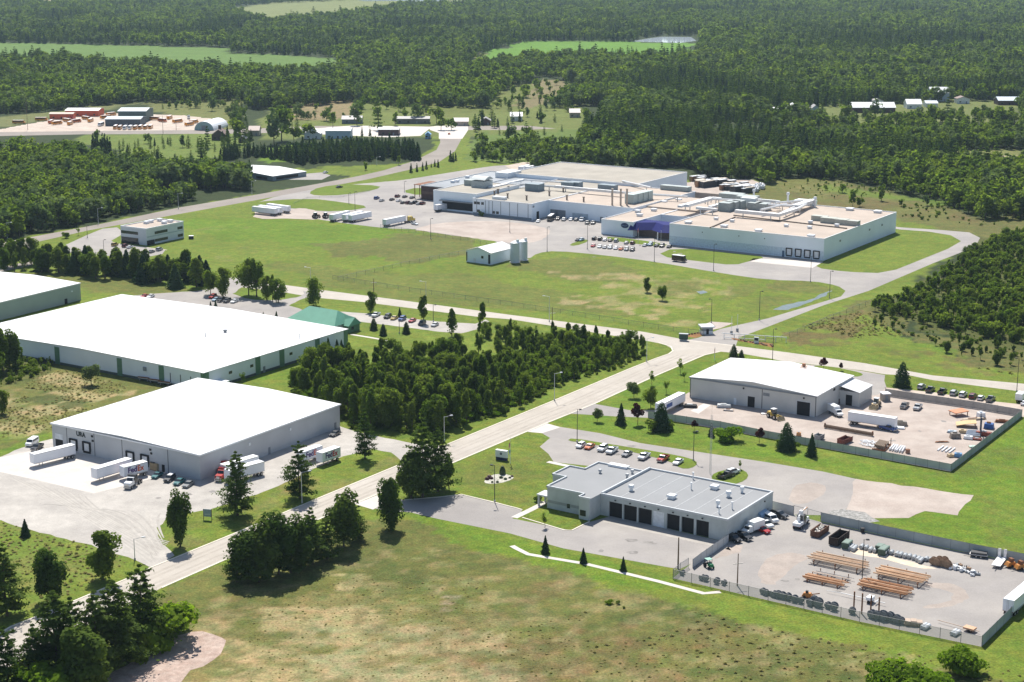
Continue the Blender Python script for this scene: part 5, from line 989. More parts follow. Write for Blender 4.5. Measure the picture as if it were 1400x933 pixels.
# office wing windows, seams, doors
for f in (.06,.235,.37,.52,.66,.72,.78,.93): b.box('wall_seam', M('grey_seam', (.28,.31,.34)), C1[0]-.06, C1[0]+.02, C1[1]+(C2[1]-C1[1])*f-.2, C1[1]+(C2[1]-C1[1])*f+.2, .8, h3_-.6)
for f, z in ((.83,6.0),(.9,6.0),(.955,6.0),(.64,1.6),(.575,1.6),(.9,1.6)): yy = C1[1]+(C2[1]-C1[1])*f; b.box('window', GLASS, C1[0]-.08, C1[0]+.02, yy-.9, yy+.9, z, z+1.5)
b.box('base_course', M('grey_base', (.22,.26,.30)), C1[0]-.05, C1[0]+.02, C1[1]+.1, C2[1]-.1, 0, 1.3)
for f, w_, z_ in ((.93,2.4,4.2),(.85,3.2,4.2),(.66,2.6,3.4),(.57,2.6,3.4),(.36,1.0,2.6),(.28,1.6,3),(.18,1,2.6)): yy = A2[1]+(C1[1]-A2[1])*f; b.box('overhead_door', DOORG if f > .8 or f < .4 else M('pale_blue_door', (.45,.52,.58)), C3[0]-.08, C3[0]+.02, yy-w_, yy+w_, 0, z_)
b.box('door', DARK, C1[0]+5, C1[0]+7.5, C1[1]-.08, C1[1]+.02, 0, 4.2); b.box('wall_vent', DOORG, C1[0]+1, C1[0]+2.4, C1[1]-.2, C1[1]+.02, 7, 8)
for f in (.3, .78): yy = C2[1]+(D2[1]-C2[1])*f
yy = C2[1]+(D2[1]-C2[1])*.25; b.box('dock_opening', DARK, D1[0]-.1, D1[0]+.02, yy-5.5, yy+16, 1.0, 5.6); b.box('dock_canopy', DOORG, D1[0]-2, D1[0], yy-6, yy+17, 5.6, 6.1)
b.box('white_panel', M('lighter_brown_panel', (.11,.065,.05)), E1[0]-.06, E1[0]+.02, E1[1]-14, E1[1]-1, 3.5, 5.0)  # panel slightly lighter brown than the wing wall
k = B()
for dx in (2, 7, 12, 17): k.box(E1[0]+dx, E1[0]+dx+.35, E1[1]+6, E1[1]+6.35, 0, h6_-.5)
k.box(E1[0]+1.5, E1[0]+18, E1[1]+.1, E1[1]+6.5, h6_-.5, h6_-.2); b.put(k, 'open_frame', RUST)
# rooftop plant
def on(px, py, z): v = b.loc(px, py, z); return v.x, v.y
def unit(px, py, z, w, d, h, m=UNIT, name='rooftop_unit'):
    h *= .82; d *= .9
    x, y = on(px, py, z); o = B().box(x-w/2, x+w/2, y-d/2, y+d/2, z-.3, z+h); o.box(x-w/2-.05, x+w/2+.05, y-d/2-.05, y+d/2+.05, z+h, z+h+.15)
    for i in range(3): o.box(x-w/2-.04, x-w/2, y-d/2+d*(i+.15)/3, y-d/2+d*(i+.85)/3, z+.3, z+h-.3)
    return b.put(o, name, m)
def duct(pts, z, r=.5, m=PIPEW, legs=True):
    k = B(); q = [on(px, py, z) for px, py in pts]
    for i in range(len(q)-1): k.box(min(q[i][0], q[i+1][0])-r, max(q[i][0], q[i+1][0])+r, min(q[i][1], q[i+1][1])-r, max(q[i][1], q[i+1][1])+r, z, z+2*r) if abs(q[i][0]-q[i+1][0]) < 2 or abs(q[i][1]-q[i+1][1]) < 2 else k.tube((*q[i], z+r), (*q[i+1], z+r), r, n=6)
    o = b.put(k, 'duct', m)
    if legs:
        k = B()
        for i in range(len(q)-1):
            for t in (.15, .85): x = q[i][0]+(q[i+1][0]-q[i][0])*t; y = q[i][1]+(q[i+1][1]-q[i][1])*t; k.box(x-.2, x+.2, y-.2, y+.2, z-2.2, z)
        b.put(k, 'duct_support', STEEL, o)
zt = hF
for px, py, w, d, h in [(1121,301,4,9,2.6),(1134,304,5,9,2.8),(1151,306,5,7,2.8),(1165,307.5,4,8,2.6)]: unit(px, py, zt, w, d, h, M('tan_green_unit', (.40,.41,.36), var=.1))
for px, py, w, d, h in [(993,287.5,7,7,5),(1002,286,7,7,5),(1010,285,6,6,5),(1033,285.5,7,7,4),(1043,286.5,7,7,4),(1022,277.5,8,12,4.5),(1001,271.5,8,14,3.4)]: unit(px, py, zt, w, d, h)
unit(1024, 283, zt, 5, 9, 6, PIPEW)
duct([(1008,291),(1062,296.5)], zt+2, .8); duct([(1062,296.5),(1090,288),(1114,274)], zt+2, .7); duct([(954,286),(978,288.5)], zt+2, .6); duct([(931,284),(970,272),(985,273)], zt+1.6, .55); duct([(938,283),(973,274),(1012,276)], zt+1.6, .7); duct([(970,285),(1000,277)], zt+1.8, .6); duct([(1048,282),(1085,284),(1113,277)], zt+2, .8); duct([(1040,289),(1075,281)], zt+2.2, .7); duct([(1060,279),(1098,276)], zt+3, .6); duct([(1020,274),(1064,278)], zt+2.4, .7); duct([(1070,292),(1100,279)], zt+1.8, .6)
unit(1101, 279, zt, 7, 12, 2.4, CAPW)
for px, py in [(1114,279),(1077,272.5),(1030.5,268)]: x, y = on(px, py+4, zt); b.put(B().tube((x, y, zt-.3), (x, y, zt+4.2), .6).tube((x, y, zt+4.2), (x, y, zt+5.4), 1.1, .8), 'exhaust_stack', CAPW)
for px, py in [(941,305),(990,310),(1037,316),(1109,323.5)]: x, y = on(px, py, zt); curb(b, x, y, zt-.3, 3.4, 1.2)
for px, py in [(979,300),(1001,303),(1075,309.5),(1108,304.5),(1107,312),(1144,309),(1162,287),(1200,290.5)]: x, y = on(px, py, zt); curb(b, x, y, zt-.3, 2.2 if px < 1150 else 4, 1.3)
z3 = h3_
for px, py, w, d, h in [(731,260,7,10,4.5),(778,255,5,9,3),(786,255,5,9,3.2),(831,259,5,12,3.2),(924,259.5,5,20,2.6)]: unit(px, py, z3, w, d, h, M('blue_grey_unit', (.20,.25,.28), var=.1) if px < 900 else UNIT)
for i in range(4): unit(863+7*i, 277-1.6*i, z3, 5, 6, 5.6, M('cooling_tower', (.42,.49,.47), var=.1), 'cooling_tower'); 
for px, ty in [(837,256),(848.5,257),(857,259)]: x, y = on(px, 280, z3); b.put(B().tube((x, y, z3-.3), (x, y, z3+8.5), .55).tube((x, y, z3+8.5), (x, y, z3+8.9), .7), 'exhaust_stack', M('tan_steel_stack', (.45,.37,.30)))
unit(659, 255, h5_, 9, 10, 4.2, M('curved_plant', (.40,.44,.44), var=.15), 'rooftop_plant'); x, y = on(659, 255, h5_); b.put(B().prism([(x-4.5+9*i/8, h5_+4.3+1.8*math.sin(math.pi*i/8)) for i in range(9)], y-5, y+5, 'y'), 'plant_roof', M('curved_plant_roof', (.45,.49,.49), var=.1)); unit(645, 252.5, h5_, 7, 7, 3.4, UNIT)
duct([(700,252.5),(760,257),(850,265),(940,271)], z3+1.4, .7); duct([(716,247),(790,252.5)], z3+1.4, .6); duct([(672,258),(690,253),(716,247)], z3+1.2, .5); duct([(851,249),(890,258)], z3+1, .6)
for px, py in [(676,266.5),(681,264),(694,270),(695,260),(720,273),(751,267),(775,272.5),(798,275),(770,262)]: x, y = on(px, py, z3); b.put(B().tube((x, y, z3-.3), (x, y, z3+2), .5).tube((x, y, z3+2), (x, y, z3+2.4), .8), 'roof_stack', M('brown_stack', (.22,.18,.15)))
unit(683, 272, z3, 3, 9, 1.4, CAPW)
for px, py in [(872,290),(874.5,295),(894,288),(908,277.5),(928,274.5)]: x, y = on(px, py, h2_); curb(b, x, y, h2_-.3, 3, 1.4)
for px, py in [(619,249.5),(625,248.5),(639,243)]: x, y = on(px, py, h6_); curb(b, x, y, h6_-.3, 2.4, 1.4)
unit(695,241,h6_,16,10,3.5,CAPW)
# ------------------------------------------------------------------ far buildings
def house(name, label, px, by, wpx, depth, h, ridge, wm, rm, yaw=0, cat='house', along='x', extra=None):
    g = G(px, by); sc = (G(px+1, by)-G(px, by)).length; w = wpx*sc; e = empty(name, (g.x, g.y+depth/2, 0), R(yaw), label, cat)
    B().box(-w/2, w/2, -depth/2, depth/2, 0, h).build('wall', wm, e)
    if along == 'x': k = B().prism([(-depth/2-.5, h), (0, h+ridge), (depth/2+.5, h), (depth/2+.5, h+.25), (0, h+ridge+.3), (-depth/2-.5, h+.25)], -w/2-.5, w/2+.5, 'x'); gp = B().prism([(-depth/2, h), (depth/2, h), (0, h+ridge-.05)], -w/2+.01, w/2-.01, 'x')
    else: k = B().prism([(-w/2-.5, h), (0, h+ridge), (w/2+.5, h), (w/2+.5, h+.25), (0, h+ridge+.3), (-w/2-.5, h+.25)], -depth/2-.5, depth/2+.5, 'y'); gp = B().prism([(-w/2, h), (w/2, h), (0, h+ridge-.05)], -depth/2+.01, depth/2-.01, 'y')
    k.build('roof', rm, e); gp.build('gable', wm, e)
    n = max(2, int(w/6))
    for i in range(n):
        x = -w/2+w*(i+.5)/n
        if i == n//2: B().box(x-.6, x+.6, -depth/2-.08, -depth/2+.02, 0, 2.2).build('door', DARK if n % 2 else DOORG, e)
        else: B().box(x-.8, x+.8, -depth/2-.08, -depth/2+.02, 1.1, 2.3).build('window', GLASS, e)
    return e
WR, GR_, DR = M('bright_metal_roof', (.80,.80,.80), var=.04), M('grey_shingle_roof', (.30,.29,.28), var=.1), M('brown_shingle_roof', (.17,.11,.09), var=.15); RW, WW, BLW, DBW, TNW = M('red_painted_wall', (.55,.10,.04)), M('white_painted_wall', (.72,.72,.70)), M('blue_grey_wall', (.30,.38,.45)), M('dark_brown_wall', (.09,.05,.05)), M('tan_wall', (.42,.36,.29))
house('bus_depot', 'large depot shed with a pale curved-looking roof at the bus yard', 181, 167, 38, 30, 9, 1.5, M('dark_green_grey_wall', (.10,.14,.13)), M('pale_blue_roof', (.62,.67,.70)), 0, 'depot')
house('bus_depot', 'low dark annex in front of the depot shed at the bus yard', 168, 172.5, 48, 22, 5.5, 1.2, M('dark_blue_grey_wall', (.07,.09,.11)), M('blue_grey_metal_roof', (.45,.52,.57)), 0, 'depot')
house('long_shed', 'long red shed at the left of the bus yard', 84, 163.5, 32, 9, 4.5, 1, RW, TNW, 0, 'shed'); house('long_shed', 'red shed with a white roof behind the bus yard', 112, 159.5, 45, 22, 5, 1.2, RW, WR, 0, 'shed')
g = G(279, 178.5); e = empty('quonset_hut', g, R(-12), 'white half-round metal hut at the right of the bus yard', 'hut'); ar = [(8.5*math.cos(t), 7.2*math.sin(t)) for t in np.linspace(0, math.pi, 15)]
B().prism(ar, 0, 32, 'y').build('shell', CAPW, e); B().prism([(x*.97, z*.97) for x, z in ar], -.12, -.02, 'y').build('end_wall', M('teal_grey_end', (.28,.40,.40)), e); B().box(-2, 2, -.2, -.12, 0, 4).build('door', DOORG, e)
for nm, lb, px, by, wpx, dp, h, rg, wm, rm, al in [('house', 'brown house with a steep roof and a small cupola by the bus yard road', 299, 192, 19, 14, 4, 4, DBW, DR, 'y'), ('garage', 'small brown garage below the big tree near the bus yard', 331, 195.5, 10, 9, 3, 2, DBW, GR_, 'y'), ('house', 'tan house half hidden by trees right of the small brown garage', 347, 186, 14, 12, 4, 3, TNW, M('pinkish_roof', (.33,.24,.21)), 'x'),
    ('house', 'white gabled house at the left end of the roadside buildings', 427, 190.5, 22, 14, 4, 3.4, WW, WR, 'y'), ('roadside_shop', 'wide pale blue building with a brown roof edge by the highway', 462, 190, 34, 20, 6, 1, M('pale_blue_wall', (.45,.55,.62)), M('pale_blue_metal_roof', (.56,.63,.68)), 'x'), ('house', 'dark blue-grey house on the far side of the highway', 481, 169.5, 27, 12, 3.5, 2.5, M('slate_blue_wall', (.16,.20,.24)), GR_, 'x'),
    ('roadside_shop', 'flat-roofed shop with pale roof above the pine block', 531, 185.5, 28, 18, 4.5, .8, DBW, M('light_grey_roof', (.55,.56,.56)), 'x'), ('long_shed', 'very long low dark shed with a pale roof across the highway', 564, 169.5, 46, 14, 4, 1.4, M('dark_grey_wall', (.14,.14,.14)), GR_, 'x'), ('house', 'pale house right of the highway junction', 630, 172.5, 20, 12, 3.5, 2.5, TNW, M('pale_pink_roof', (.52,.45,.43)), 'x'),
    ('house', 'small dark house second right of the junction', 664, 171.5, 13, 11, 3.5, 2.5, DBW, GR_, 'y'), ('house', 'white house at the left of the wooded settlement', 706, 166, 16, 12, 4, 3, WW, WR, 'x'), ('house', 'house with a pale roof among trees behind the factory', 786, 161, 14, 12, 4, 3, TNW, M('pale_pink_roof', (.52,.45,.43)), 'x'), ('cabin', 'dark cabin hidden in the trees behind the factory', 838, 196, 12, 9, 3.5, 3, DBW, DR, 'y'), ('cabin', 'small cabin with a pale roof in the trees behind the factory', 861, 199.5, 12, 9, 3, 2.6, DBW, M('light_grey_roof', (.55,.56,.56)), 'y'), ('garage', 'small blue garage across the highway left of the trees', 413, 184, 10, 9, 3, 1, BLW, GR_, 'x'),
    ('house', 'grey-roofed house left in the far row among tall trees', 1010, 160, 14, 12, 4, 3, BLW, GR_, 'x'), ('house', 'blue-grey house with bright roof in the far row', 1055, 159, 24, 14, 4, 3, M('slate_blue_wall', (.16,.20,.24)), WR, 'x'), ('house', 'blue gabled house with a drive in the far row', 1087, 157, 22, 16, 4.5, 4.5, BLW, WR, 'y'), ('house', 'small blue house nearly covered by trees in the far row', 1115, 155, 10, 12, 4, 3, BLW, GR_, 'y'), ('long_shed', 'long low building with a bright white roof in the far row', 1195, 154.5, 58, 18, 4.5, 4, DBW, WR, 'x'), ('garage', 'small pale garage behind the long white roof', 1200, 144.5, 15, 10, 4, 2, WW, GR_, 'y'),
    ('house', 'white house with a bright roof slope right of the long white roof', 1250, 149, 20, 14, 4, 4, WW, WR, 'x'), ('house', 'small house between the white house and the blue barn', 1274, 147, 16, 12, 3.5, 2, WW, M('pale_blue_roof', (.62,.67,.70)), 'x'), ('barn', 'tall blue barn with a white roof at the forest edge', 1285, 139, 25, 16, 8, 5, BLW, WR, 'x'), ('garage', 'pale garage with a brown roof beside the blue barn', 1317, 142, 17, 11, 4.5, 2, WW, DR, 'y'), ('house', 'house with a pale blue roof at the far right', 1380, 144, 30, 16, 4, 3, DBW, M('pale_blue_metal_roof', (.56,.63,.68)), 'x'), ('house', 'white house half hidden near the far right edge', 1358, 160, 14, 12, 3.5, 2, WW, GR_, 'y'), ('shed', 'bright sheds at the top of the far fields', 274, 9, 18, 25, 8, 3, WW, M('pale_pink_roof', (.52,.45,.43)), 'x'), ('shed', 'tiny blue hut on the grass by the highway junction', 585, 190, 7, 6, 3, 2, M('bright_blue_wall', (.2,.4,.62)), M('bright_blue_roof', (.25,.45,.68)), 'y')]:
    e = house(nm, lb, px, by, wpx, dp, h, rg, wm, rm, 0, nm.replace('_', ' '), al)
    if 'cupola' in lb: B().box(-1, 1, -1, 1, h+rg-.3, h+rg+3).build('cupola', DBW, e)
# ------------------------------------------------------------------ vehicles (+x is forward)
TYRE = M('tyre_rubber', (.02,.02,.022), rough=.9); RIM = M('wheel_rim', (.45,.46,.47), rough=.3, metal=.6); HL = M('headlight_glass', (.75,.76,.78), rough=.1); TL = M('tail_light', (.35,.02,.02), rough=.2); CHASSIS = M('dark_chassis', (.03,.03,.032), rough=.8)
PC = {}
PAL = dict(white=(.78,.79,.79), silver=(.42,.43,.44), grey=(.17,.175,.18), black=(.015,.015,.017), red=(.38,.018,.015), maroon=(.12,.012,.014), orange=(.52,.12,.02), yellow=(.60,.44,.06), blue=(.03,.08,.26), teal=(.015,.13,.14), brown=(.045,.025,.018), lightblue=(.35,.48,.58), green=(.02,.16,.07), gold=(.42,.30,.06), busyellow=(.70,.27,.015), charcoal=(.05,.052,.055))
def paint(c):
    if c not in PC: PC[c] = M('car_paint_'+c, PAL[c], rough=.28, var=.03, spec=.5)
    return PC[c]
BASEP = paint('white')
def wheel(e, x, y, r=.33, w=.22, rim=True):
    o = B().tube((0, -w/2, 0), (0, w/2, 0), r, n=12).build('wheel', TYRE, e, (x, y, r))
    if rim: B().tube((0, -w/2-.012, 0), (0, w/2+.012, 0), r*.6, n=8).build('rim', RIM, o)
    return o
def four(e, x0, x1, y, r=.33, rim=True):
    for x in (x0, x1):
        for s in (1, -1): wheel(e, x, s*y, r, rim=rim)
def lights(e, xf, xr, y, zf, zr, w=.34, h=.16):
    for s in (1, -1): B().box(xf-.06, xf+.025, s*y-w/2, s*y+w/2, zf-h/2, zf+h/2).build('headlight', HL, e); B().box(xr-.025, xr+.06, s*y-w/2, s*y+w/2, zr-h/2, zr+h/2).build('tail_light', TL, e)
def carbody(e, prof, hw, cab, roofz, iy=.16, lower=.0):
    b = B().prism(prof, -hw+.06, hw-.06); k = B().prism([(x*.985, z if i < 2 else z-.05) for i, (x, z) in enumerate(prof)], -hw, hw)
    b.v += []; o = b.add(k.v, k.f)
    x0, x1, x2, x3, z0 = cab   # glasshouse: base rear, base front, top rear, top front
    b.add([(x2, -hw+iy+.04, roofz-.05), (x3, -hw+iy+.04, roofz-.05), (x3, hw-iy-.04, roofz-.05), (x2, hw-iy-.04, roofz-.05), (x2+.1, -hw+iy+.12, roofz), (x3-.14, -hw+iy+.12, roofz), (x3-.14, hw-iy-.12, roofz), (x2+.1, hw-iy-.12, roofz)], [(0,3,2,1),(4,5,6,7),(0,1,5,4),(1,2,6,5),(2,3,7,6),(3,0,4,7)])
    b.build('body', BASEP, e)
    B().add([(x0, -hw+.08, z0), (x1, -hw+.08, z0), (x1, hw-.08, z0), (x0, hw-.08, z0), (x2, -hw+iy, roofz-.045), (x3, -hw+iy, roofz-.045), (x3, hw-iy, roofz-.045), (x2, hw-iy, roofz-.045)], [(0,3,2,1),(4,5,6,7),(0,1,5,4),(1,2,6,5),(2,3,7,6),(3,0,4,7)]).build('windows', GLASS, e)
def t_sedan(e, rim=True):
    carbody(e, [(-2.3,.32),(2.3,.32),(2.36,.62),(2.2,.8),(1.1,.95),(-1.5,1.0),(-2.25,.93),(-2.36,.6)], .9, (-1.75,1.0,-1.1,.2,.93), 1.43); four(e, 1.42, -1.4, .80, rim=rim); lights(e, 2.34, -2.34, .62, .66, .75)
def t_hatch(e, rim=True):
    carbody(e, [(-2.05,.34),(2.1,.34),(2.16,.66),(2.0,.86),(1.1,1.02),(-1.95,1.05),(-2.12,.65)], .88, (-2.0,1.05,-1.75,.3,1.0), 1.52); four(e, 1.32, -1.3, .79, rim=rim); lights(e, 2.14, -2.1, .6, .7, .85)
def t_suv(e, rim=True):
    carbody(e, [(-2.3,.42),(2.3,.42),(2.36,.8),(2.22,1.02),(1.15,1.16),(-2.2,1.18),(-2.36,.8)], .94, (-2.22,1.15,-2.05,.45,1.14), 1.78, .12); four(e, 1.42, -1.4, .84, .38, rim=rim); lights(e, 2.34, -2.33, .66, .86, 1.0); B().box(-1.7, .2, -.72, -.66, 1.78, 1.84).box(-1.7, .2, .66, .72, 1.78, 1.84).build('roof_rack', CHASSIS, e)
def t_pickup(e, rim=True):
    carbody(e, [(-.35,.45),(2.75,.45),(2.82,.85),(2.68,1.08),(1.5,1.2),(-.35,1.22)], .97, (-.3,1.5,-.15,.75,1.2), 1.84, .14)
    B().box(-2.8,-.36,-.97,.97,.5,.72).box(-2.8,-.36,-.97,-.86,.72,1.24).box(-2.8,-.36,.86,.97,.72,1.24).box(-2.8,-2.7,-.86,.86,.72,1.2).build('cargo_bed', BASEP, e); B().box(-2.68,-.38,-.85,.85,.725,.74).build('bed_liner', CHASSIS, e)
    four(e, 1.8, -1.75, .86, .40, rim=rim); lights(e, 2.79, -2.79, .72, .9, 1.0); B().box(2.7,2.9,-.95,.95,.5,.72).build('bumper', RIM, e)
def t_van(e, rim=True):
    b = B().prism([(-2.7,.4),(2.6,.4),(2.7,.85),(2.5,1.15),(1.75,1.32),(1.2,2.1),(-2.62,2.15),(-2.72,1.2)], -.97, .97); b.build('body', BASEP, e)
    B().add([(1.8,-.86,1.33),(1.8,.86,1.33),(1.27,.82,2.02),(1.27,-.82,2.02),(1.74,-.86,1.31),(1.74,.86,1.31),(1.2,.82,2.0),(1.2,-.82,2.0)], [(0,1,2,3),(4,7,6,5),(0,4,5,1),(1,5,6,2),(2,6,7,3),(3,7,4,0)]).build('windscreen', GLASS, e)
    for s in (1, -1): B().box(-2.3, 1.2, s*.98-.02, s*.98+.02, 1.35, 1.9).build('side_window', GLASS, e)
    four(e, 1.7, -1.6, .86, .37, rim=rim); lights(e, 2.68, -2.7, .7, .85, 1.0)
def t_boxtruck(e, rim=True):
    B().prism([(.9,.6),(3.4,.6),(3.45,1.2),(2.5,1.45),(2.0,2.2),(.9,2.25)], -.98, .98).build('cab', BASEP, e); B().add([(2.52,-.85,1.5),(2.52,.85,1.5),(2.08,.8,2.12),(2.08,-.8,2.12),(2.4,-.85,1.5),(2.4,.85,1.5),(1.96,.8,2.12),(1.96,-.8,2.12)], [(0,1,2,3),(4,7,6,5),(0,4,5,1),(1,5,6,2),(2,6,7,3),(3,7,4,0)]).build('windscreen', GLASS, e)
    B().box(-3.4,.85,-1.15,1.15,.95,3.1).build('cargo_box', BASEP, e); B().box(-3.3,3.3,-.5,.5,.5,.95).build('chassis', CHASSIS, e); four(e, 2.5, -2.2, .88, .42, rim=rim); lights(e, 3.42, -3.4, .7, .95, .8)
def t_stepvan(e, rim=True):
    B().prism([(-3.7,.6),(3.5,.6),(3.6,1.3),(2.9,1.5),(2.75,3.1),(-3.7,3.1)], -1.15, 1.15).build('body', BASEP, e); B().box(-3.72,2.6,-1.17,1.17,3.1,3.18).build('roof', CAPW, e); B().box(2.78,2.86,-1.0,1.0,1.7,2.8).build('windscreen', GLASS, e); B().box(1.6,2.5,-1.18,-1.14,.8,2.7).build('door', CHASSIS, e); four(e, 2.4, -2.3, 1.0, .45, rim=rim); lights(e, 3.55, -3.7, .8, 1.05, 1.0)
def t_bus(e, rim=True):
    B().prism([(-5.4,.55),(5.4,.55),(5.5,1.4),(4.5,1.65),(4.3,3.0),(-5.3,3.05),(-5.45,1.5)], -1.2, 1.2).build('body', BASEP, e)
    for s in (1, -1): B().box(-5.0,3.9,s*1.21-.015,s*1.21+.015,1.75,2.6).build('window_band', GLASS, e); B().box(-5.3,5.2,s*1.215-.015,s*1.215+.015,1.1,1.22).build('black_rail', BLACK, e)
    B().box(4.38,4.46,-1.05,1.05,1.75,2.8).build('windscreen', GLASS, e); B().box(-5.2,4.2,-1.0,1.0,3.04,3.1).build('roof', CAPW, e); four(e, 4.0, -3.0, 1.0, .48, rim=rim); lights(e, 5.46, -5.42, .9, 1.05, 1.2)
def t_trailer(L, legs=True):
    def f(e, rim=True):
        B().box(-L/2, L/2, -1.3, 1.3, 1.15, 4.05).build('cargo_box', M('white_trailer_panel', (.80,.82,.86), rough=.4, var=.03, scale=.4), e); B().box(-L/2+.02, L/2-.02, -1.28, 1.28, 4.05, 4.10).build('roof', CAPW, e)
        k = B()
        for s in (-1, 1): k.box(-L/2+.05, L/2-.05, s*1.31-.02, s*1.31+.02, 1.15, 1.35).box(-L/2+.05, L/2-.05, s*1.31-.02, s*1.31+.02, 3.9, 4.06)
        k.box(-L/2-.03, -L/2+.0, -1.3, 1.3, 1.15, 1.3); k.build('rail', RIM, e); B().box(-L/2+.4, -L/2+4.2, -.5, .5, .8, 1.15).build('bogie', CHASSIS, e); B().box(-L/2-.05, -L/2+.08, -1.1, 1.1, .5, .62).build('bumper', CHASSIS, e)
        for x in ((-L/2+1.2, -L/2+2.5) if L > 10 else (-L/2+1.3,)):
            for s in (1, -1): wheel(e, x, s*1.0, .5, .5, rim)
        for s in (1, -1): B().box(L/2-3.0, L/2-2.8, s*.9-.1, s*.9+.1, .05, 1.15).build('landing_leg', STEEL, e); B().box(-L/2-.04, -L/2+.02, s*1.1-.12, s*1.1+.12, 1.18, 1.3).build('tail_light', TL, e)
        B().box(-L/2-.035, -L/2+.01, -.04, .04, 1.3, 3.95).box(-L/2-.05, -L/2+.01, .3, .36, 1.3, 3.9).build('door_rod', STEEL, e)
    return f
def t_tractor(e, rim=True):
    B().prism([(.4,.9),(3.3,.9),(3.4,1.5),(3.2,1.9),(1.5,2.05),(1.1,2.9),(.4,3.0)], -1.0, 1.0).build('cab', BASEP, e); B().prism([(-1.3,.95),(.38,.95),(.38,3.5),(-1.3,3.3)], -1.15, 1.15).build('sleeper', BASEP, e)
    B().add([(1.56,-.9,2.08),(1.56,.9,2.08),(1.18,.85,2.85),(1.18,-.85,2.85),(1.44,-.9,2.06),(1.44,.9,2.06),(1.06,.85,2.83),(1.06,-.85,2.83)], [(0,1,2,3),(4,7,6,5),(0,4,5,1),(1,5,6,2),(2,6,7,3),(3,7,4,0)]).build('windscreen', GLASS, e)
    for s in (1, -1): B().box(.5,1.1,s*1.01-.015,s*1.01+.015,2.0,2.75).build('side_window', GLASS, e); B().tube((-1.5,s*.95,.9),(-1.5,s*.95,3.7),.1).build('exhaust_pipe', RIM, e); B().tube((-.9,s*1.0,.75),(.3,s*1.0,.75),.3).build('fuel_tank', RIM, e)
    B().box(-4.2,3.0,-.45,.45,.65,.95).build('chassis', CHASSIS, e); B().box(-3.6,-2.2,-.6,.6,.95,1.1).build('fifth_wheel', CHASSIS, e); B().box(3.3,3.5,-1.1,1.1,.45,.8).build('bumper', RIM, e); B().box(3.36,3.44,-.5,.5,.95,1.7).build('grille', RIM, e)
    for x in (2.4, -2.3, -3.6):
        for s in (1, -1): wheel(e, x, s*.95, .5, .35 if x > 0 else .55, rim)
    lights(e, 3.38, -4.2, .8, 1.1, .85)
VT = dict(sedan=(t_sedan, 'parked_car', 'car'), hatch=(t_hatch, 'parked_car', 'car'), suv=(t_suv, 'parked_suv', 'car'), pickup=(t_pickup, 'pickup_truck', 'pickup truck'), van=(t_van, 'parked_van', 'van'), boxtruck=(t_boxtruck, 'box_truck', 'truck'), stepvan=(t_stepvan, 'delivery_van', 'van'), bus=(t_bus, 'school_bus', 'bus'), trailer=(t_trailer(14.6), 'semi_trailer', 'trailer'), long=(t_trailer(16.2), 'semi_trailer', 'trailer'), pup=(t_trailer(8.6), 'semi_trailer', 'trailer'), tractor=(t_tractor, 'semi_tractor', 'truck'))
VP = {}
def vehicle(kind, colour, loc, yaw, label, group=None, sc=1.0):
    fn, nm, cat = VT[kind]
    if kind not in VP: e = empty(nm); fn(e); kids(e); VP[kind] = e; first = True
    else: first = False
    if first: r = VP[kind]
    else: r = dup(VP[kind])
    r.location = loc; r.rotation_euler = (0, 0, yaw); r.scale = (sc, sc, sc); tag(r, label, cat, group)
    VL.append((r, colour)); return r
VL = []
def car(kind, colour, px, py, d, label, group=None, sc=1.0):
    return vehicle(kind, colour, G(px, py), ang((px, py), (px+d[0], py+d[1])), label, group, sc)
g1 = 'vehicles in the depot staff row'
for k, c, px, py, lb in [('hatch','white',794,611.5,'white hatchback at the left end of the staff row by the lamp post'),('sedan','orange',806,613,'orange-red coupe second in the staff row next to a white hatchback'),('suv','white',824,616,'white off-roader in the staff row touching a white pickup'),('pickup','white',836.5,619,'white pickup in the staff row right beside a white off-roader'),('sedan','grey',857,623,'dark silver coupe standing alone in the middle of the staff row'),('pickup','white',880.5,627,'white pickup in the staff row left of the red pickup'),('pickup','red',906.5,630,'red pickup in the staff row beside the block building'),('sedan','white',927,634,'white sedan at the right end of the staff row by the island')]:
    car(k, c, px, py, (-6.5, 4.2), lb, g1)
car('pickup','charcoal',993,653,(6,-2),'dark pickup parked on the small traffic island','vehicles on the traffic island'); car('suv','white',1002,648,(6,-2),'white off-roader parked on the small traffic island','vehicles on the traffic island')
g2 = 'vehicles along the depot end wall'
for k, c, px, py, d, lb in [('pickup','charcoal',1064,707,(7,2),'dark pickup near the fence gate at the depot end wall'),('van','white',1053,713,(7,3.5),'white van at the depot end wall beside the bucket truck'),('pickup','white',1046,720,(7,3.5),'small white pickup between a white van and a red car'),('sedan','red',1043,727.5,(7,3),'bright red car at the depot end wall'),('boxtruck','white',1029,728,(-6,2),'white box-bodied truck at the depot end wall'),('pickup','black',1016,736.5,(7,3),'black pickup in the shade of the depot end wall'),('suv','black',1003,740,(7,3),'black off-roader closest to the depot yard gate')]:
    car(k, c, px, py, d, lb, g2)
g3 = 'cars in front of the grey warehouse'
for k, c, px, py, d, lb in [('sedan','teal',215,652.5,(-6,4),'teal car at the left of the four by the warehouse door'),('suv','charcoal',232,657.5,(-6,4),'black off-roader with a white roof by the warehouse wall'),('sedan','teal',245,661.5,(-6,4),'teal car third of the four by the warehouse wall'),('sedan','grey',257.5,665,(-6,4),'grey car nearest the warehouse corner'),('van','white',44,608.5,(-6,3.6),'white van with dark windows at the left of the dock yard'),('pickup','black',51,614.5,(-6,4),'black pickup beside the first docked trailer'),('sedan','charcoal',458,595.5,(-6,3),'dark car under the right end of the warehouse wall')]:
    car(k, c, px, py, d, lb, g3)
g4 = 'vehicles behind the storage yard fence'
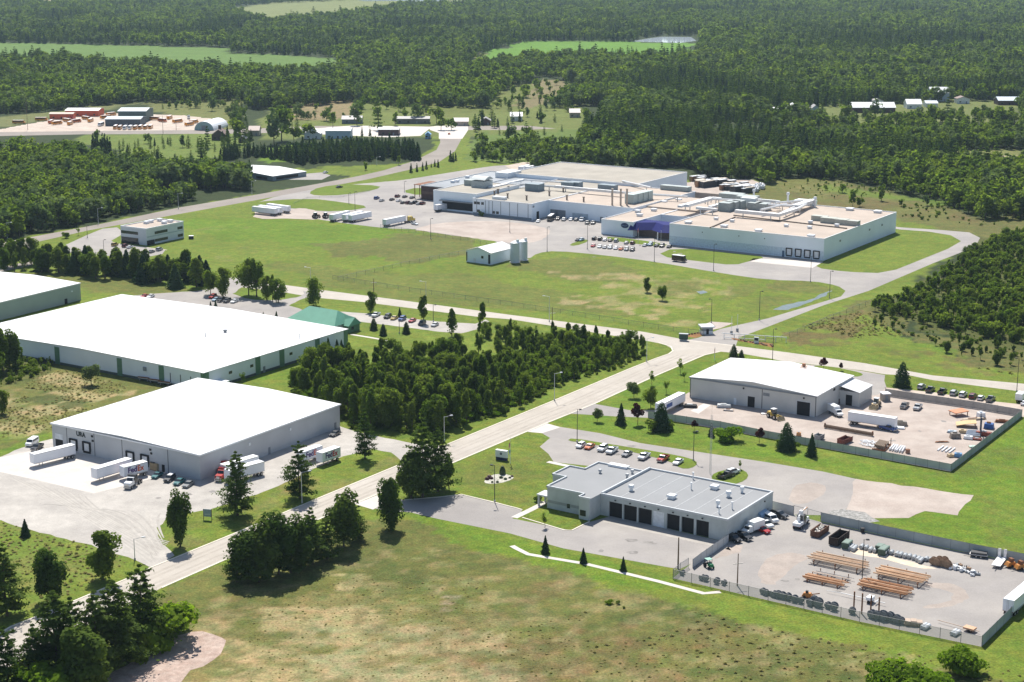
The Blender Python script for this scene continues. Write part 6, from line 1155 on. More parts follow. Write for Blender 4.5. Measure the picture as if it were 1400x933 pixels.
for k, c, px, py, lb in [('suv','silver',1259.7,531.5,'silver off-roader at the left end of the row by the big conical tree'),('pickup','charcoal',1271.5,535.5,'dark grey pickup second in the row by the conical tree'),('pickup','black',1288,538,'black pickup third in the row on the grass island'),('suv','silver',1304,540,'silver-grey off-roader in the middle of the row on the island edge'),('suv','white',1316.5,542,'white off-roader right of the silver-grey one'),('suv','maroon',1330,544.5,'dark red off-roader in the row on the island edge'),('hatch','white',1341,546.5,'white small car between dark red and dark grey vehicles'),('pickup','grey',1354,548.5,'dark grey pickup at the right end of the row')]:
    car(k, c, px, py, (5.5, -4.2), lb, g4)
car('boxtruck','white',1396,548,(5,-4),'white camper-like box truck at the right edge on the lot','vehicles at the right edge'); car('sedan','white',1401,553.5,(5,-4),'white sedan at the right edge next to the box truck','vehicles at the right edge')
car('pickup','charcoal',1236.5,557.5,(-5,5),'dark loaded pickup inside the storage yard by the fence'); car('pickup','silver',1254.5,559.5,(-5,5),'silver pickup with an empty bed inside the storage yard'); car('boxtruck','white',1142,567.5,(6,3),'white box truck standing at the grey workshop corner')
car('boxtruck','white',1212,584,(8,2),'white box truck close in front of the long white trailer','trucks in the storage yard'); car('pickup','blue',1214,588.5,(8,2),'bright blue covered pickup beside the white box truck','trucks in the storage yard')
# factory front lot
def rowcars(lst, d, row, g):
    n = len(lst); OR = ['first','second','third','fourth','fifth','sixth','seventh','eighth','ninth','tenth','eleventh','twelfth']
    for i, (k, c, px, py) in enumerate(lst): car(k, c, px, py, d, f'{dict(lightblue="light blue", gold="golden").get(c, c)} {VT[k][2]} {OR[i]} from the left in {row}', g)
rowcars([('suv','black',812.4,328),('suv','black',820.4,328.6),('sedan','white',827,329.5),('sedan','charcoal',834.5,330.2),('suv','silver',842.5,331),('sedan','silver',856.5,333.5),('suv','maroon',865,334)], (3.5,-2.6), 'the back row of the factory car park', 'back row of the factory car park')
rowcars([('sedan','red',811,337.5),('sedan','white',820,338.6),('sedan','silver',827,339.6),('suv','white',834,340),('sedan','white',842,340.8),('sedan','orange',849,341.8),('suv','silver',856.5,342.6),('suv','charcoal',864.5,343.3)], (-3.5,2.6), 'the front row of the factory car park', 'front row of the factory car park')
rowcars([('sedan','silver',881.7,336.8),('suv','lightblue',889,336),('sedan','black',897.5,337.4),('suv','black',905,338),('sedan','black',915,338.8)], (-3.5,2), 'the short row under the blue canopy', 'short row under the blue canopy')
rowcars([('sedan','black',790.6,329.5),('sedan','lightblue',794.5,329.3)], (-3,1), 'the pair left of the car park', 'pair left of the car park')
rowcars([('sedan','white',735.8,304),('bus','charcoal',753,301.5),('suv','black',762.5,301),('pickup','silver',771,301.8),('sedan','white',780.5,301.6),('sedan','charcoal',787.5,302),('van','white',795.5,302.5),('pickup','charcoal',803,306.3),('pickup','black',811,306.5)], (-3,2.2), 'the line below the factory', 'vehicles under the factory middle wing')
rowcars([('suv','blue',515,272.5),('sedan','silver',522,275.6),('sedan','black',536,274.2),('suv','maroon',543.5,270),('sedan','charcoal',553.5,270.3),('sedan','grey',563.5,271.5)], (4,-1.2), 'the far row of the truck court car park', 'far row of the truck court')
rowcars([('sedan','white',545,275.8),('sedan','black',551,278.6),('suv','maroon',558,278.9),('sedan','charcoal',563,279.3),('suv','black',568,278.4),('sedan','silver',572.5,280),('suv','maroon',578,279.8)], (4,-1.2), 'the near row of the truck court car park', 'near row of the truck court')
car('stepvan','brown',929,358,(10,1.2),'dark brown delivery van driving along the factory front'); car('sedan','maroon',628,288.5,(-3,1),'dark red car beside the white trailer at the factory dock')
car('sedan','white',567,307.5,(4,.8),'white car beside the yellow-cabbed truck'); car('sedan','orange',614,184,(0,-3),'small orange car on the highway at the junction'); car('sedan','charcoal',464,257,(4,-.6),'dark car parked on the grass oval by the factory drive'); car('sedan','white',445,237,(4,-1),'white car near the long low building by the highway')
rowcars([('suv','gold',157,336.3),('suv','maroon',171.4,338),('sedan','white',177.5,339.3),('sedan','grey',207.4,345.6),('suv','silver',218,342.8)], (4,-1.4), 'the office car park', 'cars at the two-storey office')
rowcars([('pickup','white',514,432.7),('suv','black',530,435),('sedan','gold',539,436.8),('suv','blue',550,438.2),('sedan','red',563.6,440.2),('suv','black',577,444.3),('sedan','silver',594.5,446)], (-5,2.6), 'the car park by the green roof', 'cars at the green-roofed office')
rowcars([('sedan','red',197.5,406.8),('sedan','white',206,407),('suv','red',291,407.8),('sedan','lightblue',295,411.3),('pickup','black',303,412.3),('suv','charcoal',310.5,413.5),('sedan','white',320.5,413.8)], (-5,2), 'the lot behind the long warehouse', 'cars behind the long white warehouse')
# trailers and tractors
def semi(kind, pa, pb, label, z=4.05, colour='white', group=None):
    """pa, pb: photo points of the near-side top edge, rear end first"""
    a, b_ = G(*pa, z), G(*pb, z); yaw = math.atan2(b_.y-a.y, b_.x-a.x); m = (a+b_)/2; nrm = Vector((-math.sin(yaw), math.cos(yaw), 0))
    if nrm.y < 0: nrm = -nrm
    m = m+nrm*1.3; m.z = 0; L = {'trailer': 14.6, 'long': 16.2, 'pup': 8.6}[kind]
    r = vehicle(kind, colour, m, yaw, label, group); s = (b_-a).length/L; r.scale = (max(.85, min(1.15, s)), 1, 1); return r
semi('trailer', (103,608.5), (46.5,622), 'white trailer at the leftmost dock of the grey warehouse'); t2 = semi('trailer', (180.5,627.5), (132,642), 'white trailer at the middle dock, tan front end'); fx = [semi('pup', (202,631.5), (169.5,639.5), 'short white lettered trailer docked beside a parked tractor')]
fx.append(semi('pup', (465.5,611.5), (441,620), 'white lettered trailer parked in the open right of the pine')); fx.append(semi('pup', (441,609.5), (414,619), 'white lettered trailer behind another, half hidden by the pine'))
semi('trailer', (357,632.5), (318,643), 'white trailer behind a red tractor, half hidden by a pine'); semi('trailer', (350,625), (312,636), 'second white trailer with red tractor along the warehouse wall')
def tri(px, py, d, c, lb): return car('tractor', c, px, py, d, lb, None, 1.0)
tri(181,665,(-6,4.2),'white','white tractor unit with a dark sleeper parked before the dock'); tri(305,655,(-6,4.2),'red','red tractor unit nearest the pine beside the warehouse'); tri(308,646,(-6,4.2),'red','red tractor unit close to the warehouse wall')
semi('long', (1159.5,563.5), (1223.5,573), 'long white trailer in the middle of the storage yard'); semi('trailer', (938,537), (904.5,553.5), 'white trailer with a blue panel at the workshop corner')
semi('trailer', (1384,824.5), (1425,790), 'white container-like trailer in the corner of the depot yard')
for pa, pb, lb in [((376,286),(343.5,282.5),'white trailer on bare soil, nearest of three at the left'),((382,284.5),(352,281),'white trailer on bare soil, middle of three'),((393,282.5),(364,278.8),'white trailer with a black rear on bare soil, farthest of three'),((453.5,294.5),(480,288),'white trailer beside the farm tractors'),((471.5,294.5),(498,288.5),'white trailer in the pair, left one on the truck court'),((480.5,295),(508.5,289.5),'white trailer in the pair, right one on the truck court'),((526.5,301),(556,295),'white trailer hitched to a yellow-cabbed truck'),((597,281),(626,276),'white trailer backing into the factory dock'),((713,228.5),(726,225.5),'white trailer behind the factory at the tree line, left one'),((722,228.5),(735,226),'white trailer behind the factory at the tree line, middle one'),((731,229),(745,226.5),'white trailer behind the factory at the tree line, right one')]:
    semi('trailer', pa, pb, lb, group='trailers around the factory')
tri(561,304,(5,-1.2),'yellow','yellow tractor unit at the front of a white trailer')
PUR, ORR = M('purple_letters', (.06,.015,.16)), M('orange_letters', (.65,.10,.02)); REDL = M('red_letters', (.55,.02,.04))
for i, t in enumerate(fx):
    s = -1 if (t.matrix_basis.to_3x3() @ Vector((0,-1,0))).y < 0 else 1
    rot = (math.pi/2, 0, 0) if s < 0 else (math.pi/2, 0, math.pi)
    for side in (1, -1):
        if side == -1: t1 = text('Fed', 2.3, PUR, t, (-1.35, -1.36, 2.75), (math.pi/2, 0, 0), bold=.05); t2_ = text('Ex', 2.3, ORR if i != 1 else PUR, t, (1.55, -1.36, 2.75), (math.pi/2, 0, 0), bold=.05)
        else: t1 = text('Fed', 2.3, PUR, t, (1.35, 1.36, 2.75), (math.pi/2, 0, math.pi), bold=.05); t2_ = text('Ex', 2.3, ORR if i != 1 else REDL, t, (-1.55, 1.36, 2.75), (math.pi/2, 0, math.pi), bold=.05)
# the blue panel of one trailer
for o in C.objects:
    if o.get('label', '').startswith('white trailer with a blue panel'):
        for sy in (1, -1): B().box(-1 if sy < 0 else 1, 2.6 if sy < 0 else 4.6, sy*1.33-.02, sy*1.33+.02, 1.9, 3.2).build('blue_panel', M('blue_panel_paint', (.05,.10,.30)), o)
# school buses
for k, (px, py) in enumerate([(158,176.5),(164,177),(171,177.2),(178,177),(185,177),(192,176.5),(199,176.5),(206,176)]): car('bus', 'busyellow' if k not in (2, 3) else 'white', px, py, (-2,1.2), 'yellow school bus in the tight row at the bus depot' if k not in (2, 3) else 'white bus in the tight row at the bus depot', 'row of buses at the depot')
for px, py, d, c, lb in [(26,169.5,(6,0),'busyellow','yellow bus at the left end of the bus yard'),(57,165.5,(6,0),'busyellow','yellow bus left of the long red shed'),(145,162.5,(6,-.5),'busyellow','yellow bus behind the dark annex'),(211,164.5,(6,0),'busyellow','yellow bus right of the large depot shed'),(259,172,(6,-1),'busyellow','yellow bus left of the half-round hut'),(265,169,(6,-1),'busyellow','yellow bus behind another beside the half-round hut'),(138,172.5,(-3,1),'white','pale bus at the left of the dark annex')]: car('bus', c, px, py, d, lb, 'buses spread over the bus yard')
for k in range(11):
    px, py = [(70,169),(78,170.5),(92,167),(96,171),(104,168),(118,164),(124,167),(152,158.5),(222,167),(232,163),(243,168)][k]; car('bus', 'busyellow' if k % 4 else 'orange', px, py, (4, -1.5+k % 3), 'orange-yellow bus among the loosely parked ones on the bus yard', 'loosely parked buses on the yard')
tri(258,163,(1,2),'white','white truck at the far edge of the bus yard'); tri(98,164,(6,.5),'red','red truck at the end of the long red shed')
# repaint
SKIP = {'semi_trailer'}
for r, c in VL:
    if c == 'white' or r.name.split('.')[0] in SKIP: continue
    for o in KIDS.get(r.name, []):
        if BASEP.name in [m.name for m in o.data.materials if m]:
            recolour(o, BASEP, paint(c))
for r, c in VL:
    if 'dark sleeper' in r['label']:
        for o in KIDS[r.name]:
            if o.name.startswith('sleeper'): recolour(o, BASEP, paint('charcoal'))
    if 'white roof' in r['label']: B().box(-1.95,.25,-.72,.72,1.785,1.80).build('roof', CAPW, r)
# small signs and marks on the docked trailers' front ends
# ------------------------------------------------------------------ lamps and poles
POLE_L = M('pale_lamp_post', (.62,.62,.60), rough=.5, var=.05); POLE_D = M('dark_lamp_post', (.05,.05,.045), rough=.5); WOODP = M('weathered_pole_wood', (.20,.13,.085), rough=.9, var=.2, scale=1)
def lamp(px, by, ty, style, yaw, label):
    h = HT(px, by, ty); e = empty('street_lamp', G(px, by), yaw, label, 'street lamp')
    m = POLE_L if style == 'L' else POLE_D
    B().tube((0,0,0), (0,0,h), .13, .08, 8).build('pole', m, e); B().tube((0,0,0), (0,0,.6), .28, .26, 8).build('base', M('lamp_base', (.45,.44,.42)), e)
    if style == 'L': B().tube((0,0,h-.1), (2.2,0,h+.15), .06, n=6).build('arm', m, e); B().taper(1.9,2.9,-.2,.2,h+.05,h+.3,.1,.1,.05).build('lamp_head', CAPW, e)
    else: B().box(-.15,.9,-.04,.04,h-.1,h).build('arm', m, e); B().taper(.5,1.3,-.3,.3,h-.12,h+.15,.05,.05,.05).build('lamp_head', BLACK, e)
    return e
for px, by, ty, st, yw, lb in [(413,688,646,'L',.4,'pale street lamp in front of the pine beside two trailers'),(607.5,604,570,'L',.4,'pale street lamp at the kerb beside the grove'),(758,548,511,'L',.4,'pale street lamp at the kerb in the middle of the grove edge'),(884,495,463,'L',.4,'pale street lamp at the grove tip near the junction'),(184.5,766,737,'L',.4,'pale street lamp at the gravel yard entrance corner'),
    (676.3,686.7,636.4,'D',2.8,'dark lamp post at the driveway edge beside the stone bed'),(789,605,560,'D',0,'dark lamp post at the left end of the staff row'),(948,630,590,'D',0,'dark lamp post at the right end of the staff row'),(1178.6,793,738,'D',0,'dark lamp post standing between the pole stacks'),(1056,495.7,450,'D',0,'dark lamp post behind the white-roofed workshop'),(1390,536,490,'D',3.1,'grey lamp post beside the box truck at the right edge'),
    (748,344,310.5,'D',0,'dark lamp post right of the two silos'),(803,341,308,'D',0,'dark lamp post at the left of the factory car park'),(894.5,358,324,'D',0,'dark lamp post in front of the blue canopy'),(975.5,370.5,334,'D',0,'dark lamp post on the lawn edge before the long blue-white wall'),(972.5,442,409,'D',3.1,'dark lamp post beside the gate hut'),(1038,438,398.5,'D',0,'dark lamp post on the factory entry road'),(1108,386,350.5,'D',0,'dark lamp post in front of the four factory docks'),(1134,408,371,'D',0,'dark lamp post at the ditch water by the entry road'),
    (582.5,406,385.5,'L',2.9,'pale street lamp on the far side of the cross road'),(592.5,440,417,'D',0,'thin lamp post beside the gravel car park'),(751,440,405.5,'L',2.9,'pale street lamp on the cross road behind the thicket'),(425,392,366,'L',2.9,'pale street lamp on the cross road near the round tree'),(134.5,307,285,'L',.3,'pale street lamp on the highway left of the office'),(244,285.5,265,'L',.3,'pale street lamp on the highway behind the office'),(344.5,266,248,'L',.3,'pale street lamp on the highway near the low building'),(10,327,305,'L',.3,'pale street lamp on the highway at the left edge'),(515,226,215,'L',.3,'pale street lamp at the highway below the pine block'),
    (142,343,328,'D',0,'small dark lamp post in the office car park'),(119.5,325.5,309,'D',0,'small dark lamp post at the office driveway lawn'),(477,279,264,'D',0,'dark lamp post on the grass tongue of the truck court'),(485.5,288,262,'D',0,'tall dark lamp post beside the truck court trailers'),(553,263,248,'D',0,'dark lamp post before the brown wing'),(589,327,299,'D',0,'dark lamp post at the bare soil right of the yellow cab'),(546,456,439,'D',0,'dark lamp post on the lawn by the green-roofed office'),(697,318,300,'D',0,'dark lamp post behind the small white shed')]:
    lamp(px, by, ty, st, yw, lb)
def upole(px, by, ty, label, cross=True, r=.18):
    h = HT(px, by, ty); e = empty('utility_pole', G(px, by), .3, label, 'utility pole'); B().tube((0,0,0), (0,0,h), r, r*.6, 8).build('pole', WOODP, e)
    if cross: B().box(-1.3,1.3,-.08,.08,h*.68,h*.68+.16).build('crossarm', M('pale_crossarm', (.6,.55,.5)), e)
    return e
upole(927,777.5,735,'plain wooden pole outside the corner of the depot yard', False, .24); upole(1008,801,757,'wooden pole with a pale crossarm inside the depot yard'); upole(511,399.5,381,'wooden pole by the cross road near the white pickup', True); upole(755,447,420,'short wooden pole on the cross road verge by the street lamp', True); upole(38,178,132,'tall thin pole at the left of the bus yard', False); upole(223,183,158,'pole at the roadside before the bus yard', False); upole(241,178,165,'short pole at the bus yard entrance', False); upole(582,425,420,'short post on the lawn by the cross road', False); upole(495,183,171,'pole beside the highway buildings', True); upole(540,176,165,'pole right of the flat-roofed shop', True)
h = HT(971,648,567); e = empty('radio_mast', G(971,648), .3, 'thin lattice radio mast behind the block building', 'radio mast'); k = B()
for a in range(3): k.tube((.3*math.cos(a*2.09), .3*math.sin(a*2.09), 0), (.3*math.cos(a*2.09), .3*math.sin(a*2.09), h), .035, n=4)
for i in range(int(h/.8)):
    for a in range(3): k.tube((.3*math.cos(a*2.09), .3*math.sin(a*2.09), i*.8), (.3*math.cos((a+1)*2.09), .3*math.sin((a+1)*2.09), i*.8+.8), .02, n=3)
k.build('lattice', STEEL, e); B().tube((0,0,h), (0,0,h+3), .03, n=4).build('aerial', STEEL, e)
def flagpole(px, by, ty, label, flags):
    h = HT(px, by, ty); e = empty('flagpole', G(px, by), R(-100), label, 'flagpole'); B().tube((0,0,0), (0,0,h), .08, .05, 8).build('pole', CAPW, e)
    for z, w_, hh, m1, m2 in flags:
        k = B(); n = 8
        for i in range(n): x0, x1 = w_*i/n, w_*(i+1)/n; k.add([(x0, .12*math.sin(i*.9), z-.35*x0), (x1, .12*math.sin((i+1)*.9), z-.35*x1), (x1, .12*math.sin((i+1)*.9), z+hh-.35*x1), (x0, .12*math.sin(i*.9), z+hh-.35*x0)], [(0,1,2,3)])
        f = k.build('flag', m1, e)
        if m2: k2 = B(); k2.add([(0, -.02, z+hh*.5), (w_*.4, .1, z+hh*.5-.14*w_), (w_*.4, .1, z+hh-.14*w_), (0, -.02, z+hh)], [(0,1,2,3)]).build('canton', m2, f)
    return e
FR, FB_, FW = M('flag_red_white', (.60,.22,.24), var=.3, scale=3), M('flag_blue', (.08,.14,.38)), M('flag_white', (.7,.72,.75))
flagpole(697.5,634,597,'flagpole with two flags beside the depot sign on the lawn',[(5.6,2.4,1.4,FR,FB_),(3.6,1.8,1.1,M('flag_sky_blue', (.16,.28,.55)),None)]); flagpole(977,493,474,'flagpole with a red striped flag at the junction corner',[(3.6,2.0,1.3,FR,FB_),(1.6,1.7,1.0,FW,None)]); flagpole(872.5,333,311,'flagpole with a flag before the blue canopy',[(6.6,3.0,1.8,FR,FB_)]); flagpole(903.5,334.5,315,'bare white flagpole right of the blue canopy entrance',[])
# signs
e = empty('monument_sign', G(686,629), R(-28), 'white and navy sign block on the lawn by the flagpole', 'sign'); B().box(-1.9,1.9,-.5,.5,.9,2.9).build('panel', CAPW, e); B().box(-1.8,1.8,-.42,.42,0,.9).build('plinth', M('navy_plinth', (.02,.03,.08)), e); B().box(-.35,.35,-.56,-.5,1.7,2.4).build('mark', M('grey_mark', (.15,.18,.22)), e); B().box(-1.9,1.9,-.55,.55,2.9,3.05).build('cap', CAPW, e)
e = empty('sign_board', G(284,711), R(-12), 'small blue-grey sign board on posts by the gravel yard', 'sign'); B().box(-1.1,1.1,-.06,.06,.9,3.0).build('panel', M('blue_grey_sign', (.30,.36,.42), var=.2, scale=1.5), e)
for s in (-1, 1): B().box(s*1.15-.06, s*1.15+.06, -.07, .07, 0, 3.0).build('post', WOODP, e)
B().box(-.8,.8,-.08,-.06,1.4,1.75).build('stripe', M('pale_sign_stripe', (.5,.55,.5)), e)
e = empty('road_sign_box', G(934.5,466), R(-15), 'dark green box sign on the grass by the gate', 'sign'); B().box(-1.7,1.7,-.5,.5,.5,2.6).build('panel', M('dark_green_sign', (.04,.08,.06)), e); B().box(-1.8,1.8,-.6,.6,2.6,2.85).build('cap', CAPG, e); B().box(-1.3,1.3,-.3,.3,0,.5).build('plinth', CAPG, e)
g = G(1032,466); e = empty('name_sign', g, R(-17), 'long white framed sign fence on the mulch bed at the gate', 'sign'); B().box(-13,12,-.1,.1,2.0,2.25).build('top_rail', CAPW, e); B().box(-12,4,-.1,.1,.5,.7).build('lower_rail', CAPW, e)
for x in range(-12, 13, 4): B().box(x-.12,x+.12,-.12,.12,0,2.2).build('post', CAPW, e)
e = empty('emblem_sign', G(1034,469.5), R(-15), 'small white and dark sign in front of the sign fence', 'sign'); B().box(-.9,.9,-.3,.3,0,2.4).build('panel', CAPW, e); B().box(-.7,.7,-.36,-.3,1.1,2.1).build('mark', LETTER, e)
k0 = 0
for px, by, lb in [(1000,457,'left gate barrier post on the entry road'),(1008,453.5,'right gate barrier post on the entry road')]:
    e = empty('gate_barrier', G(px, by), .3, lb, 'gate'); B().box(-.4,.4,-.4,.4,0,1.3).build('cabinet', M('grey_cabinet', (.3,.31,.32)), e); B().tube((0,0,1.1),(0,0,7),.07,n=6).build('boom', CAPW, e)
for i in range(22):
    px = 1003+55*RG.random(); by = 463+ (px-1003)*.17+2.5*RG.random(); g = G(px, by); o = B(); o.dome((0,0,0), .45, .45, .5, 8, 3); tag(o.build('border_shrub', M('reddish_shrub', (.12,.06,.03), var=.4, scale=4), None, g), 'small reddish shrub in the mulch bed along the sign fence', 'shrub', 'shrubs in the gate mulch bed')
for i in range(8):
    px = 934+32*i/8; g = G(px, 459.5-i*.7); o = B(); o.dome((0,0,0), .5, .5, .6, 8, 3); tag(o.build('border_shrub', MATS['reddish_shrub'], None, g), 'small reddish shrub in the bed left of the gate hut', 'shrub', 'shrubs left of the gate hut')
# rock bed plants by the depot sign
for i, (px, by, m, sz) in enumerate([(666,656,'p',1.2),(669,654,'p',1.4),(672,655,'p',1.0),(680,660,'g',.8),(685,654,'g',1.0),(691,656,'g',.9),(697,654,'g',.7),(673,660,'g',.7),(687,648.5,'t',1.6),(700,652,'p',.7)]):
    o = B(); o.dome((0,0,0), .6*sz, .6*sz, (.9 if m != 't' else 2.0)*sz*.8, 8, 4); tag(o.build('border_shrub', M('purple_shrub' if m == 'p' else 'green_shrub', (.06,.02,.02) if m == 'p' else (.03,.055,.015), var=.4, scale=5), None, G(px, by)), ['purple-brown','dark green','narrow green'][('p','g','t').index(m)]+' shrub in the oval bed of white stones', 'shrub', 'shrubs in the white stone bed '+m)
# ------------------------------------------------------------------ fences
LINK = mesh_mat('chain_link_mesh', (.33,.35,.37), .42); LINKF = mesh_mat('fine_chain_link', (.42,.44,.42), .16); SLAT = mat('slatted_fence_panel', (.34,.38,.375), .7, 0, .16, .25); SLATB = mat('pale_slatted_fence', (.52,.525,.52), .7, 0, .14, .25); FPOST = M('fence_post_steel', (.16,.165,.17), rough=.5)
def fence(name, label, pts, h, m, sp=4.0, post=FPOST, cat='fence', rail=True, thick=.06, maxp=90):
    P = [G(*p) for p in pts]; e = empty(name, P[0], 0, label, cat); O = P[0]
    k = B(); r = B(); posts = []
    for a, c in zip(P[:-1], P[1:]):
        d = (c-a); L = d.length; u = d/L; q = Vector((-u.y, u.x, 0))*thick/2; a_, c_ = a-O, c-O
        vs = [a_-q, c_-q, c_+q, a_+q]; k.add([(v.x, v.y, .05) for v in vs]+[(v.x, v.y, h) for v in vs], [(0,1,5,4),(1,2,6,5),(2,3,7,6),(3,0,4,7),(4,5,6,7)] if thick > .03 else [(0,1,5,4)])
        r.tube(a_+Vector((0,0,h)), c_+Vector((0,0,h)), .05, n=5)
        n = max(1, int(L/sp)); posts += [a_.lerp(c_, i/n) for i in range(n)]
    posts.append(P[-1]-O)
    k.build('panel', m, e)
    if rail: r.build('top_rail', post, e)
    pm = B().tube((0,0,0), (0,0,h+.15), .06, n=5).build('post', post, e, posts[0])
    for p in posts[1:maxp]: c = pm.copy(); c.location = p; C.objects.link(c)
    return e
fence('slatted_fence', 'grey-green slatted fence along the back of the depot yard', [(1122,713.5),(1200,730.5),(1325,756.5),(1400,771),(1452,781)], 2.6, SLAT, 4.6); fence('slatted_fence', 'slatted side fence at the right end of the depot yard', [(1452,781),(1400,827),(1342,884.5)], 2.6, SLAT, 4.6); fence('chain_link_fence', 'see-through chain-link fence along the front of the depot yard', [(1342,884.5),(1175,850),(1050,821),(920,791.5)], 2.4, LINK, 4.2, thick=.02)
fence('chain_link_fence', 'short chain-link return at the left corner of the depot yard', [(920,791.5),(930,783),(941,776)], 2.4, LINK, 2.5, thick=.02); fence('slatted_gate', 'pale slatted gate beside the depot building corner', [(996,742),(958,768.5),(947,777)], 2.3, SLATB, 3.0, cat='gate'); fence('slatted_fence', 'short grey slatted fence from the depot building to the yard gate', [(1056,697),(1085,704)], 2.4, SLATB, 3.5); fence('chain_link_gate', 'see-through gate in the depot back fence behind the bucket truck', [(1085,704),(1104,708.5),(1122,713.5)], 2.6, LINKF, 4, thick=.02, cat='gate')
fence('slatted_fence', 'long slatted fence between the lawn and the workshop yard', [(886,571.5),(923,577),(985,586),(1050,599.5),(1118,611.5),(1205,627.5),(1300,645)], 2.3, SLATB, 3.5); fence('slatted_fence', 'slatted fence at the right side of the workshop yard', [(1300,645),(1397,570)], 2.3, SLAT, 3.5); fence('slatted_fence', 'slatted fence at the back of the workshop yard before the parked row', [(1397,570),(1330,558.5),(1263,549),(1210,541)], 2.4, mesh_mat('dense_chain_link', (.25,.26,.27), .72), 3.5)
fence('field_fence', 'thin wire fence along the factory lawn by the cross road', [(455,382),(560,399),(700,419),(800,434.5),(900,450.5),(962,459)], 1.9, LINKF, 6, thick=.02); fence('field_fence', 'thin wire fence crossing the factory lawn towards the shed', [(462,384),(560,362),(640,346.5)], 1.9, LINKF, 6, thick=.02); fence('field_fence', 'thin wire fence along the truck court edge', [(520,312),(640,330),(700,345)], 1.9, LINKF, 5, thick=.02); fence('field_fence', 'thin wire fence right of the entry road', [(1010,466),(1058,470),(1130,440),(1200,412)], 1.9, LINKF, 6, thick=.02)
fence('guard_rail', 'low rail beside the highway drive with dark posts', [(402,279),(420,272),(470,270),(505,262)], 1.0, LINKF, 6, thick=.02)
# ------------------------------------------------------------------ depot yard goods
POLEM = [M('fresh_pole_wood', (.68,.45,.28), rough=.8, var=.15, scale=.8), M('treated_pole_wood', (.45,.23,.115), rough=.85, var=.2, scale=.8), M('pale_pole_wood', (.66,.50,.36), rough=.8, var=.12, scale=.8), M('grey_pole_wood', (.50,.46,.42), rough=.8, var=.12, scale=.8)]
def polestack(pa, pb, wpx, n, m, label, group, zr=.9, r=.17, layers=2, taper=True):
    r *= .8; n = int(n*1.15)
    """poles resting on a rack of steel trestles: pa/pb photo ends of the middle of the stack"""
    a, b_ = G(*pa), G(*pb); d = (b_-a); L = d.length; u = d/L; q = Vector((-u.y, u.x, 0)); W_ = wpx
    e = empty('pole_rack', (a+b_)/2, math.atan2(u.y, u.x), 'low steel rack under the '+group, 'rack')
    for t in (-.36, 0, .36): B().box(L*t-.12, L*t+.12, -W_/2-.3, W_/2+.3, zr-.22, zr).box(L*t-.1, L*t+.1, -W_/2, -W_/2+.2, 0, zr-.22).box(L*t-.1, L*t+.1, W_/2-.2, W_/2, 0, zr-.22).box(L*t-.08,L*t+.08,W_/2+.1,W_/2+.26,zr,zr+.8).build('trestle', RUST, e)
    per = -(-n//layers); i = 0; pr = None
    for l in range(layers):
        for j in range(per-l):
            if i >= n: break
            if per > 4 and (j+l) % 4 == 3: i += 1; continue   # a gap left for the slings
            off = (j-(per-l-1)/2)*W_/per; c = (a+b_)/2+q*off; c.z = zr+r+l*r*1.75; LL = L*random.uniform(.86, 1.0); sh = random.uniform(-.5, .5)
            mm = m[i % len(m)]
            o = B().tube((-LL/2, 0, 0), (LL/2, 0, 0), r*random.uniform(.95, 1.15), r*.72, 7).build('wooden_pole', mm, None, c+u*sh); o.rotation_euler = (0, 0, math.atan2(u.y, u.x)+random.uniform(-.006, .006)); tag(o, label, 'pole', group); i += 1
polestack((1107,765.5),(1188,782), 5.5, 16, [POLEM[2], POLEM[0], POLEM[2], POLEM[0]], 'long pale wooden pole on the far left rack', 'pale poles on the far left rack', 1.2, .22); polestack((1099,791.5),(1156,803.5), 3.2, 12, [POLEM[1], POLEM[1], POLEM[0]], 'reddish brown wooden pole in the near left stack', 'reddish poles in the near left stack', .7, .2)
polestack((1197,785.5),(1270,801), 5.6, 16, [POLEM[0], POLEM[0], POLEM[2]], 'orange-tan wooden pole on the far right rack', 'orange poles on the far right rack', 1.2, .24); polestack((1175,800.5),(1246,815.5), 5.2, 18, [POLEM[1], POLEM[1], POLEM[1], POLEM[0]], 'dark reddish wooden pole on the near right rack', 'dark reddish poles on the near right rack', .9, .22); polestack((1112,785),(1165,796), 1.8, 5, [POLEM[3], POLEM[2]], 'greyish thin pole between the two left stacks', 'thin grey poles between the left stacks', .6, .16, 1)
GAL = M('grey_transformer_steel', (.42,.44,.45), rough=.5, var=.1, scale=1); GREENX = M('green_transformer', (.06,.10,.07), rough=.5); SPOOL = M('spool_wood', (.30,.20,.13), rough=.9, var=.25, scale=2)
def thing1(nm, mb_parts, loc, yaw, label, cat, group=None):
    e = empty(nm, loc, yaw, label, cat, group)
    for pn, b_, m in mb_parts: b_.build(pn, m, e)
    return e
# lying transformer cans, in a row from the green cabinet to the cable drums
for i, (px, py, L) in enumerate([(1164,751,2.6),(1168,752.5,2.8),(1178,750,1.6),(1184,751.5,1.4),(1190,754,1.8),(1196.5,755,1.8),(1218.5,758,1.3),(1226,760,1.5),(1231,761,1.7),(1237,762.5,1.4),(1243,763.5,1.4),(1249.5,765,1.6),(1255,767,2.0),(1259,769,2.4),(1266,767,1.3),(1272,768,1.2)]):
    e = empty('transformer_can', G(px, py), ang((px, py), (px+6, py-5.5)), 'grey steel transformer can lying on the pale sand strip', 'transformer', 'transformer cans on the sand strip')
    B().tube((-L/2, 0, .55), (L/2, 0, .55), .5, n=10).build('tank', GAL, e); B().tube((L/2, 0, .55), (L/2+.12, 0, .55), .56, n=10).build('lid', CAPG, e); B().box(-L/2+.2, -L/2+.4, -.4, .4, 0, .2).box(L/2-.4, L/2-.2, -.4, .4, 0, .2).build('skid', WOODP, e)
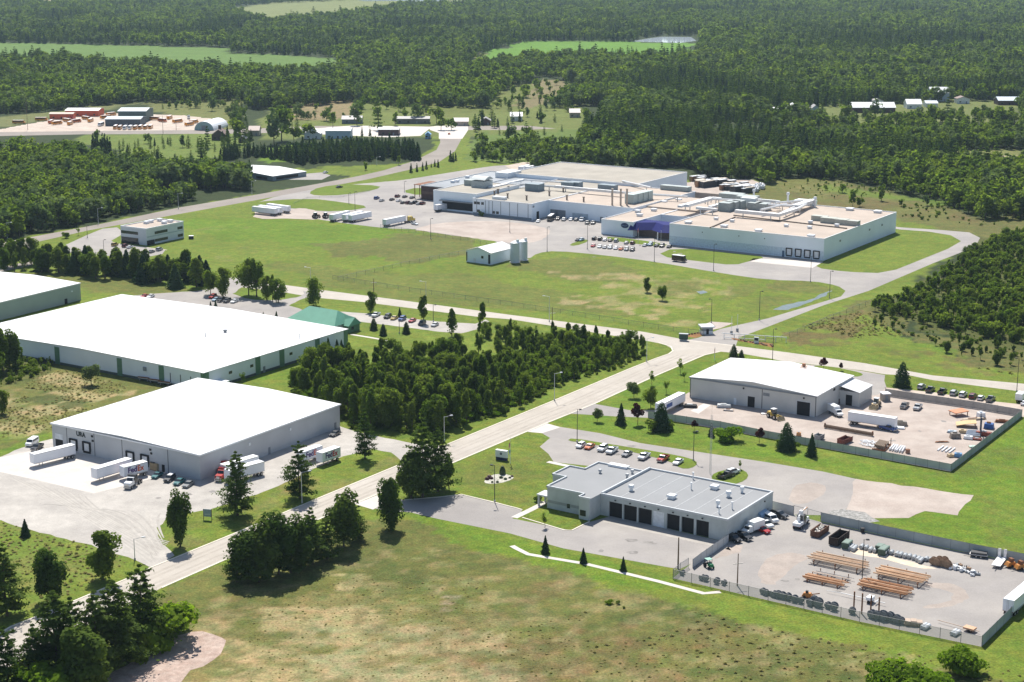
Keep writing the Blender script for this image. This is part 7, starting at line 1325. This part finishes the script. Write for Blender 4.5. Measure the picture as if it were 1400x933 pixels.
for px, py, w_, lb in [(1158,749,1.6,'green transformer cabinet at the left end of the sand strip'),(1208,757.5,1.9,'wide green transformer cabinet in the middle of the sand strip'),(1203,754,1.2,'small dark cabinet behind the wide green one')]:
    thing1('transformer_cabinet', [('cabinet', B().box(-w_,w_,-.9,.9,.1,1.7), GREENX), ('lid', B().taper(-w_-.05,w_+.05,-.95,.95,1.7,1.85,.2,.2,.2), M('green_lid', (.16,.22,.18))), ('pad', B().box(-w_-.2,w_+.2,-1.1,1.1,0,.1), CONC), ('insulator', B().box(-w_*.6,-w_*.3,-1.0,-.9,.5,1.2).box(w_*.2,w_*.5,-1.0,-.9,.5,1.2), CAPW)], G(px, py), ang((px,py),(px+6,py-5)), lb, 'transformer')
def spool(loc, yaw, r, w_, label, group, m=SPOOL, core=WOODP):
    e = empty('cable_drum', loc, yaw, label, 'cable drum', group)
    for s in (-1, 1): B().tube((0, s*w_/2-.05, r), (0, s*w_/2+.05, r), r, n=14).build('flange', m, e)
    B().tube((0, -w_/2, r), (0, w_/2, r), r*.55, n=10).build('core', core, e)
for i, (px, py) in enumerate([(1276,772),(1280.5,773.5),(1288,774.5),(1295,776.5),(1291,771.5),(1284,771)]): spool(G(px, py), ang((px,py),(px+6,py-5))+1.57, 1.0, .9, 'brown cable drum standing at the end of the sand strip', 'brown cable drums by the sand strip')
for i in range(34):
    px, py = 1300+38*RG.random(), 773+12*RG.random()+.0; py = 771.5+(px-1300)*.28+8*RG.random(); g = G(px, py); r_ = RG.random()
    o = empty('steel_fitting', g, RG.random()*6, 'small steel fitting in the jumbled heap beside the cable drums', 'fitting', 'jumbled steel fittings')
    if r_ < .5: B().tube((-.5,0,.35),(.5,0,.35),.3,n=8).build('can', GAL if r_ < .3 else CAPW, o); B().tube((0,0,.6),(0,0,1.0),.08,n=5).build('bushing', BLACK, o)
    else: B().box(-.5,.5,-.35,.35,0,.6+.6*RG.random()).build('crate', [GAL, SPOOL, CAPW][i % 3], o); B().box(-.2,.2,-.36,.36,.6,.75).build('bracket', DOORG, o)
for i, (px, py, r) in enumerate([(1043,812,.9),(1047,813.5,.8),(1053,814,.6),(1058,816,.9),(1064,817.5,1.1),(1070,818.5,1.0),(1077.5,820.5,1.1),(1086.5,823,1.0),(1094.5,825,.9),(1108,828,1.1),(1113,826.5,1.3),(1119,829.5,1.3),(1132,832,1.0),(1140,834.5,1.2),(1165,839.5,1.0),(1192,845,1.2),(1198,846.5,1.2),(1207,848,1.4),(1217,849.5,1.4),(1226,852,1.2),(1232,853,1.0),(960,793,.8),(965,794.5,.9),(980,798,.9),(990,800,.8),(933,786,.7)]):
    spool(G(px, py), ang((px,py),(px+8,py+2)) + (.2 if i % 3 else -.2), r*.82, .8+.3*(i % 2), 'grey cable drum standing behind the front chain-link fence', 'grey drums along the front fence', M('grey_drum', (.19,.20,.21), var=.2, scale=2), M('drum_cable', (.12,.13,.14)))
for k, (px, py) in enumerate([(1167,837),(1178,839.5),(1190,842.5),(1201,845)]): o = B().box(-.15,.15,-.15,.15,0,5).build('rack_post', RUST, None, G(px, py)); tag(o, 'upright rusty rack post behind the front fence', 'post', 'rusty rack posts at the front fence')
# dumpsters
def skip(px, py, d, L, w_, h, m, label, fill=None):
    e = empty('skip_container', G(px, py), ang((px,py),(px+d[0],py+d[1])), label, 'skip'); k = B(); t = .12
    k.box(-L/2, L/2, -w_/2, w_/2, .2, .35).box(-L/2, L/2, -w_/2, -w_/2+t, .35, h).box(-L/2, L/2, w_/2-t, w_/2, .35, h).box(-L/2, -L/2+t, -w_/2+t, w_/2-t, .35, h).box(L/2-t, L/2, -w_/2+t, w_/2-t, .35, h-.2); k.build('body', m, e)
    r = B()
    for i in range(7):
        x = -L/2+.2+(L-.4)*i/6; r.box(x-.08, x+.08, -w_/2-.1, -w_/2-.001, .3, h-.05).box(x-.08, x+.08, w_/2+.001, w_/2+.1, .3, h-.05)
    r.build('rib', m, e); B().box(-L/2-.05, L/2+.05, -w_/2-.12, -w_/2-.001, h-.04, h+.1).box(-L/2-.05, L/2+.05, w_/2+.001, w_/2+.12, h-.04, h+.1).build('rim', m, e)
    if fill:
        k = B()
        for i in range(22): x, y = random.uniform(-L/2+.4, L/2-.4), random.uniform(-w_/2+.4, w_/2-.4); k.taper(x-.4, x+.4, y-.3, y+.3, h*.5, h*.5+random.uniform(.3, .9), .1, .15, .1)
        k.build('rubble_load', fill, e)
DKR = M('dark_rusty_steel', (.045,.030,.024), rough=.85, var=.35, scale=.8)
skip(1120.5,730.5,(9,-6.5),6.5,2.4,1.7,M('brown_rusty_steel', (.16,.08,.05), rough=.85, var=.3, scale=1),'open brown skip full of pale scrap beside the bucket truck',M('pale_scrap', (.5,.47,.42), var=.3, scale=2)); skip(1147,741,(9,-6.5),7.4,2.5,2.2,DKR,'large dark skip third in the line by the back fence')
skip(1155,605.5,(8,-3.5),5.5,2.3,1.6,M('rust_red_steel', (.16,.055,.04), rough=.85, var=.3, scale=1),'rust-red open skip against the lawn-side fence'); skip(1120,601,(4,-2),3,2,1.6,M('grey_skip', (.22,.23,.24), var=.2),'small grey open bin inside the lawn-side fence')
# bucket truck
e = car('tractor','white',1096,718.5,(6,-5),'white bucket truck with its folded boom beside the open brown skip'); e.scale = (.92,.92,.92)
B().box(-4.4,-1.4,-1.15,1.15,1.0,1.9).build('utility_body', CAPW, e); B().tube((-2.6,0,2.0),(-2.6,0,3.2),.4,n=10).build('turret', CAPW, e); bm = B().tube((-2.6,.1,3.3),(3.6,.3,4.3),.24,.18,8).build('boom', CAPW, e); B().tube((3.6,-.2,4.4),(-1.8,-.4,4.7),.16,.14,8).build('upper_boom', M('orange_boom', (.6,.35,.2)), e); B().box(-2.6,-1.6,-.9,0,4.1,5.2).build('bucket', CAPW, e)
# right end of depot yard
def flatbed(px, py, d, L, m, label, ramps=False, load=None):
    e = empty('flatbed_trailer', G(px, py), ang((px,py),(px+d[0],py+d[1])), label, 'trailer'); B().box(-L/2, L/2, -1.1, 1.1, .65, .85).build('deck', m, e); k = B()
    B().prism([(L/2,.66),(L/2+1.6,.62),(L/2+1.6,.74),(L/2,.84)], -.1, .1).build('drawbar', CHASSIS, e)
    for x in (-.6, .5):
        for s in (1, -1): wheel(e, x, s*1.0, .35, .25)
    if ramps:
        for s in (1, -1): o = B().box(-L/2-.15, -L/2, s*.7-.35, s*.7+.35, .85, 3.0).build('ramp', m, e)
    if load: B().box(-L/2+.2, L/2-.3, -1.0, 1.0, .85, 1.35).build('load', load, e)
flatbed(1338,761.5,(-8,-1),4.4,M('trailer_white_red', (.5,.48,.47)),'small low trailer with white edges near the back fence',load=M('dark_load', (.06,.06,.065))); flatbed(1365.5,772,(-6,8),6.5,M('white_deck', (.76,.75,.74)),'white tilt-deck trailer with two raised ramps',True); ORNG = M('orange_machine', (.50,.20,.04), rough=.5)
for px, py, lb in [(1381,775.5,'small orange machine right of the white ramp trailer'),(1394,779,'larger orange machine at the right edge of the depot yard')]: thing1('yard_machine', [('body', B().taper(-1.3,1.3,-.8,.8,.5,1.4,.3,.5,.15), ORNG), ('cab', B().box(-.6,.2,-.6,.6,1.4,2.3), RUST), ('axle', B().tube((0,-1,.4),(0,1,.4),.4,n=10), TYRE), ('drawbar', B().box(1.3,2.6,-.1,.1,.5,.65), CHASSIS)], G(px, py), R(200), lb, 'machine')
thing1('pole_trailer', [('frame', B().tube((-6,0,.7),(5,0,.7),.09,n=6).box(-4,-3.8,-1,1,.6,.8), CAPG), ('bolster', B().box(-3,-1.6,-1.0,1.0,.7,1.5), CAPW), ('wheel', B().tube((-2.3,-1.1,.4),(-2.3,1.1,.4),.4,n=10), TYRE), ('drawbar', B().tube((5,0,.7),(8.5,.4,.6),.06,n=5), CAPG)], G(1177,821), ang((1177,821),(1160,817)), 'long thin pole trailer between near stacks and front fence', 'trailer')
thing1('pole_trailer', [('frame', B().tube((-5,0,.6),(5,0,.6),.08,n=6).box(-3.5,-3.2,-1,1,.5,.8), M('tan_frame', (.5,.36,.25))), ('bolster', B().box(-4,-1.5,-.9,.9,.6,1.0), M('tan_bolster', (.55,.33,.2))), ('wheel', B().tube((-3,-1.1,.35),(-3,1.1,.35),.35,n=10), TYRE)], G(1310,859), ang((1310,859),(1288,853)), 'tan pole trailer in the front corner of the depot yard', 'trailer')
thing1('yard_machine', [('body', B().taper(-1.4,1.2,-.7,.7,.4,1.3,.5,.5,.2), ORNG), ('arm', B().tube((-1.2,0,1.0),(-3,0,1.5),.12,n=6), RUST), ('seat', B().box(-.3,.3,-.3,.3,1.3,1.8), BLACK), ('axle', B().tube((.5,-.9,.35),(.5,.9,.35),.35,n=10), TYRE)], G(1103,817.5), R(160), 'orange trencher behind the front fence of the depot yard', 'machine')
for k, (px, py) in enumerate([(1263,858.5),(1267,860),(1304,867),(1308,868.5)]): o = B().tube((-1.3,0,.5),(1.3,0,.5),.45,n=10).build('steel_tube', CAPG, None, G(px, py)); o.rotation_euler = (0,0,R(50)); tag(o, 'short wide steel tube lying behind the front fence', 'tube', 'steel tubes at the front fence')
thing1('pallet_stack', [('pallet', B().box(-2,2,-1,1,0,.3), SPOOL), ('box', B().box(-1.9,-.7,-.9,.9,.3,1.2).box(-.6,.6,-.9,.9,.3,1.3).box(.7,1.9,-.9,.9,.3,1.1), M('tan_boxes', (.42,.32,.24)))], G(1249,855), R(-12), 'pallet with tan boxes behind the front fence', 'pallet')
# green mower tractor and gate
thing1('garden_tractor', [('hood', B().taper(.2,1.7,-.5,.5,.6,1.3,.0,.2,.08), M('tractor_green', (.02,.20,.07), rough=.4)), ('canopy', B().box(-1.0,.5,-.75,.75,2.1,2.2), M('tractor_canopy', (.25,.45,.36))), ('post', B().box(-.95,-.87,-.7,-.62,.8,2.1).box(-.95,-.87,.62,.7,.8,2.1).box(.35,.42,-.7,-.62,1.2,2.1).box(.35,.42,.62,.7,1.2,2.1), BLACK), ('seat', B().box(-.7,-.1,-.35,.35,.8,1.2), BLACK), ('rear_wheel', B().tube((-.6,-.95,.6),(-.6,-.55,.6),.6,n=12).tube((-.6,.55,.6),(-.6,.95,.6),.6,n=12), TYRE), ('front_wheel', B().tube((1.2,-.75,.35),(1.2,-.5,.35),.35,n=10).tube((1.2,.5,.35),(1.2,.75,.35),.35,n=10), TYRE)], G(969,776), ang((969,776),(975,780)), 'small green tractor with a canopy at the depot yard gate', 'tractor')
thing1('oil_drum_tank', [('tank', B().tube((-2.2,0,1.4),(2.2,0,1.4),1.1,n=14), M('pale_blue_tank', (.22,.34,.48), rough=.5)), ('cradle', B().box(-1.6,-1.2,-.9,.9,0,.6).box(1.2,1.6,-.9,.9,0,.6), DOORG)], G(1041,711), ang((1041,711),(1050,705)), 'pale blue fuel tank against the depot end wall', 'tank')
thing1('waste_bin', [('body', B().taper(-.4,.4,-.4,.4,0,1.2,-.05,-.05,-.05), BLACK), ('lid', B().box(-.48,.48,-.48,.48,1.2,1.3), BLACK)], G(1179,728.5), 0, 'black bin standing at the depot back fence', 'bin')
# ------------------------------------------------------------------ workshop yard goods
YEL = M('machine_yellow', (.55,.38,.08), rough=.5, var=.15); TANB = M('tan_machine', (.52,.40,.24), rough=.6, var=.15)
def loader(px, py, d, m, label, sc=1.0):
    e = thing1('wheel_loader', [('body', B().taper(-2.6,-.2,-.9,.9,.8,2.0,.2,.1,.1).box(-.2,1.6,-.7,.7,.8,1.4), m), ('cab', B().taper(-.9,.7,-.75,.75,1.6,3.1,.1,.25,.08), GLASS), ('cab_roof', B().box(-.95,.6,-.8,.8,3.1,3.22), CAPW), ('lift_arm', B().box(1.0,3.0,-.75,-.55,1.0,1.3).box(1.0,3.0,.55,.75,1.0,1.3), m), ('bucket', B().prism([(2.9,.2),(4.1,.15),(3.9,.3),(3.2,1.3),(2.9,1.2)], -1.3, 1.3), M('worn_bucket', (.30,.24,.14), var=.2))], G(px, py), ang((px,py),(px+d[0],py+d[1])), label, 'loader')
    for x in (-1.6, 1.2):
        for s in (1, -1): wheel(e, x, s*.95, .72, .5)
    e.scale = (sc,)*3
loader(1058,572,(6,2),YEL,'yellow wheel loader near the workshop opening'); loader(1197.5,557,(-5,4),TANB,'tan loader with a pale roof at the yard gap'); 
thing1('storage_hut', [('wall', B().box(-1.3,1.3,-1.3,1.3,0,2.4), M('brown_grey_panel', (.33,.30,.26))), ('roof', B().box(-1.5,1.5,-1.5,1.5,2.4,2.65), CAPW), ('door', B().box(-.5,.5,-1.36,-1.3,0,2), DOORG)], G(1210,547.5), .2, 'small brown hut at the left end of the back fence', 'hut')
thing1('steel_beam_rack', [('beam', B().box(-8.2,8.2,-.5,-.3,.3,1.1).box(-8.2,8.2,.3,.5,.3,1.1), M('brown_beam', (.17,.11,.07), var=.2)), ('spacer', B().box(-8.2,-7.9,-.3,.3,.2,1.6).box(-3,-2.7,-.3,.3,.3,1).box(2,2.3,-.3,.3,.3,1).box(7.9,8.2,-.3,.3,.2,1.6), RUST)], G(1160,591), ang((1134,585),(1185,594)), 'long brown steel frame lying before the white trailer', 'steel frame')
for i in range(4): o = B().tube((-2.6,0,.25),(2.6,0,.25),.25,n=8).build('white_pipe', CAPW, None, G(1286+5.2*i, 614+1.0*i)); o.rotation_euler = (0,0,ang((1286,614),(1297,606))); tag(o, 'white pipe in the neat row of four on the yard gravel', 'pipe', 'four white pipes')
for i in range(42):
    px, py = 1178+22*RG.random(), 604+9*RG.random(); py = 602+(px-1178)*.16+8*RG.random(); o = B().box(-1.2,1.2,-.07,.07,.1,.25).build('white_bar', CAPW, None, G(px, py)+Vector((0,0,.25*RG.random()))); o.rotation_euler = (0,0,RG.random()*6); tag(o, 'white steel bar in the loose heap beside the rust-red skip', 'bar', 'loose heap of white bars')
for i in range(14):
    o = B().tube((-3,0,0),(3,0,0),.22,n=7).build('brown_pipe', M('brown_pipe_steel', (.22,.16,.11), var=.25), None, G(1199+ (i % 7)*2.0, 611+(i % 7)*.45)+Vector((0,0,.3+.5*(i//7)+ .6))); o.rotation_euler = (0,0,ang((1190,612),(1199,603))); tag(o, 'brown pipe in the stack against the lawn-side fence', 'pipe', 'stack of brown pipes')
thing1('pipe_rack', [('frame', B().box(-3.5,-3.3,-2,2,0,.55).box(3.3,3.5,-2,2,0,.55).box(-3.5,3.5,-2.1,-1.9,.3,.5), RUST), ('stanchion', B().box(-3.5,-3.3,-2.1,-1.9,.5,2.4).box(3.3,3.5,-2.1,-1.9,.5,2.4), RUST)], G(1205,612.5), ang((1190,612),(1199,603)), 'rusty rack under the stack of brown pipes', 'rack')
for i in range(12):
    o = B().tube((-2.8,0,0),(2.8,0,0),.2,n=7).build('white_pipe', CAPW, None, G(1219+(i % 6)*3.2, 613.5+(i % 6)*.6)+Vector((0,0,.25+.4*(i//6)))); o.rotation_euler = (0,0,ang((1214,615),(1224,605))+.04*(i % 3)); tag(o, 'white pipe in the heap right of the brown stack', 'pipe', 'heap of white pipes by the fence')
thing1('oil_drum', [('drum', B().tube((0,0,0),(0,0,1.2),.7,n=12), M('brown_drum', (.25,.14,.10))), ('lid', B().tube((0,0,1.2),(0,0,1.26),.72,n=12), RUST)], G(1241,620), 0, 'brown drum at the end of the white pipe heap', 'drum')
thing1('roof_section', [('panel', B().add([(-2.6,-2,1.2),(2.6,-2,1.5),(2.6,2,1.5),(-2.6,2,1.2),(-2.6,-2,1.45),(2.6,-2,1.75),(2.6,2,1.75),(-2.6,2,1.45)], [(0,3,2,1),(4,5,6,7),(0,1,5,4),(1,2,6,5),(2,3,7,6),(3,0,4,7)]), M('rust_orange_panel', (.50,.20,.09), var=.15)), ('leg', B().box(-2.3,-2.1,-1.8,-1.6,0,1.2).box(2.1,2.3,-1.8,-1.6,0,1.5).box(-2.3,-2.1,1.6,1.8,0,1.2).box(2.1,2.3,1.6,1.8,0,1.5), RUST)], G(1310.5,568), ang((1302,567),(1319,565)), 'rust-orange flat table-like panel near the back fence', 'steel panel')
thing1('roof_section', [('panel', B().prism([(-3.2,.5),(0,1.2),(3.0,1.6),(3.0,1.75),(0,1.4),(-3.2,.7)], -2.2, 2.2), M('tan_orange_panel', (.55,.36,.17), var=.12)), ('leg', B().box(-2.9,-2.7,-2,-1.8,0,.55).box(2.6,2.8,-2,-1.8,0,1.55).box(2.6,2.8,1.8,2,0,1.55), RUST)], G(1321,583), ang((1312,583),(1330,584)), 'curved tan-orange panel beside the dark rack', 'steel panel')
k = B()
for i in range(8): k.box(-2.2+.1*i, 2.2, -2.6+.65*i, -2.35+.65*i, .5+.5*i*.0, .75+.3*(i % 2))
thing1('storage_rack', [('arm', k, M('blue_grey_arm', (.40,.45,.52))), ('upright', B().box(2.2,2.5,-2.8,-2.4,0,6.5).box(2.2,2.5,-.2,.2,0,6.5).box(2.2,2.5,2.2,2.6,0,6.5), M('dark_blue_upright', (.03,.045,.08))), ('crossbar', B().box(2.25,2.45,-2.4,2.2,3,3.2).box(2.25,2.45,-2.4,2.2,6,6.2), MATS['dark_blue_upright'])], G(1329.5,595), ang((1322,595),(1338,596)), 'tall dark cantilever rack with grey arms in the workshop yard', 'rack')
JUNK = [('blue tarpaulin-covered heap near the right fence', (1352,586), (1.5,1.2,1.7), M('blue_tarp', (.03,.10,.30))), ('rusty red machine frame along the right fence', (1345,596), (2.6,.9,1.3), M('rusty_red', (.22,.05,.03), var=.3)), ('small red skid in front of the dark rack', (1336,602), (1.3,.7,.6), M('rusty_red', (.22,.05,.03))), ('white crate at the foot of the dark rack', (1324,600.5), (1.4,.8,1.0), CAPW), ('grey-brown machine left of the curved panel', (1306,599), (1.6,1.0,1.6), M('grey_brown_machine', (.22,.19,.16), var=.3)), ('pale blue pallet of parts left in the yard', (1302,592), (1.5,.8,.7), M('pale_blue_parts', (.40,.50,.58))), ('tan crate right of the pale blue parts', (1316,592), (1.2,.8,1.0), TANB), ('white box near the back fence', (1341,571), (1.2,1.0,1.7), CAPW), ('long tan beam pile near the back fence', (1331,574.5), (4.0,.7,.6), M('tan_beams', (.45,.36,.26))), ('rust-brown frame near the fence corner', (1371,578), (2.4,.6,.9), RUST), ('pale green panel stack by the right fence', (1332,612), (1.5,.9,.5), M('pale_green_panel', (.50,.65,.55))), ('blue bin in the front corner of the yard', (1310,625), (1.2,.9,1.2), M('blue_bin', (.10,.24,.42))), ('tan stand beside the blue bin', (1300,625), (1.0,.7,.9), TANB), ('dark plank pile left of the four white pipes', (1288,605), (2.0,.4,.35), RUST), ('white sheet pile behind the white trailer', (1228,586), (2.0,1.2,.5), CAPW), ('rusty frame with white bars behind the long trailer', (1231,582), (2.2,.8,1.4), M('grey_brown_machine', (.22,.19,.16))), ('steel scrap near the workshop slab', (990,557), (2.4,1.2,1.0), GAL), ('pale concrete blocks beside the steel scrap', (996,562), (1.6,.6,.5), CONC), ('dark flat trailer behind the white trailer', (944,557), (2.2,1.2,.9), CHASSIS), ('dark rack against the workshop end wall', (1152,551.5), (3.2,1.0,1.8), M('dark_maroon_rack', (.09,.05,.05), var=.3)), ('orange jack stand by the lawn-side fence', (1092,596), (.7,.6,1.1), M('orange_stand', (.45,.22,.08))), ('white panel lying by the workshop wall', (1050,566), (2.2,.8,.25), CAPW), ('small beige block near the fence gap', (1196,558.5), (1.2,.9,1.6), TANB)]
for lb, (px, py), (a, c, h), m in JUNK:
    yw = random.uniform(-.5, .5); e = empty('stored_goods', G(px, py), yw, lb, 'stored goods')
    B().taper(-a,a,-c,c,.15,h,.1*a,.15*a,.1*c).build('main_piece', m, e); B().box(-a*1.1,-a*.6,-c*.9,c*.9,0,.14).box(a*.6,a*1.1,-c*.9,c*.9,0,.14).build('skid', WOODP, e); B().box(-a*.5,a*.3,-c*.3,c*.4,h,h+.25*h).build('top_piece', random.choice([STEEL, RUST, m]), e)
# dock-side goods at the grey warehouse and the wagons behind it
thing1('crate_pile', [('crate', B().box(-1.5,1.5,-.6,.6,.15,2.2), M('plywood', (.42,.31,.18), var=.15)), ('pallet', B().box(-1.6,1.6,-.7,.7,0,.15), WOODP), ('tarp', B().box(-1.52,.2,-.62,.62,2.2,2.35), BLACK)], G(212,643), ang((200,638),(224,645)), 'tan plywood crate against the warehouse wall beside the dock', 'crate')
for k, (px, py) in enumerate([(199,520.5),(213.5,523.5),(227,526.5)]):
    e = thing1('farm_wagon', [('deck', B().box(-2.4,2.4,-1.1,1.1,.9,1.15), M('pale_wagon_deck', (.60,.56,.52), var=.15)), ('side_rail', B().box(-2.4,2.4,-1.15,-1.05,1.15,1.6).box(-2.4,2.4,1.05,1.15,1.15,1.6), RUST), ('drawbar', B().box(2.4,4.0,-.08,.08,.6,.75), CHASSIS)], G(px, py), ang((px,py),(px+8,py+1)), ['left','middle','right'][k]+' pale flat wagon of three parked along the white wall', 'wagon', 'three pale wagons')
    for x in (-1.6, 1.6):
        for s in (1, -1): wheel(e, x, s*.95, .4, .25)
for k, (px, py, lb) in enumerate([(432,298.5,'left of two brown farm tractors beside the trailers'),(446,298.5,'right of two brown farm tractors beside the trailers')]):
    e = thing1('farm_tractor', [('hood', B().taper(.3,2.6,-.5,.5,1.0,1.9,.0,.2,.08), M('brown_tractor', (.16,.08,.045), var=.2)), ('cab', B().taper(-1.3,.5,-.8,.8,1.4,3.1,.1,.2,.08), GLASS), ('cab_roof', B().box(-1.4,.5,-.85,.85,3.1,3.3), CAPW), ('ballast', B().box(2.6,2.9,-.4,.4,.8,1.3), CHASSIS)], G(px, py), ang((px,py),(px+5,py-.8)), lb, 'tractor', 'two farm tractors')
    for s in (1, -1): wheel(e, -.9, s*1.05, 1.0, .6); wheel(e, 2.0, s*.9, .65, .4)
thing1('metal_bin', [('body', B().taper(-1.2,1.2,-.9,.9,0,1.6,.1,.1,.1), BLACK), ('lid', B().box(-1.25,1.25,-.95,.95,1.6,1.75), CAPW)], G(261.5,327), 0, 'dark bin with a pale lid alone on the lawn by the office', 'bin')
# the scrap heaps of pallets behind the factory
SB = M('dark_stacked_bins', (.05,.05,.055), var=.3, scale=1)
for i in range(46):
    px = 950+75*RG.random(); py = 247+ (px-950)*.14+9*RG.random(); g = G(px, py); L = random.uniform(5, 9)
    e = empty('stacked_bins', g, R(35)+random.uniform(-.1,.1), 'dark stack of bins with a pale top behind the factory', 'stack of bins', 'dark stacks behind the factory'); hh = random.uniform(2.5, 4.2)
    B().box(-L/2,L/2,-1.3,1.3,0,hh).build('bins', SB if i % 5 else M('brown_bins', (.25,.14,.08), var=.3), e); B().box(-L/2-.1,L/2+.1,-1.4,1.4,hh,hh+.2).build('cover', [CAPG, CAPW, M('beige_cover', (.5,.44,.36))][i % 3], e)
for i in range(9):
    px = 1012+32*RG.random(); py = 256+8*RG.random(); e = empty('pale_equipment', G(px, py), R(30)+RG.random(), 'pale piece of equipment right of the dark stacks behind the factory', 'equipment', 'pale equipment behind the factory'); B().box(-3,3,-1.2,1.2,.4,2.2).build('body', CAPG, e); B().tube((-2,0,2.6),(2,0,2.6),.5,n=8).build('roll', CAPW, e)
# ------------------------------------------------------------------ the air between here and the far forest
hm = bpy.data.materials.new('thin_haze'); hm.use_nodes = True; nt = hm.node_tree
for n in list(nt.nodes): nt.nodes.remove(n)
ho = nt.nodes.new('ShaderNodeOutputMaterial'); pv = nt.nodes.new('ShaderNodeVolumePrincipled'); nt.links.new(pv.outputs[0], ho.inputs['Volume'])
pv.inputs['Color'].default_value = (.62, .82, 1, 1); pv.inputs['Density'].default_value = 3.6e-5; pv.inputs['Anisotropy'].default_value = .2
hz = B().box(-9200, 9200, -1600, 14200, -1, 172).build('haze', hm); tag(hz, 'thin bluish haze in the air over the whole valley', kind='stuff')
